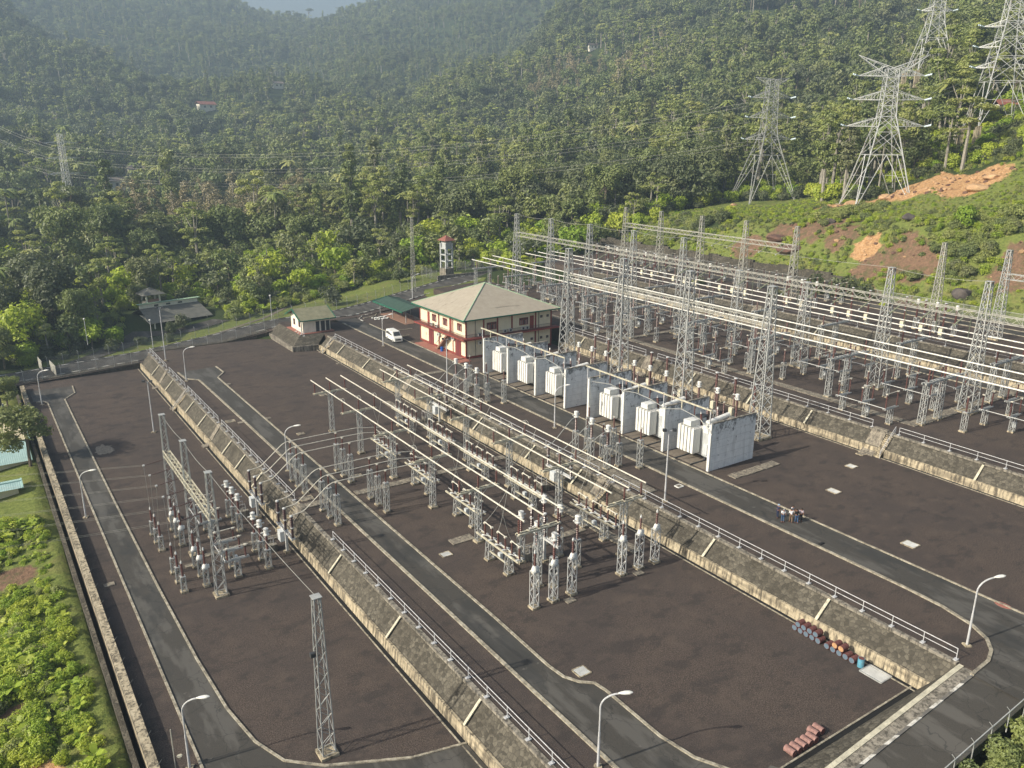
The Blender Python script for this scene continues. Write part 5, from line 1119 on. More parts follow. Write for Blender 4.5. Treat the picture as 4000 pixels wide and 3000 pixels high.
# ------------------------------------------------------------------ people
def person(loc, rz, label, top, legs, hair='hair', h=1.7, stoop=0.0, helmet=False, arms='front', step=.1):
    s = h / 1.7
    t = thing('person', label, 'person', loc, rz)
    def skinned(name, V, E, R_, mat, parent, sub=1):
        me = bpy.data.meshes.new(name); me.from_pydata([(a * s, b * s, c * s) for a, b, c in V], E, []); o = bpy.data.objects.new(name, me); COL.objects.link(o); o.parent = parent; KIDS.setdefault(parent.name, []).append(o)
        sk = o.modifiers.new('skin', 'SKIN'); me.skin_vertices[0].data[0].use_root = True
        for k, r in enumerate(R_): me.skin_vertices[0].data[k].radius = (r * s, r * s)
        sb = o.modifiers.new('sub', 'SUBSURF'); sb.levels = sub; sb.render_levels = sub; me.materials.append(MAT[mat]); return o
    f = stoop; ax = .34 if arms == 'front' else .05; az = 1.12 if arms == 'front' else .80
    V = [(0, 0, .95), (.02, 0, 1.15), (.04 + f * .3, 0, 1.38), (.05 + f * .5, 0, 1.47), (.07 + f * .7, 0, 1.56), (.08 + f * .8, 0, 1.63),
         (.03 + f * .3, .19, 1.40), (.06 + f * .2, .24, 1.14), (ax, .16 if arms == 'front' else .25, az), (ax + .08, .13, az + .0), (.03 + f * .3, -.19, 1.40), (.06 + f * .2, -.24, 1.14), (ax, -.16 if arms == 'front' else -.25, az), (ax + .08, -.13, az),
         (0, .1, .88), (step * .6, .1, .5), (step, .1, .09), (step + .15, .11, .035), (0, -.1, .88), (-step * .4, -.1, .5), (-step, -.1, .09), (-step + .15, -.11, .035)]
    E = [(0, 1), (1, 2), (2, 3), (3, 4), (4, 5), (2, 6), (6, 7), (7, 8), (8, 9), (2, 10), (10, 11), (11, 12), (12, 13), (0, 14), (14, 15), (15, 16), (16, 17), (0, 18), (18, 19), (19, 20), (20, 21)]
    R_ = [.13, .13, .14, .06, .095, .085, .06, .045, .032, .03, .06, .045, .032, .03, .085, .06, .042, .035, .085, .06, .042, .035]
    for sgn, hi in ((1, 9), (-1, 13)):
        hx, hy, hz = V[hi]
        for q in range(4):
            i0 = len(V); yy = hy + (q - 1.5) * .02; V += [(hx + .05, yy, hz), (hx + .08 + (.01 if q in (1, 2) else 0), yy, hz - .02)]; R_ += [.010, .008]; E += [(hi, i0), (i0, i0 + 1)]
        i0 = len(V); V += [(hx + .02, hy - sgn * .045, hz + .015), (hx + .05, hy - sgn * .055, hz + .01)]; R_ += [.011, .009]; E += [(hi, i0), (i0, i0 + 1)]
    skinned('body', V, E, R_, 'skin', t)
    skinned('shirt', [V[0], V[1], V[2], (V[3][0], 0, 1.43), V[6], V[7], V[10], V[11]], [(0, 1), (1, 2), (2, 3), (2, 4), (4, 5), (2, 6), (6, 7)], [.155, .15, .16, .07, .08, .062, .08, .062], top, t)
    skinned('trousers', [(0, 0, .96)] + [V[k] for k in (14, 15, 16, 18, 19, 20)], [(0, 1), (1, 2), (2, 3), (0, 4), (4, 5), (5, 6)], [.145, .105, .078, .06, .105, .078, .06], legs, t)
    m = MB()
    for k in (16, 20): x_, y_, z_ = V[k]; m.box((x_ - .06) * s, (x_ + .2) * s, (y_ - .05) * s, (y_ + .05) * s, 0, .075 * s)
    m.build('shoes', 'shoe', t)
    hx, hz = V[4][0] * s, (V[5][2] + .0) * s
    m = MB(); r0 = .125 * s if helmet else .105 * s; m.lathe([(r0, -.02), (r0 * .97, .05 * s), (r0 * .6, .1 * s), (.01, .12 * s)], (hx - .015, 0, hz - .0), 12)
    if helmet: m.lathe([(r0 * 1.25, -.03), (r0 * 1.2, -.015)], (hx, 0, hz), 12)
    m.build('helmet' if helmet else 'hair', 'helmet_blue' if helmet else hair, t)
    m = MB()
    for e in (-.035, .035): m.cbox(((hx + .098 * s), e * s, (V[4][2] + .03) * s), (.02 * s, .025 * s, .014 * s))
    m.build('eyes', 'black_void', t); m = MB(); m.cbox((hx + .105 * s, 0, (V[4][2] - .005) * s), (.035 * s, .025 * s, .045 * s)); m.build('nose', 'skin', t)
    return t
def at(u, v, z=0.03): x, y = gp(u, v, z); return (x, y, z)
person(at(3036, 2023), rad(-10), 'person in navy clothes and pale blue helmet standing apart left of the group', 'cloth_navy', 'cloth_navy', helmet=True, arms='down', h=1.74, step=.05)
person(at(3056, 2039), rad(-120), 'grey-haired person in a white shirt and blue jeans looking down at their hands', 'cloth_white', 'jeans', 'hair_grey', h=1.7, stoop=.12, step=.04)
person(at(3088, 2040), rad(60), 'person in a white shirt and brown trousers seen from behind', 'cloth_white', 'khaki', h=1.68, stoop=.08, step=.14)
person(at(3090, 2024), rad(-80), 'person in a white shirt and yellow tie at the back of the group', 'cloth_white', 'khaki', h=1.68, stoop=.1, step=.04)
person(at(3110, 2043), rad(70), 'person in a black top and blue jeans seen from behind', 'cloth_black', 'jeans', h=1.72, stoop=.1, step=.12)
person(at(3126, 2036), rad(-130), 'person in a pink shirt and dark trousers at the right of the group', 'cloth_pink', 'cloth_black', h=1.68, stoop=.08, step=.05)
o = MB().box(-.35, .35, -.15, .15, 0, .12).build('drone_case', 'rubber'); o.location = at(3208, 2125); o['label'] = 'small dark case lying on the road near the people'; o['category'] = 'case'
o = MB().lathe([(.6, 0), (.58, .06), (.2, .09)], (0, 0, 0), 18).build('red_cover', 'red_floor'); x, y = gp(3918, 2365, 0); o.location = (x, y, 0); o.scale = (.8, 1.3, 1); o['label'] = 'flat red oval cover on the gravel at the right edge'; o['category'] = 'cover'
# ------------------------------------------------------------------ land beyond the yard
# each line: direction, then (sight-line height in the photograph, distance) pairs where the ground is met
TAB = {
 -600: [(1500, 150), (1300, 215), (1150, 290), (1000, 380), (850, 500), (700, 650), (560, 820), (430, 950), (250, 1150), (60, 1300), (-80, 1450), (-200, 1700), (-200, 2100)],
 0: [(1450, 165), (1330, 205), (1200, 260), (1020, 350), (870, 470), (720, 600), (590, 740), (480, 850), (330, 960), (150, 1070), (25, 1160), (90, 1300), (60, 1400), (-120, 1650), (-160, 1900), (-100, 2100)],
 350: [(1330, 200), (1210, 250), (1050, 330), (900, 430), (840, 480), (720, 600), (580, 760), (480, 860), (340, 960), (200, 1060), (290, 1180), (230, 1300), (50, 1480), (-70, 1700), (-90, 2100)],
 700: [(1270, 215), (1180, 262), (1040, 330), (890, 430), (750, 560), (600, 740), (480, 860), (345, 980), (400, 1090), (330, 1220), (120, 1500), (0, 1720), (-30, 1900), (20, 2100)],
 1150: [(1230, 225), (1100, 255), (1000, 300), (850, 420), (720, 560), (590, 740), (460, 880), (350, 1000), (420, 1120), (300, 1300), (200, 1430), (120, 1600), (92, 1750), (140, 1900), (200, 2100)],
 1500: [(1170, 235), (1090, 255), (980, 290), (850, 390), (720, 530), (590, 740), (450, 940), (330, 1130), (170, 1400), (70, 1620), (48, 1750), (110, 1900), (160, 2100)],
 1900: [(1110, 250), (1010, 270), (930, 310), (820, 390), (700, 500), (540, 680), (400, 830), (255, 960), (330, 1080), (190, 1320), (40, 1560), (-30, 1720), (-50, 1900), (0, 2100)],
 2250: [(1060, 240), (960, 262), (890, 295), (790, 370), (660, 480), (500, 620), (350, 770), (220, 880), (110, 970), (20, 1050), (110, 1180), (90, 1350), (-40, 1600), (-60, 2000)],
 2600: [(1000, 235), (930, 245), (860, 275), (790, 325), (680, 430), (500, 560), (350, 680), (200, 800), (60, 910), (-60, 1030), (-100, 1500), (-100, 2000)],
 3000: [(990, 222), (920, 242), (850, 262), (795, 300), (690, 390), (520, 500), (350, 620), (200, 720), (50, 840), (-80, 950), (-150, 1500), (-150, 2000)],
 3400: [(1040, 205), (950, 222), (870, 240), (815, 260), (720, 320), (560, 430), (400, 520), (280, 600), (130, 720), (-20, 840), (-120, 1000), (-200, 2000)],
 3750: [(1090, 196), (980, 212), (880, 226), (770, 245), (640, 275), (500, 320), (400, 360), (300, 410), (180, 520), (40, 640), (-60, 760), (-200, 2000)],
 4050: [(1150, 190), (1040, 203), (920, 218), (790, 235), (640, 255), (500, 280), (400, 330), (280, 410), (140, 520), (0, 640), (-120, 800), (-260, 2000)],
 4700: [(1200, 190), (1000, 215), (800, 240), (600, 275), (450, 320), (300, 400), (100, 560), (-120, 760), (-260, 2000)]}
COLS = []
for u, L in sorted(TAB.items()):
    th = []; rr_ = []; zz_ = []
    for v, R in L:
        d = ray(u, v); th.append(math.atan2(d.x, d.y)); rr_.append(R); zz_.append(43 + d.z / math.hypot(d.x, d.y) * R)
    COLS.append((float(np.mean(th)), np.array(rr_, float), np.array(zz_)))
TH = np.array([c[0] for c in COLS])
def hash_noise(x, y, s):
    x = x / s; y = y / s
    return np.sin(x * 1.7 + 1.3 * np.sin(y * 1.1)) * .5 + np.sin(y * 2.1 + 1.7 * np.sin(x * .9) + 2) * .35 + np.sin((x + y) * 3.3 + 1.1 * np.sin(x * 2.7)) * .15
def terrain(x, y):
    x = np.asarray(x, float); y = np.asarray(y, float); R = np.hypot(x, y); th = np.arctan2(x, y)
    Z = np.array([np.interp(R, c[1], c[2]) for c in COLS]); Z = Z.reshape(len(COLS), -1)
    t = th.ravel(); i = np.clip(np.searchsorted(TH, t) - 1, 0, len(TH) - 2); f = np.clip((t - TH[i]) / (TH[i + 1] - TH[i]), 0, 1); f = f * f * (3 - 2 * f)
    k = np.arange(t.size); z = (Z[i, k] * (1 - f) + Z[i + 1, k] * f).reshape(x.shape)
    z = z + hash_noise(x, y, 38) * np.clip((R - 230) / 300, 0, 1) * 5 + hash_noise(x + 77, y - 50, 105) * np.clip((R - 330) / 500, 0, 1) * 13
    near = np.interp(x, [-4, 5, 5.8, 12, 30, 62, 90, 105, 145, 175], [-8.4, -7.1, -8.4, -8.4, -6.6, -1.7, -1.2, 1.6, 4.6, 5.6])
    bank = np.interp(y, [198, 206, 240], [0.0, -.25, -2.0]); near = near + np.where(y > 198, bank, 0)
    low = np.interp(x, [0, 40, 62, 90, 105, 175], [-8.8, -8.0, -5.2, -1.6, 1.4, 5.4]); k_ = np.clip((y - 199.5) / 17, 0, 1); near = np.where(y > 199.5, near * (1 - k_) + np.minimum(near, low) * k_, near)
    d = np.hypot(np.maximum(0, x - 174), np.maximum(0, y - np.interp(x, [0, 60, 110, 175], [214, 212, 222, 214]))); w_ = np.clip(d / 26, 0, 1); w_ = w_ * w_ * (3 - 2 * w_)
    w_ = np.where((x < 0) & (y < 150), 0, w_)
    return near * (1 - w_) + z * w_
def tz(x, y): return float(terrain(np.array([x]), np.array([y]))[0])
def land(u, v, r0=200.0):
    d = ray(u, v); h = math.hypot(d.x, d.y); R = np.arange(r0, 2050, 2.0); z = 43 + d.z / h * R; g = terrain(d.x / h * R, d.y / h * R); k = int(np.argmax(z < g)) if (z < g).any() else len(R) - 1
    return d.x / h * R[k], d.y / h * R[k]
nth, nr = 330, 250
ths = np.linspace(rad(-75), rad(110), nth); rs = 20 * (2080 / 20) ** np.linspace(0, 1, nr)
T_, R_ = np.meshgrid(ths, rs); X_ = R_ * np.sin(T_); Y_ = R_ * np.cos(T_); ZT = terrain(X_, Y_)
inyard = (X_ > 7.4) & (X_ < 173) & (Y_ > -5) & (Y_ < 184); ZT = np.where(inyard, ZT - 1.5, ZT)
me = bpy.data.meshes.new('hills'); V = np.stack([X_, Y_, ZT], -1).reshape(-1, 3)
idx = np.arange(nth * nr).reshape(nr, nth); F = np.stack([idx[:-1, :-1], idx[:-1, 1:], idx[1:, 1:], idx[1:, :-1]], -1).reshape(-1, 4)
me.from_pydata(V.tolist(), [], F.tolist()); me.polygons.foreach_set('use_smooth', [True] * len(F))
# cover map: bare soil / grass / orange earth, in world places
def wpt(u, v, R): d = ray(u, v); k = R / math.hypot(d.x, d.y); return d.x * k, d.y * k
def cover(X, Y):
    R = np.hypot(X, Y)
    def blob(cx, cy, r): return np.clip(1.4 - np.hypot(X - cx, Y - cy) / r, 0, 1)
    grass = ((X < 6.5) & (Y < 190)) * .9 + ((Y > 190) & (Y < 214 + np.clip(X - 30, 0, 60) * .22) & (X < 125) & (X > 8)) * 1.0 + ((X > 168) & (R < 262)) * .75
    grass = np.clip(grass, 0, 1)
    for u, v, R0, r in ((60, 880, 470, 30), (200, 865, 470, 30), (380, 860, 465, 26), (2800, 830, 285, 20), (2950, 815, 290, 24), (2500, 900, 265, 18), (3100, 830, 262, 18), (60, 1080, 330, 22), (3000, 60, 820, 45), (3150, 90, 790, 40), (3400, 40, 800, 45), (120, 1400, 178, 14), (420, 1300, 205, 14)):
        grass = np.maximum(grass, blob(*wpt(u, v, R0), r))
    soil = np.zeros_like(X); org = np.zeros_like(X)
    for u, v, R0, r in ((2930, 895, 246, 8), (3060, 880, 247, 8), (3180, 900, 243, 9), (3330, 860, 243, 7), (3300, 900, 235, 8), (3400, 945, 222, 7), (3520, 950, 222, 9), (3620, 960, 216, 8), (3420, 1000, 210, 6), (3540, 1055, 203, 6), (3990, 980, 212, 7), (3960, 1000, 208, 7), (2440, 150, 780, 40), (3300, 180, 700, 20), (0, 2480, 78, 2.5), (0, 2000, 105, 4)):
        soil = np.maximum(soil, blob(*wpt(u, v, R0), r * .72) * (.86 if R0 > 150 else 1))
    for u, v, R0, r in ((3260, 805, 262, 7), (3330, 815, 258, 7), (3400, 800, 262, 8), (3480, 800, 262, 7), (3560, 820, 256, 5), (3650, 820, 258, 8), (3730, 850, 250, 7), (3810, 840, 254, 8), (3390, 925, 228, 4), (30, 2880, 60, 6), (0, 2760, 66, 4), (3560, 300, 420, 8), (3700, 300, 420, 9), (3760, 300, 420, 7)):
        org = np.maximum(org, blob(*wpt(u, v, R0), r))
    return grass, soil, org
grass, soil, org = cover(X_, Y_)
ca = me.color_attributes.new('cover', 'FLOAT_COLOR', 'POINT'); cc = np.zeros((nth * nr, 4), np.float32); cc[:, 0] = soil.ravel(); cc[:, 1] = np.clip(grass, 0, 1).ravel(); cc[:, 2] = org.ravel(); cc[:, 3] = 1
ca.data.foreach_set('color', cc.ravel()); me.materials.append(MAT['ground']); link('hills', me, kind='structure')
# path of pale earth along the bank, access road to the long house
m = MB(); P = [(gp(430, 1450, -5.8)), (gp(546, 1424, -5.6)), (gp(700, 1366, -5.0)), (gp(900, 1292, -4.0)), (gp(1060, 1216, -3.2)), (gp(1200, 1166, -2.6))]
for (a, b) in zip(P[:-1], P[1:]):
    for k in range(8):
        p = Vector(a).lerp(Vector(b), k / 8); q = Vector(a).lerp(Vector(b), (k + 1) / 8); zp, zq = tz(p.x, p.y) + .12, tz(q.x, q.y) + .12
        m.add([(p.x, p.y, zp), (q.x, q.y, zq), (q.x - .3, q.y + 1.1, zq), (p.x - .3, p.y + 1.1, zp)], [(0, 1, 2, 3)])
m.build('path', 'mud', kind='structure')
m = MB(); P = [(8, 197), (16, 205), (26, 214), (36, 222), (46, 220), (56, 222)]
for (a, b) in zip(P[:-1], P[1:]):
    for k in range(6):
        p = Vector(a).lerp(Vector(b), k / 6); q = Vector(a).lerp(Vector(b), (k + 1) / 6)
        m.add([(p.x - 1.8, p.y + 1.8, tz(p.x - 1.8, p.y + 1.8) + .15), (p.x + 1.8, p.y - 1.8, tz(p.x + 1.8, p.y - 1.8) + .15), (q.x + 1.8, q.y - 1.8, tz(q.x + 1.8, q.y - 1.8) + .15), (q.x - 1.8, q.y + 1.8, tz(q.x - 1.8, q.y + 1.8) + .15)], [(0, 1, 2, 3)])
m.build('road', 'asphalt', kind='structure')
# dark masonry wall behind the far fence
t = thing('masonry_wall', 'long dark masonry wall at the foot of the green hillside', 'retaining wall')
m = MB(); y = 118.0
while y < 232: m.box(176.2, 177.0, y, y + 4, 4, 10.6 + .35 * math.sin(y)); y += 4
m.build('wall_face', 'stone_facing', t)
t = thing('masonry_wall', 'dark concrete wall below the water tower enclosure', 'retaining wall'); MB().box(114, 133, 207.3, 207.7, 0, 3.6).build('wall_face', 'concrete_old', t)
# boulders
def boulder(u, v, R, s, label, mat='rock', fl=.7):
    x, y = wpt(u, v, R); rr = random.Random(u); bm = bmesh.new(); bmesh.ops.create_icosphere(bm, subdivisions=3, radius=1)
    o3 = [Vector((rr.uniform(-1, 1), rr.uniform(-1, 1), rr.uniform(-.5, 1))).normalized() for _ in range(9)]; cut = [rr.uniform(.62, .85) for _ in range(9)]
    for q in bm.verts:
        for n_, c_ in zip(o3, cut):
            d = q.co.dot(n_)
            if d > c_: q.co -= n_ * (d - c_)
        q.co *= 1 + rr.uniform(-.03, .03)
    me = bpy.data.meshes.new('boulder'); bm.to_mesh(me); bm.free(); me.materials.append(MAT[mat]); o = link('boulder', me); o.location = (x, y, tz(x, y) + s * fl * .2); o.scale = (s * 1.2, s, s * fl); o.rotation_euler.z = u
    o['label'] = label; o['category'] = 'boulder'
for q in ((3550, 893, 233, 1.9, 'dark boulder above the switchyard below the tall right pylon'), (3780, 1035, 206, 2.3, 'large dark boulder at the right above the fence'), (2960, 938, 236, 2.8, 'reddish rock lump on the left of the bare slope', 'rock_red', .5), (3090, 925, 238, 3.2, 'wide reddish rock on the bare slope behind the farthest gantry', 'rock_red', .5),
          (3040, 890, 245, 2.6, 'brown rock outcrop at the top of the bare slope', 'rock_red', .5), (3245, 880, 243, 1.5, 'small dark split rock on the orange bank'), (3330, 800, 262, 2.2, 'pale rubble heap at the left foot of the tall lattice pylon', 'rubble', .6), (3460, 795, 264, 2.4, 'pale rubble heap under the tall lattice pylon', 'rubble', .5),
          (3800, 870, 247, 2.6, 'pale rubble heap right of the tall lattice pylon', 'rubble', .5), (3850, 835, 252, 2.0, 'pale rocks at the right end of the orange cutting', 'rubble', .5), (2865, 795, 300, 1.2, 'lone pale stone on the bank left of the orange earth', 'rubble', .6)): boulder(*q)

# ------------------------------------------------------------------ pylons
def pylon(name_label, u, v, R, h, base, waist_z, waist, top, arms, horns=None, rz=0.0, mat='galv_bright', th=1.0, cap='glass_pale', feet=True):
    x, y = wpt(u, v, R); z = 43 + ray(u, v).z / math.hypot(ray(u, v).x, ray(u, v).y) * R
    t = thing('pylon', name_label, 'pylon', (x, y, z), rz)
    def wd(q): return base + (waist - base) * q / waist_z if q < waist_z else waist + (top - waist) * (q - waist_z) / (h - waist_z)
    def c(k, q): w_ = wd(q) / 2; a, b = ((-1, -1), (1, -1), (1, 1), (-1, 1))[k % 4]; return Vector((a * w_, b * w_, q))
    leg, br = .30 * th, .15 * th; m = MB(); lv = [0]
    while lv[-1] < h - .8: lv.append(min(h, lv[-1] + max(1.5, wd(lv[-1]) * (.7 if lv[-1] else .95) * (1.6 if R > 450 else 1))))
    for i, (a, b) in enumerate(zip(lv[:-1], lv[1:])):
        for k in range(4):
            m.bar(c(k, a), c(k, b), leg * (1 if a < waist_z else .75))
            if i == 0:
                mid = (c(k, b) + c(k + 1, b)) / 2; m.bar(c(k, 0), mid, br * 1.2); m.bar(c(k + 1, 0), mid, br * 1.2)
                for q in (.3, .6): m.bar(c(k, b * q), c(k, 0).lerp(mid, q), br * .8); m.bar(c(k + 1, b * q), c(k + 1, 0).lerp(mid, q), br * .8)
            else: m.bar(c(k, a), c(k + 1, b), br); m.bar(c(k + 1, a), c(k, b), br)
            m.bar(c(k, b), c(k + 1, b), br)
    m.build('tower_body', mat, t)
    if feet:
        for k in range(4): q = c(k, 0); MB().box(q.x - .8, q.x + .8, q.y - .8, q.y + .8, -6, .5).build('footing', 'concrete', t)
    for (q, L, dz) in arms:
        m = MB(); w_ = wd(q) / 2
        for s in (-1, 1):
            tip = Vector((s * L, 0, q + .1)); A = [Vector((s * w_, -w_, q)), Vector((s * w_, w_, q)), Vector((s * w_, -w_, q + dz)), Vector((s * w_, w_, q + dz))]
            for p in A: m.bar(p, tip, br * 1.3)
            for f0, f1 in ((.2, .4), (.4, .6), (.6, .8)):
                for i, j in ((0, 1), (2, 0), (3, 1)): m.bar(A[i].lerp(tip, f0), A[j].lerp(tip, f1), br * .7); m.bar(A[j].lerp(tip, f0), A[i].lerp(tip, f0), br * .7)
        m.build('cross_arm', mat, t)
        m = MB()
        for s in (-1, 1): m.tube((s * L, 0, q), (s * (L + 1.6), -.8, q + .5), .22, 6); m.tube((s * L, -.5, q), (s * (L + 1.3), -1.4, q + .3), .2, 6)
        m.build('insulators', cap, t)
    if horns:
        m = MB(); w_ = wd(h) / 2
        for s in (-1, 1):
            tip = Vector((s * horns[0], 0, h + horns[1]))
            for p in (Vector((s * w_, -w_, h - 2)), Vector((s * w_, w_, h - 2)), Vector((0, -w_, h)), Vector((0, w_, h))): m.bar(p, tip, br * 1.3)
            for f0 in (.25, .5, .75): m.bar(Vector((s * w_, -w_, h - 2)).lerp(tip, f0), Vector((0, -w_, h)).lerp(tip, f0), br); m.bar(Vector((s * w_, w_, h - 2)).lerp(tip, f0), Vector((0, w_, h)).lerp(tip, f0), br)
        m.build('earth_peak', mat, t)
    return t
VW = lambda u: -(math.atan((u - 2000) / FPX) + YAW)       # turn so the arms face the viewer
pylon('tall white lattice pylon with V-shaped top standing on orange earth', 3415, 812, 262, 37.5, 15.5, 25, 4.0, 2.9, [(22.3, 10.5, 2.4), (29.3, 9.6, 2.4), (35.5, 8.8, 2.6)], (9.3, 3.4), VW(3415) + .32, th=.8)
pylon('grey lattice pylon in front of the forest left of the orange earth', 2975, 800, 312, 42, 18, 24, 4.4, 3.0, [(22.3, 8.4, 2.4), (29.5, 7.6, 2.4), (36.0, 7.0, 2.4)], (6.2, .6), VW(2975) + .45, mat='galv', th=.75)
pylon('tall narrow lattice pylon high on the hillside behind the V-topped one', 3625, 285, 392, 52, 13.5, 20, 4.6, 3.2, [(23, 6.2, 1.6), (27.5, 5.6, 1.6), (32, 5.6, 1.6), (40, 7.5, 2.0), (46, 7.0, 2)], (5, 2), VW(3625) + .4, th=.85)
pylon('broad six-armed lattice pylon at the upper right edge', 3885, 500, 290, 54, 13.5, 30, 4.2, 3.2, [(16.5, 8.0, 1.6), (22, 8.0, 1.6), (27.5, 7.4, 1.6), (38.5, 9.5, 2.0), (43.5, 9.5, 2), (48.5, 10, 2)], None, VW(3872) + .35, th=.75)
p4 = pylon('small grey lattice pylon in the clearing at the left', 280, 845, 470, 39.5, 8.5, 15, 2.6, 1.9, [(20.5, 8.8, 1.0), (27.8, 8.8, 1.0), (35, 8.8, 1.0)], None, VW(275) + .5, mat='galv_bright', th=.55, cap='porcelain_dark')
# line conductors between the left pylon and the one before the forest, and up the hill
def wp3(u, v, R): d = ray(u, v); k = R / math.hypot(d.x, d.y); return (d.x * k, d.y * k, 43 + d.z * k)
for k, (va, vb, nm) in enumerate(((570, 400, 'upper'), (622, 477, 'middle'), (675, 552, 'lower'))):
    wire('line_conductor', '%s twin conductor crossing the forest between the left pylon and the grey right pylon' % nm, 'power line', [wp3(225, va, 463), wp3(2925, vb, 312)], 9.5, .04, 40, 'twin conductors over the forest', offs=((0, 0, 0), (0, 0, -1.2)))
    wire('line_conductor', '%s conductor running up the hill right of the V-topped pylon' % nm, 'power line', [wp3(3640, (365, 450, 540)[k], 262), wp3(4100, (60, 140, 220)[k], 470)], 5, .05, 24, 'conductors up the right hillside', offs=((0, 0, 0), (1.2, 0, -1.0)))
    wire('line_conductor', '%s conductor leaving the left pylon across the valley' % nm, 'power line', [wp3(215, va, 470), wp3(-250, va - 260, 900)], 8, .06, 20, 'conductors leaving the left pylon', offs=((0, 0, 0), (0, 0, -1.4)))

# distant houses among the trees
def house(label, u, v, R, w_, h, roof='roof_house', wallm='plaster_white', rz=.4):
    x, y = land(u, v); HPOS.append((x, y, w_)); z = tz(x, y)
    t = thing('house', label, 'house', (x, y, z + .3), rz=rz - math.atan2(x, y))
    MB().box(-w_ / 2, w_ / 2, -w_ * .3, w_ * .3, -6, h).build('wall', wallm, t)
    m = MB(); m.add([(-w_ * .58, -w_ * .4, h - .2), (w_ * .58, -w_ * .4, h - .2), (w_ * .58, 0, h + w_ * .18), (-w_ * .58, 0, h + w_ * .18), (w_ * .58, w_ * .4, h - .2), (-w_ * .58, w_ * .4, h - .2)], [(0, 1, 2, 3), (3, 2, 4, 5)]); m.build('roof', roof, t)
    for s in (-.25, .15): MB().box(w_ * s, w_ * (s + .14), -w_ * .3 - .06, -w_ * .3 + .02, h * .35, h * .75).build('window', 'window_glass', t)
    return t
HOUSES = [('white two-storey house among palms right of the small left pylon', 465, 745, 470, 10, 5.5), ('grey-roofed house half hidden above the white house on the left', 535, 690, 520, 12, 4.5),
          ('small white house high in the hazy valley forest', 1085, 345, 1000, 11, 4.5), ('pale house lower in the hazy valley forest', 805, 432, 850, 16, 5),
          ('white house on the near hill under a bare-trunk grove', 2315, 195, 760, 9, 4), ('house behind the legs of the right-hand pylon', 3945, 432, 330, 9, 1.6)]
HPOS = []
for k, q in enumerate(HOUSES): house(*q, roof='roof_tile' if k in (3, 5) else 'roof_house')

# ------------------------------------------------------------------ vegetation
def leafmesh(rr, blobs, n, size, flat=.5, drop=.15, shell=.6):
    """many small leaf-clump faces through the volume of several lobes"""
    V = []; F = []; tot = sum(b[3] ** 2 for b in blobs)
    for (cx, cy, cz, r, sq) in blobs:
        for _ in range(max(6, int(n * r * r / tot))):
            a = rr.uniform(0, 2 * pi); q = rr.uniform(-.75, 1); s_ = math.sqrt(max(0, 1 - q * q)); rad_ = r * (1 - shell * rr.random() ** 2.2) * (1 + .16 * math.sin(3 * a + cz) + .1 * math.sin(7 * a + 5 * q))
            nx, ny, nz = s_ * cos(a), s_ * sin(a), q
            p = Vector((cx + nx * rad_, cy + ny * rad_, cz + nz * rad_ * sq))
            n_ = (Vector((nx, ny, nz + flat)) + Vector((rr.gauss(0, .55), rr.gauss(0, .55), rr.gauss(0, .4)))).normalized()
            t1 = n_.cross(Vector((rr.gauss(0, 1), rr.gauss(0, 1), rr.gauss(0, 1)))).normalized(); t2 = n_.cross(t1); k = size * rr.uniform(.55, 1.3); o = len(V)
            V += [p + t1 * k * .62, p + t2 * k * .36 + n_ * k * .1, p - t1 * k * .55 - n_ * k * .05, p - t2 * k * .36 + n_ * k * .1]; F.append((o, o + 1, o + 2, o + 3))
    return V, F
def crown_lobes(rr, h, w, kind):
    B = []
    if kind == 'round':
        B.append((0, 0, h * .70, w * .36, .8))
        for k in range(9): a = rr.uniform(0, 2 * pi); d = rr.uniform(.22, .36) * w; B.append((d * cos(a), d * sin(a), h * rr.uniform(.36, .86), w * rr.uniform(.14, .24), .75))
    elif kind == 'tall':
        for k in range(8): a = rr.uniform(0, 2 * pi); z = .42 + .56 * k / 7; d = rr.uniform(.05, .26) * w * (1.15 - z * .6); B.append((d * cos(a), d * sin(a), h * z, w * rr.uniform(.16, .25) * (1.25 - z * .45), .55))
    elif kind == 'layer':
        for k in range(11): a = rr.uniform(0, 2 * pi); z = rr.uniform(.5, .98); d = rr.uniform(.1, .42) * w; B.append((d * cos(a), d * sin(a), h * z, w * rr.uniform(.13, .2), .38))
    elif kind == 'flat':
        for k in range(10): a = rr.uniform(0, 2 * pi); d = rr.uniform(0, .46) * w; B.append((d * cos(a), d * sin(a), h * rr.uniform(.84, .95), w * rr.uniform(.13, .2), .3))
    elif kind == 'bush':
        for k in range(8): a = rr.uniform(0, 2 * pi); d = rr.uniform(0, .34) * w; B.append((d * cos(a), d * sin(a), h * rr.uniform(.25, .72), w * rr.uniform(.16, .27), .8))
    return B
def mk_tree_mesh(seed, h, w, kind, n, size, leaf, bark='bark', trunk=True, flat=.5, shell=.6):
    rr = random.Random(seed); B = crown_lobes(rr, h, w, kind); V, F = leafmesh(rr, B, n, size, flat, shell=shell)
    me = bpy.data.meshes.new('crown'); me.from_pydata([tuple(v) for v in V], [], F); me.materials.append(MAT[leaf]); tm = None
    if trunk:
        m = MB(); r0 = .022 * h + .05; b0 = Vector((rr.uniform(-.3, .3), rr.uniform(-.3, .3), h * .45)); m.tube((0, 0, -1.5), b0, r0, 6, r0 * .7); m.tube(b0, (b0.x * .6, b0.y * .6, h * .8), r0 * .7, 6, r0 * .25)
        for (x, y, z, r, s) in B[:8]: m.tube(b0.lerp(Vector((0, 0, h * .7)), rr.random() * .8), (x, y, z), r0 * .38, 5, r0 * .12)
        m.v = m.v; tm = bpy.data.meshes.new('trunk'); tm.from_pydata(m.v, [], m.f); tm.materials.append(MAT[bark])
    return me, tm
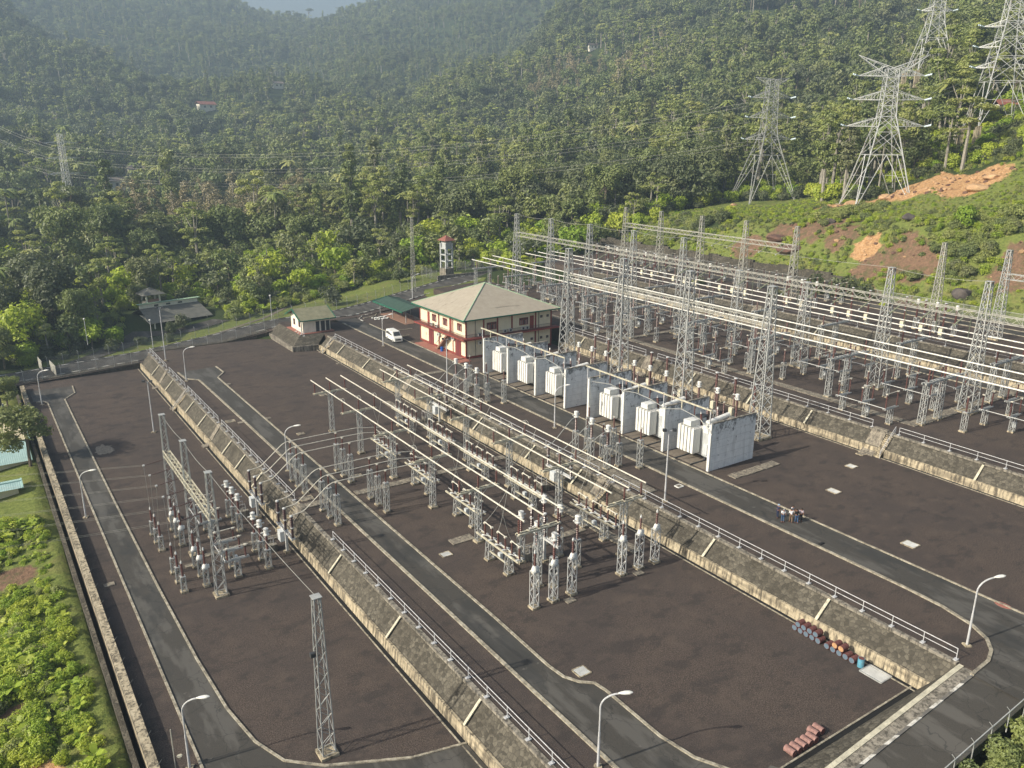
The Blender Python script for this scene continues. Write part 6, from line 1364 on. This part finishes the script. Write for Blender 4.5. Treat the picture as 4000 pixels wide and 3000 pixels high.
def mk_palm_mesh(seed, h, size=1.0, fr=14):
    rr = random.Random(seed); V = []; F = []; lx, ly = rr.uniform(-1, 1), rr.uniform(-1, 1)
    for k in range(fr):
        a = 2 * pi * k / fr + rr.uniform(-.2, .2); el = rr.uniform(-.2, 1.0); L = rr.uniform(3.0, 4.0) * size; P = []
        for i in range(6): q = i / 5; P.append(Vector((lx + cos(a) * L * q * cos(el * .5), ly + sin(a) * L * q * cos(el * .5), h + math.sin(el) * L * q * .7 - q * q * L * .62)))
        sd_ = Vector((-sin(a), cos(a), 0))
        for i in range(5):
            w0 = .62 * size * (1 - abs(i / 5 - .35) * .9); w1 = .62 * size * (1 - abs((i + 1) / 5 - .35) * 1.1)
            for s in (-1, 1):
                o = len(V); V += [P[i], P[i + 1], P[i + 1] + sd_ * s * w1 - Vector((0, 0, .38 * w1)), P[i] + sd_ * s * w0 - Vector((0, 0, .38 * w0))]; F.append((o, o + 1, o + 2, o + 3))
    me = bpy.data.meshes.new('fronds'); me.from_pydata([tuple(v) for v in V], [], F); me.materials.append(MAT['leaf_palm'])
    m = MB(); m.tube((0, 0, -1.5), (lx * .3, ly * .3, h * .5), .2, 6, .15); m.tube((lx * .3, ly * .3, h * .5), (lx, ly, h), .15, 6, .11); tm = bpy.data.meshes.new('trunk'); tm.from_pydata(m.v, [], m.f); tm.materials.append(MAT['bark_pale'])
    return me, tm
def mk_banana(seed):
    rr = random.Random(seed); V = []; F = []
    for k in range(9):
        a = rr.uniform(0, 2 * pi); L = rr.uniform(1.6, 2.6); el = rr.uniform(.5, 1.2); P = [Vector((cos(a) * L * q * cos(el), sin(a) * L * q * cos(el), 1.5 + L * q * sin(el) - q * q * L * .5)) for q in (0, .35, .7, 1)]; sd_ = Vector((-sin(a), cos(a), .2))
        for i in range(3):
            w0, w1 = (.15, .42, .38, .05)[i], (.15, .42, .38, .05)[i + 1]; o = len(V); V += [P[i] - sd_ * w0, P[i + 1] - sd_ * w1, P[i + 1] + sd_ * w1, P[i] + sd_ * w0]; F.append((o, o + 1, o + 2, o + 3))
    me = bpy.data.meshes.new('leaves'); me.from_pydata([tuple(v) for v in V], [], F); me.materials.append(MAT['leaf_bright'])
    m = MB(); m.tube((0, 0, -.5), (0, 0, 1.6), .16, 6, .12); tm = bpy.data.meshes.new('stem'); tm.from_pydata(m.v, [], m.f); tm.materials.append(MAT['leaf_light']); return me, tm
# near versions of each kind
N = {}
for s in range(3):
    N['dark', s] = mk_tree_mesh(10 + s, 13, 11, 'round', 3600, .62, 'leaf_dark'); N['mid', s] = mk_tree_mesh(20 + s, 14, 10, 'round', 3300, .6, 'leaf_mid')
    N['light', s] = mk_tree_mesh(30 + s, 17, 8, 'layer', 1300, .6, 'leaf_light', 'bark_pale', flat=1.2); N['tall', s] = mk_tree_mesh(40 + s, 19, 7.5, 'tall', 1700, .62, 'leaf_mid', 'bark_pale')
    N['grey', s] = mk_tree_mesh(50 + s, 14, 8, 'tall', 1100, .42, 'leaf_grey', 'bark_pale', shell=.9); N['palm', s] = mk_palm_mesh(60 + s, 11 + s * 2); N['bright', s] = mk_tree_mesh(70 + s, 7, 7, 'round', 1600, .5, 'leaf_bright')
    N['flat', s] = mk_tree_mesh(80 + s, 16, 14, 'flat', 1400, .6, 'leaf_dark', flat=1.5); N['bush', s] = mk_tree_mesh(90 + s, 3.0, 4.2, 'bush', 1300, .36, ('leaf_bright', 'leaf_light', 'leaf_mid')[s], trunk=True); N['banana', s] = mk_banana(95 + s)
    N['dbush', s] = mk_tree_mesh(100 + s, 2.4, 3.0, 'bush', 900, .26, 'leaf_dark'); N['scrub', s] = mk_tree_mesh(110 + s, 1.7, 3.8, 'bush', 420, .36, ('leaf_bright', 'leaf_mid', 'leaf_light')[s], trunk=False, flat=1.0)
PART = {'palm': ('fronds', 'trunk'), 'banana': ('leaves', 'stem')}
def tree(kind, s, x, y, sc_, label, cat='tree', name='tree', group=None, z=None, rz=None):
    t = thing(name, label, cat, (x, y, (tz(x, y) - .1) if z is None else z), rnd.uniform(0, 6.28) if rz is None else rz, group); t.scale = (sc_ * rnd.uniform(.9, 1.1), sc_ * rnd.uniform(.9, 1.1), sc_ * rnd.uniform(.9, 1.15))
    a, b = N[kind, s % 3]; pa, pb = PART.get(kind, ('crown', 'trunk')); link(pa, a, t)
    if b is not None: link(pb, b, t)
    return t
# ---- single trees and shrubs that stand out
def tree_at(kind, s, u, v, z, sc_, label, **k):
    x, y = gp(u, v, z); return tree(kind, s, x, y, sc_, label, **k)
tree('mid', 0, 4.3, 141.0, .84, 'leafy green tree in front of the corrugated sheds at the left wall')
for k, (u, v, sc_, l) in enumerate(((304, 1352, 1.5, 'round dark shrub on the bank, left of the floodlight pole'), (437, 1345, 1.7, 'wide dark shrub on the bank beside the fence'), (553, 1322, 1.25, 'small round shrub before the long house'), (660, 1318, 1.2, 'clipped shrub right of the floodlight pole, lower one'), (668, 1296, 1.5, 'dark shrub at the foot of the long house'), (715, 1285, 1.9, 'broad shrub at the right end of the long house'))):
    tree_at('dbush', k, u, v, -6.2, sc_, l, cat='shrub', name='shrub')
tree_at('dark', 1, 556, 1262, -7, .62, 'dark leafy tree at the left corner of the long house'); tree_at('bright', 0, 118, 1385, -8, 1.9, 'big bright green tree left of the open gate'); tree_at('dark', 2, 225, 1335, -8, 1.25, 'dark tree with pale trunk behind the gate lamp')
tree_at('dark', 0, 30, 1370, -8, 1.0, 'dark tree at the left edge above the approach road'); tree_at('mid', 1, 20, 1440, -8.4, .7, 'low broad tree at the left edge beside the approach road'); tree_at('dark', 1, 150, 1290, -8, 1.3, 'tall dark tree behind the bright green one')
tree_at('dbush', 1, 1300, 1182, -1.5, 2.4, 'upright dark shrub on the grass above the guard house', cat='shrub', name='shrub'); tree_at('dbush', 2, 1560, 1110, .5, 2.2, 'dark round shrub on the grass left of the slender mast', cat='shrub', name='shrub')
tree_at('palm', 0, 45, 1320, -8, 1.0, 'palm at the left edge leaning over the dark trees', name='palm_tree', cat='palm'); tree_at('palm', 1, 170, 1230, -8, .9, 'palm behind the tall dark tree on the left', name='palm_tree', cat='palm')
tree('mid', 2, -1.0, 171.5, .6, 'small tree behind the black water tank'); tree('mid', 0, 3.5, 176, .5, 'small tree at the far left corner of the boundary wall')
for k, (x, y, sc_, l) in enumerate(((64.6, 20.4, .95, 'leafy shrub hanging over the fence at the lower right corner, left one'), (67.2, 20.6, 1.2, 'leafy shrub at the lower right corner by the pipe rail'), (69.8, 20.2, 1.3, 'bright shrub at the right edge beside the fence'), (62.3, 20.0, .9, 'low shrub below the fence at the lower right'))):
    tree('bush', k, x, y, sc_, l, cat='shrub', name='shrub', z=-1.2)
for k, (u, v, sc_, l) in enumerate(((3330, 958, 1.5, 'dense dark shrub on the slope above the fence, left of the lone mast'), (3400, 985, 1.2, 'round shrub beside the dense one on the slope'), (2720, 1045, 1.2, 'spreading shrub behind the farthest gantry'), (3770, 900, 2.0, 'small dark tree on the slope below the broad pylon'), (3950, 890, 1.4, 'scrubby tree at the right edge of the slope'), (3050, 1030, 1.1, 'leafy shrub on the wall top behind the gantry'), (3480, 1015, .8, 'small shrub on the red earth'), (3200, 955, 1.3, 'shrub below the bare slope'))):
    R = {3330: 208, 3400: 206, 2720: 213, 3770: 224, 3950: 224, 3050: 203, 3480: 200, 3200: 210}[u]; x, y = wpt(u, v, R); tree('dbush' if k in (0, 1, 7) else 'bush', k, x, y, sc_ * 1.9 if k in (0, 1, 7) else sc_, l, cat='shrub', name='shrub')
# ---- the forest: every candidate place with its kind
rg = np.random.RandomState(5); PTS = []
def jitter(R0, R1, cell):
    n = int(R1 / cell) + 2; gx, gy = np.meshgrid(np.arange(-n, n) * cell, np.arange(-4, n) * cell); gx = gx.ravel() + rg.uniform(-.48, .48, gx.size) * cell; gy = gy.ravel() + rg.uniform(-.48, .48, gy.size) * cell
    R = np.hypot(gx, gy); th = np.degrees(np.arctan2(gx, gy)); k = (R >= R0) & (R < R1) & (th > -10) & (th < 78); return np.stack([gx[k], gy[k]], 1)
cand = np.vstack([jitter(150, 330, 6.3), jitter(330, 620, 7.2), jitter(620, 1100, 8.6), jitter(1100, 1900, 10.5)])
X, Y = cand.T; g_, s_, o_ = cover(X, Y); Rr = np.hypot(X, Y)
ok = ~((X > -2) & (X < 178) & (Y < 205)) & (Rr > 178) & (g_ < .45) & (s_ < .25) & (o_ < .2) & ~((X < 0) & (Y < 178))
ok &= ~((X > 30) & (X < 60) & (Y > 214) & (Y < 242)); ok &= ~((X > 104) & (X < 136) & (Y > 203) & (Y < 222))
for u, v, R, r in ((3415, 812, 262, 13), (2975, 800, 312, 14), (3625, 285, 392, 10), (3872, 497, 283, 12), (275, 838, 470, 9), (465, 745, 452, 14), (480, 760, 440, 10), (2315, 188, 745, 16), (1085, 345, 985, 14), (805, 432, 835, 14), (3940, 435, 318, 10)):
    cx, cy = wpt(u, v, R); ok &= np.hypot(X - cx, Y - cy) > r
for hx, hy, hw in HPOS + [wpt(280, 845, 470) + (16,), wpt(200, 865, 470) + (30,)]:
    hr = math.hypot(hx, hy); al = (X * hx + Y * hy) / hr; ac = np.abs(X * hy - Y * hx) / hr; ok &= ~((ac < hw * .62 + 2) & (al < hr + hw * .5) & (al > hr - 70))
X, Y, Rr = X[ok], Y[ok], Rr[ok]; Zc = terrain(X, Y)
q = np.stack([X, Y, Zc - 43], 1); t_ = q @ np.array(FW); U = 2000 + FPX * (q @ np.array(AX)) / t_; Vv = 1500 + FPX * (q @ np.array(AD)) / t_
keep = (U > -900) & (U < 4900) & (Vv > -700); X, Y, Rr, Zc, U, Vv = X[keep], Y[keep], Rr[keep], Zc[keep], U[keep], Vv[keep]
pn = hash_noise(X, Y, 60) + .6 * hash_noise(X + 300, Y, 23); rn = rg.rand(X.size); rn2 = rg.rand(X.size)
kinds = []
for i in range(X.size):
    u, v, R, n_, r = U[i], Vv[i], Rr[i], pn[i], rn[i]
    if 480 < u < 1280 and 330 < R < 455 and r < .62: k = 'grey'
    elif 2050 < u < 2600 and 720 < R < 830 and r < .7: k = 'grey'
    elif R < 300 and u < 2600: k = 'bright' if r < .24 else 'banana' if r < .34 else 'light' if r < .52 else 'mid' if r < .8 else 'dark'
    elif R < 620 and r < (.12 if u < 1300 else .045): k = 'palm'
    elif u > 2000 and R < 520 and n_ > -.15: k = 'light' if r < .5 else 'tall' if r < .75 else 'mid'
    elif n_ > .1 and 1250 < u < 2700 and R < 950: k = 'light' if r < .6 else 'tall' if r < .85 else 'mid'
    elif n_ > .35: k = 'light' if r < .35 and R < 900 else 'tall' if r < .55 else 'mid'
    elif n_ < -.3: k = 'dark' if r < .75 else 'mid'
    else: k = 'mid' if r < .4 else 'dark' if r < .72 else 'tall' if r < .9 else 'flat' if r < .93 else 'light'
    kinds.append(k)
kinds = np.array(kinds); HT = {'dark': 13, 'mid': 14, 'light': 17, 'tall': 19, 'grey': 14, 'palm': 13, 'bright': 7, 'flat': 16, 'banana': 3.5}
SCL = np.array([(.74 + .95 * b ** 2) * (.62 if R < 300 and u < 2600 and k not in ('banana', 'bright') else 1) * (.8 if R > 900 else 1) for b, R, u, k in zip(rn2, Rr, U, kinds)])
inview = (U > -40) & (U < 4040) & (Vv > -60) & (Vv < 2000)
size = np.array([HT[k] for k in kinds]) * SCL / Rr; size[~inview] = 0
PAL = np.where((kinds == 'palm') & inview)[0]; PAL = PAL[np.argsort(-size[PAL])][:110]
TRE = np.where((kinds != 'palm') & (kinds != 'banana') & inview)[0]; TRE = TRE[np.argsort(-size[TRE])][:285]
BAN = np.where((kinds == 'banana') & inview)[0]; BAN = BAN[np.argsort(-size[BAN])][:60]
LOOK = {'dark': 'dark dense broadleaf tree', 'mid': 'mid-green broadleaf tree', 'light': 'pale-leaved slender tree with layered crown', 'tall': 'tall narrow tree with a pale trunk', 'grey': 'greyish thin-leaved tree', 'bright': 'low bright green tree', 'flat': 'flat-topped spreading tree', 'palm': 'palm with drooping fronds', 'banana': 'banana-like plant with broad bright leaves'}
def place_of(u, R):
    if R < 262 and u < 780: return 'in the belt behind the long house'
    if R < 275 and u < 1350: return 'in the belt left of the guard house'
    if R < 300 and u < 1820: return 'in the belt above the grass bank behind the van'
    if R < 310 and u < 2500: return 'behind the water tower and the far gantries'
    if u < 900: return 'in the valley forest on the left'
    if u < 2000: return 'in the valley forest behind the guard house'
    if u < 2900: return 'on the slope left of the grey pylon'
    if u < 3500: return 'on the slope behind the V-topped pylon'
    return 'on the slope at the right edge'
NAME = {'palm': ('palm_tree', 'palm'), 'banana': ('banana_plant', 'plant'), 'grey': ('thin_tree', 'tree'), 'light': ('slender_tree', 'tree'), 'tall': ('slender_tree', 'tree')}
used = np.zeros(X.size, bool)
for i in list(TRE) + list(PAL) + list(BAN):
    k = kinds[i]; l = LOOK[k] + ' ' + place_of(U[i], Rr[i]); nm, ct = NAME.get(k, ('broadleaf_tree', 'tree'))
    tree(k, i % 3, X[i], Y[i], SCL[i], l, ct, nm, group='trees: ' + l, z=Zc[i] - .2); used[i] = True
# skyline trees one can tell apart
for k, (u, R, sc_, l) in enumerate(((1130, 1745, 1.5, 'flat-crowned tree on the skyline at the left of the gap'), (1205, 1750, 2.0, 'widest flat-crowned tree on the skyline'), (1330, 1750, 1.6, 'umbrella-shaped tree standing alone on the skyline'), (1440, 1750, 1.6, 'umbrella tree on the skyline right of the lone one'), (1500, 1745, 1.4, 'bushy tree on the skyline near the right end of the gap'), (955, 1830, 1.2, 'tree on the skyline where the left hill drops'))):
    x, y = wpt(u, 60, R); tree('flat', k, x, y, sc_ * .8, l, name='broadleaf_tree')
x, y = wpt(2415, 330, 640); tree('grey', 1, x, y, 2.2, 'bare pale dead tree rising above the forest on the middle slope', name='thin_tree')
# the rest of the forest, past counting: one object
pc = bpy.data.collections.new('forest_sources'); order = []
def src(name, mesh_pair, mats):
    a, b = mesh_pair; V = [v.co[:] for v in a.vertices]; F = [tuple(p.vertices) for p in a.polygons]; mi = [0] * len(F)
    if b is not None: o = len(V); V += [v.co[:] for v in b.vertices]; F += [tuple(o + i for i in p.vertices) for p in b.polygons]; mi += [1] * len(b.polygons)
    me = bpy.data.meshes.new(name); me.from_pydata(V, [], F); me.materials.append(a.materials[0]); me.materials.append((b or a).materials[0]); me.polygons.foreach_set('material_index', mi)
    o = bpy.data.objects.new(name, me); return o
LO = []
for s in range(3):
    LO += [('dark', mk_tree_mesh(210 + s, 13, 11, 'round', 620, 1.15, 'leaf_dark')), ('mid', mk_tree_mesh(220 + s, 14, 10, 'round', 580, 1.1, 'leaf_mid')), ('light', mk_tree_mesh(230 + s, 17, 8, 'layer', 420, 1.0, 'leaf_light', 'bark_pale', flat=1.2)),
           ('tall', mk_tree_mesh(240 + s, 19, 7.5, 'tall', 480, 1.05, 'leaf_mid', 'bark_pale')), ('grey', mk_tree_mesh(250 + s, 14, 8, 'tall', 420, .7, 'leaf_grey', 'bark_pale')), ('palm', N['palm', s]), ('bright', mk_tree_mesh(270 + s, 7, 7, 'round', 420, .85, 'leaf_bright')), ('flat', mk_tree_mesh(280 + s, 16, 14, 'flat', 420, 1.1, 'leaf_dark', flat=1.5)), ('banana', N['banana', s])]
def scatter(name, P, kidx, scl, protos, label, cat, coll):
    col = bpy.data.collections.new(coll)
    for i, (nm, pr) in enumerate(protos): col.objects.link(src('%s_%02d' % (coll, i), pr, None))
    me = bpy.data.meshes.new(name); me.from_pydata([tuple(p) for p in P], [], [])
    n = len(P)
    a = me.attributes.new('pick', 'INT', 'POINT'); a.data.foreach_set('value', np.asarray(kidx, np.int32))
    a = me.attributes.new('scl', 'FLOAT', 'POINT'); a.data.foreach_set('value', np.asarray(scl, np.float32))
    a = me.attributes.new('rot', 'FLOAT', 'POINT'); a.data.foreach_set('value', rg.uniform(0, 6.28, n).astype(np.float32))
    ng = bpy.data.node_groups.new(name, 'GeometryNodeTree'); ng.interface.new_socket('Geometry', in_out='INPUT', socket_type='NodeSocketGeometry'); ng.interface.new_socket('Geometry', in_out='OUTPUT', socket_type='NodeSocketGeometry')
    gi = ng.nodes.new('NodeGroupInput'); go = ng.nodes.new('NodeGroupOutput'); ip = ng.nodes.new('GeometryNodeInstanceOnPoints'); ci = ng.nodes.new('GeometryNodeCollectionInfo')
    ci.inputs['Collection'].default_value = col; ci.inputs['Separate Children'].default_value = True; ci.inputs['Reset Children'].default_value = True
    def attr(nm, ty): o = ng.nodes.new('GeometryNodeInputNamedAttribute'); o.data_type = ty; o.inputs[0].default_value = nm; return o.outputs[0]
    cx = ng.nodes.new('ShaderNodeCombineXYZ'); ng.links.new(attr('rot', 'FLOAT'), cx.inputs[2])
    ng.links.new(gi.outputs[0], ip.inputs['Points']); ng.links.new(ci.outputs[0], ip.inputs['Instance']); ip.inputs['Pick Instance'].default_value = True
    ng.links.new(attr('pick', 'INT'), ip.inputs['Instance Index']); ng.links.new(attr('scl', 'FLOAT'), ip.inputs['Scale']); ng.links.new(cx.outputs[0], ip.inputs['Rotation']); ng.links.new(ip.outputs[0], go.inputs[0])
    o = link(name, me, kind='stuff'); o['label'] = label; o['category'] = cat; md = o.modifiers.new('scatter', 'NODES'); md.node_group = ng; return o
rest = np.where(~used)[0]; kk = [k for k, _ in LO]; idx_of = {}
for i, k in enumerate(kk): idx_of.setdefault(k, []).append(i)
scatter('forest', np.stack([X[rest], Y[rest], Zc[rest] - .3], 1), [idx_of[kinds[i]][i % 3] for i in rest], SCL[rest], LO, 'mixed green forest covering the valley and the hills', 'forest', 'forest_sources')
UN = [('dbush', N['dbush', s]) for s in range(3)] + [('bush', N['bush', s]) for s in range(3)]
uc = jitter(180, 470, 3.6); ux, uy = uc.T; g_, s_, o_ = cover(ux, uy); k = (g_ < .5) & (s_ < .3) & (o_ < .2) & ~((ux > -2) & (ux < 178) & (uy < 206)) & ~((ux < 0) & (uy < 178)) & ~((ux > 30) & (ux < 60) & (uy > 196) & (uy < 242)) & ~((ux > 104) & (ux < 136) & (uy < 222)) & ~((uy < 214 + np.clip(ux - 30, 0, 60) * .22) & (ux < 125)); ux, uy = ux[k], uy[k]
scatter('understory', np.stack([ux, uy, terrain(ux, uy) - .3], 1), [(i * 7) % 3 if i % 3 else 3 + (i * 5) % 3 for i in range(ux.size)], rg.uniform(1.0, 2.2, ux.size), UN, 'dark understory below the nearer forest trees', 'undergrowth', 'understory_sources')
# undergrowth: left of the boundary wall, on the hillside by the pylons, along the bank
def rand_in(n, x0, x1, y0, y1): return rg.uniform(x0, x1, n), rg.uniform(y0, y1, n)
ux, uy = rand_in(5200, -34, 3.4, 26, 132); g_, s_, o_ = cover(ux, uy); k = (s_ < .35) & (o_ < .4) & ~((ux > -16) & (uy > 119)); ux, uy = ux[k], uy[k]
SC_ = [('bush', N['bush', s]) for s in range(3)] + [('scrub', N['scrub', s]) for s in range(3)] + [('banana', N['banana', s]) for s in range(3)]
hs = np.clip(.62 + .42 * hash_noise(ux + 40, uy, 10) + rg.uniform(-.12, .12, ux.size) - .3 * (ux > 0), .28, 1.1)
UG = [('bush', mk_tree_mesh(300 + s, 2.6, 3.8, 'bush', 1100, .30, ('leaf_bright', 'leaf_bright', 'leaf_light')[s % 3], trunk=False)) for s in range(5)] + [('banana', N['banana', 1])]
scatter('undergrowth', np.stack([ux, uy, terrain(ux, uy) - .25], 1), [(i * 7) % 6 if i % 9 else 5 for i, h in enumerate(hs)], hs, UG, 'dense bright undergrowth left of the boundary wall', 'undergrowth', 'under_sources')
ux, uy = rand_in(24000, 176, 330, 20, 235); Ru = np.hypot(ux, uy); g_, s_, o_ = cover(ux, uy); k = (Ru < 300) & (s_ < rg.uniform(.1, .9, ux.size)) & (o_ < rg.uniform(.0, .8, ux.size)) & (hash_noise(ux, uy, 7) + hash_noise(ux, uy, 17) > -.75); ux, uy = ux[k], uy[k]
hs = np.clip(.5 + .42 * hash_noise(ux + 90, uy, 15) + rg.uniform(-.15, .15, ux.size), .25, 1.25)
scatter('hillside_scrub', np.stack([ux, uy, terrain(ux, uy) - .2], 1), [(i * 7) % 3 if (h > .8 and i % 3) else 3 + (i * 5) % 3 for i, h in enumerate(hs)], hs, SC_, 'green scrub and tall grass on the hillside below the pylons', 'scrub', 'scrub_sources')
ux, uy = rand_in(5200, -30, 150, 200, 262); g_, s_, o_ = cover(ux, uy); k = ((g_ < .45) | (uy > 212 + np.clip(ux - 30, 0, 60) * .22)) & ~((ux > 33) & (ux < 58) & (uy < 242)) & ~((ux > 106) & (ux < 135) & (uy < 220)) & ~((ux < 50) & (uy < 224)); ux, uy = ux[k], uy[k]
hs = rg.uniform(.5, 1.2, ux.size)
scatter('bank_scrub', np.stack([ux, uy, terrain(ux, uy) - .2], 1), [(i * 7) % 9 for i in range(ux.size)], hs, SC_, 'low bright scrub at the forest edge beyond the grass bank', 'scrub', 'bank_sources')
bm = bmesh.new(); RK = []
for s in range(3):
    rr = random.Random(s); bm = bmesh.new(); bmesh.ops.create_icosphere(bm, subdivisions=1, radius=.5)
    for v in bm.verts: v.co *= rr.uniform(.6, 1.1); v.co.z *= .7
    me = bpy.data.meshes.new('stone'); bm.to_mesh(me); bm.free(); me.materials.append(MAT[('rubble', 'rock_red', 'rubble')[s]]); RK.append(('stone', (me, None)))
ux, uy = rand_in(16000, 176, 330, 20, 235); g_, s_, o_ = cover(ux, uy); k = (o_ > .35) & (rg.rand(ux.size) < .35 + .5 * (o_ > .8)) | ((s_ > .5) & (rg.rand(ux.size) < .08)); ux, uy = ux[k], uy[k]
scatter('loose_stones', np.stack([ux, uy, terrain(ux, uy)], 1), [i % 3 for i in range(ux.size)], rg.uniform(.25, 1.0, ux.size) ** 2 * 2.0, RK, 'loose stones and rubble on the cut earth under the pylons', 'rubble', 'stone_sources')
ux, uy = rand_in(700, 44, 82, 8, 21.5); hs = rg.uniform(.3, .8, ux.size); scatter('roadside_scrub', np.stack([ux, uy, -1.4 - (21.5 - uy) * .25], 1), [(i * 7) % 6 for i in range(ux.size)], hs, SC_, 'green scrub below the fence at the lower right corner', 'scrub', 'road_sources')
MB().add([(30, 22.2, -3.6), (100, 22.2, -.2), (100, 5, -5), (30, 5, -8)], [(0, 1, 2, 3)]).build('grass_slope', 'leaf_mid', kind='structure')
# ------------------------------------------------------------------ haze
HAZE = 0.00036
if HAZE:
    hz = MB().box(-2040, 2110, -745, 2110, -25, 520).build('haze', 'rubber', kind='stuff'); hz['label'] = 'pale blue haze filling the valley air'; hz['category'] = 'haze'
    hm = bpy.data.materials.new('haze'); hm.use_nodes = True; nt = hm.node_tree; nt.nodes.clear(); ou = nt.nodes.new('ShaderNodeOutputMaterial'); pv = nt.nodes.new('ShaderNodeVolumePrincipled')
    pv.inputs['Color'].default_value = (.60, .80, 1.0, 1); pv.inputs['Density'].default_value = HAZE; pv.inputs['Anisotropy'].default_value = 0.2; nt.links.new(pv.outputs[0], ou.inputs['Volume'])
    hz.data.materials.clear(); hz.data.materials.append(hm); hz.display_type = 'BOUNDS'
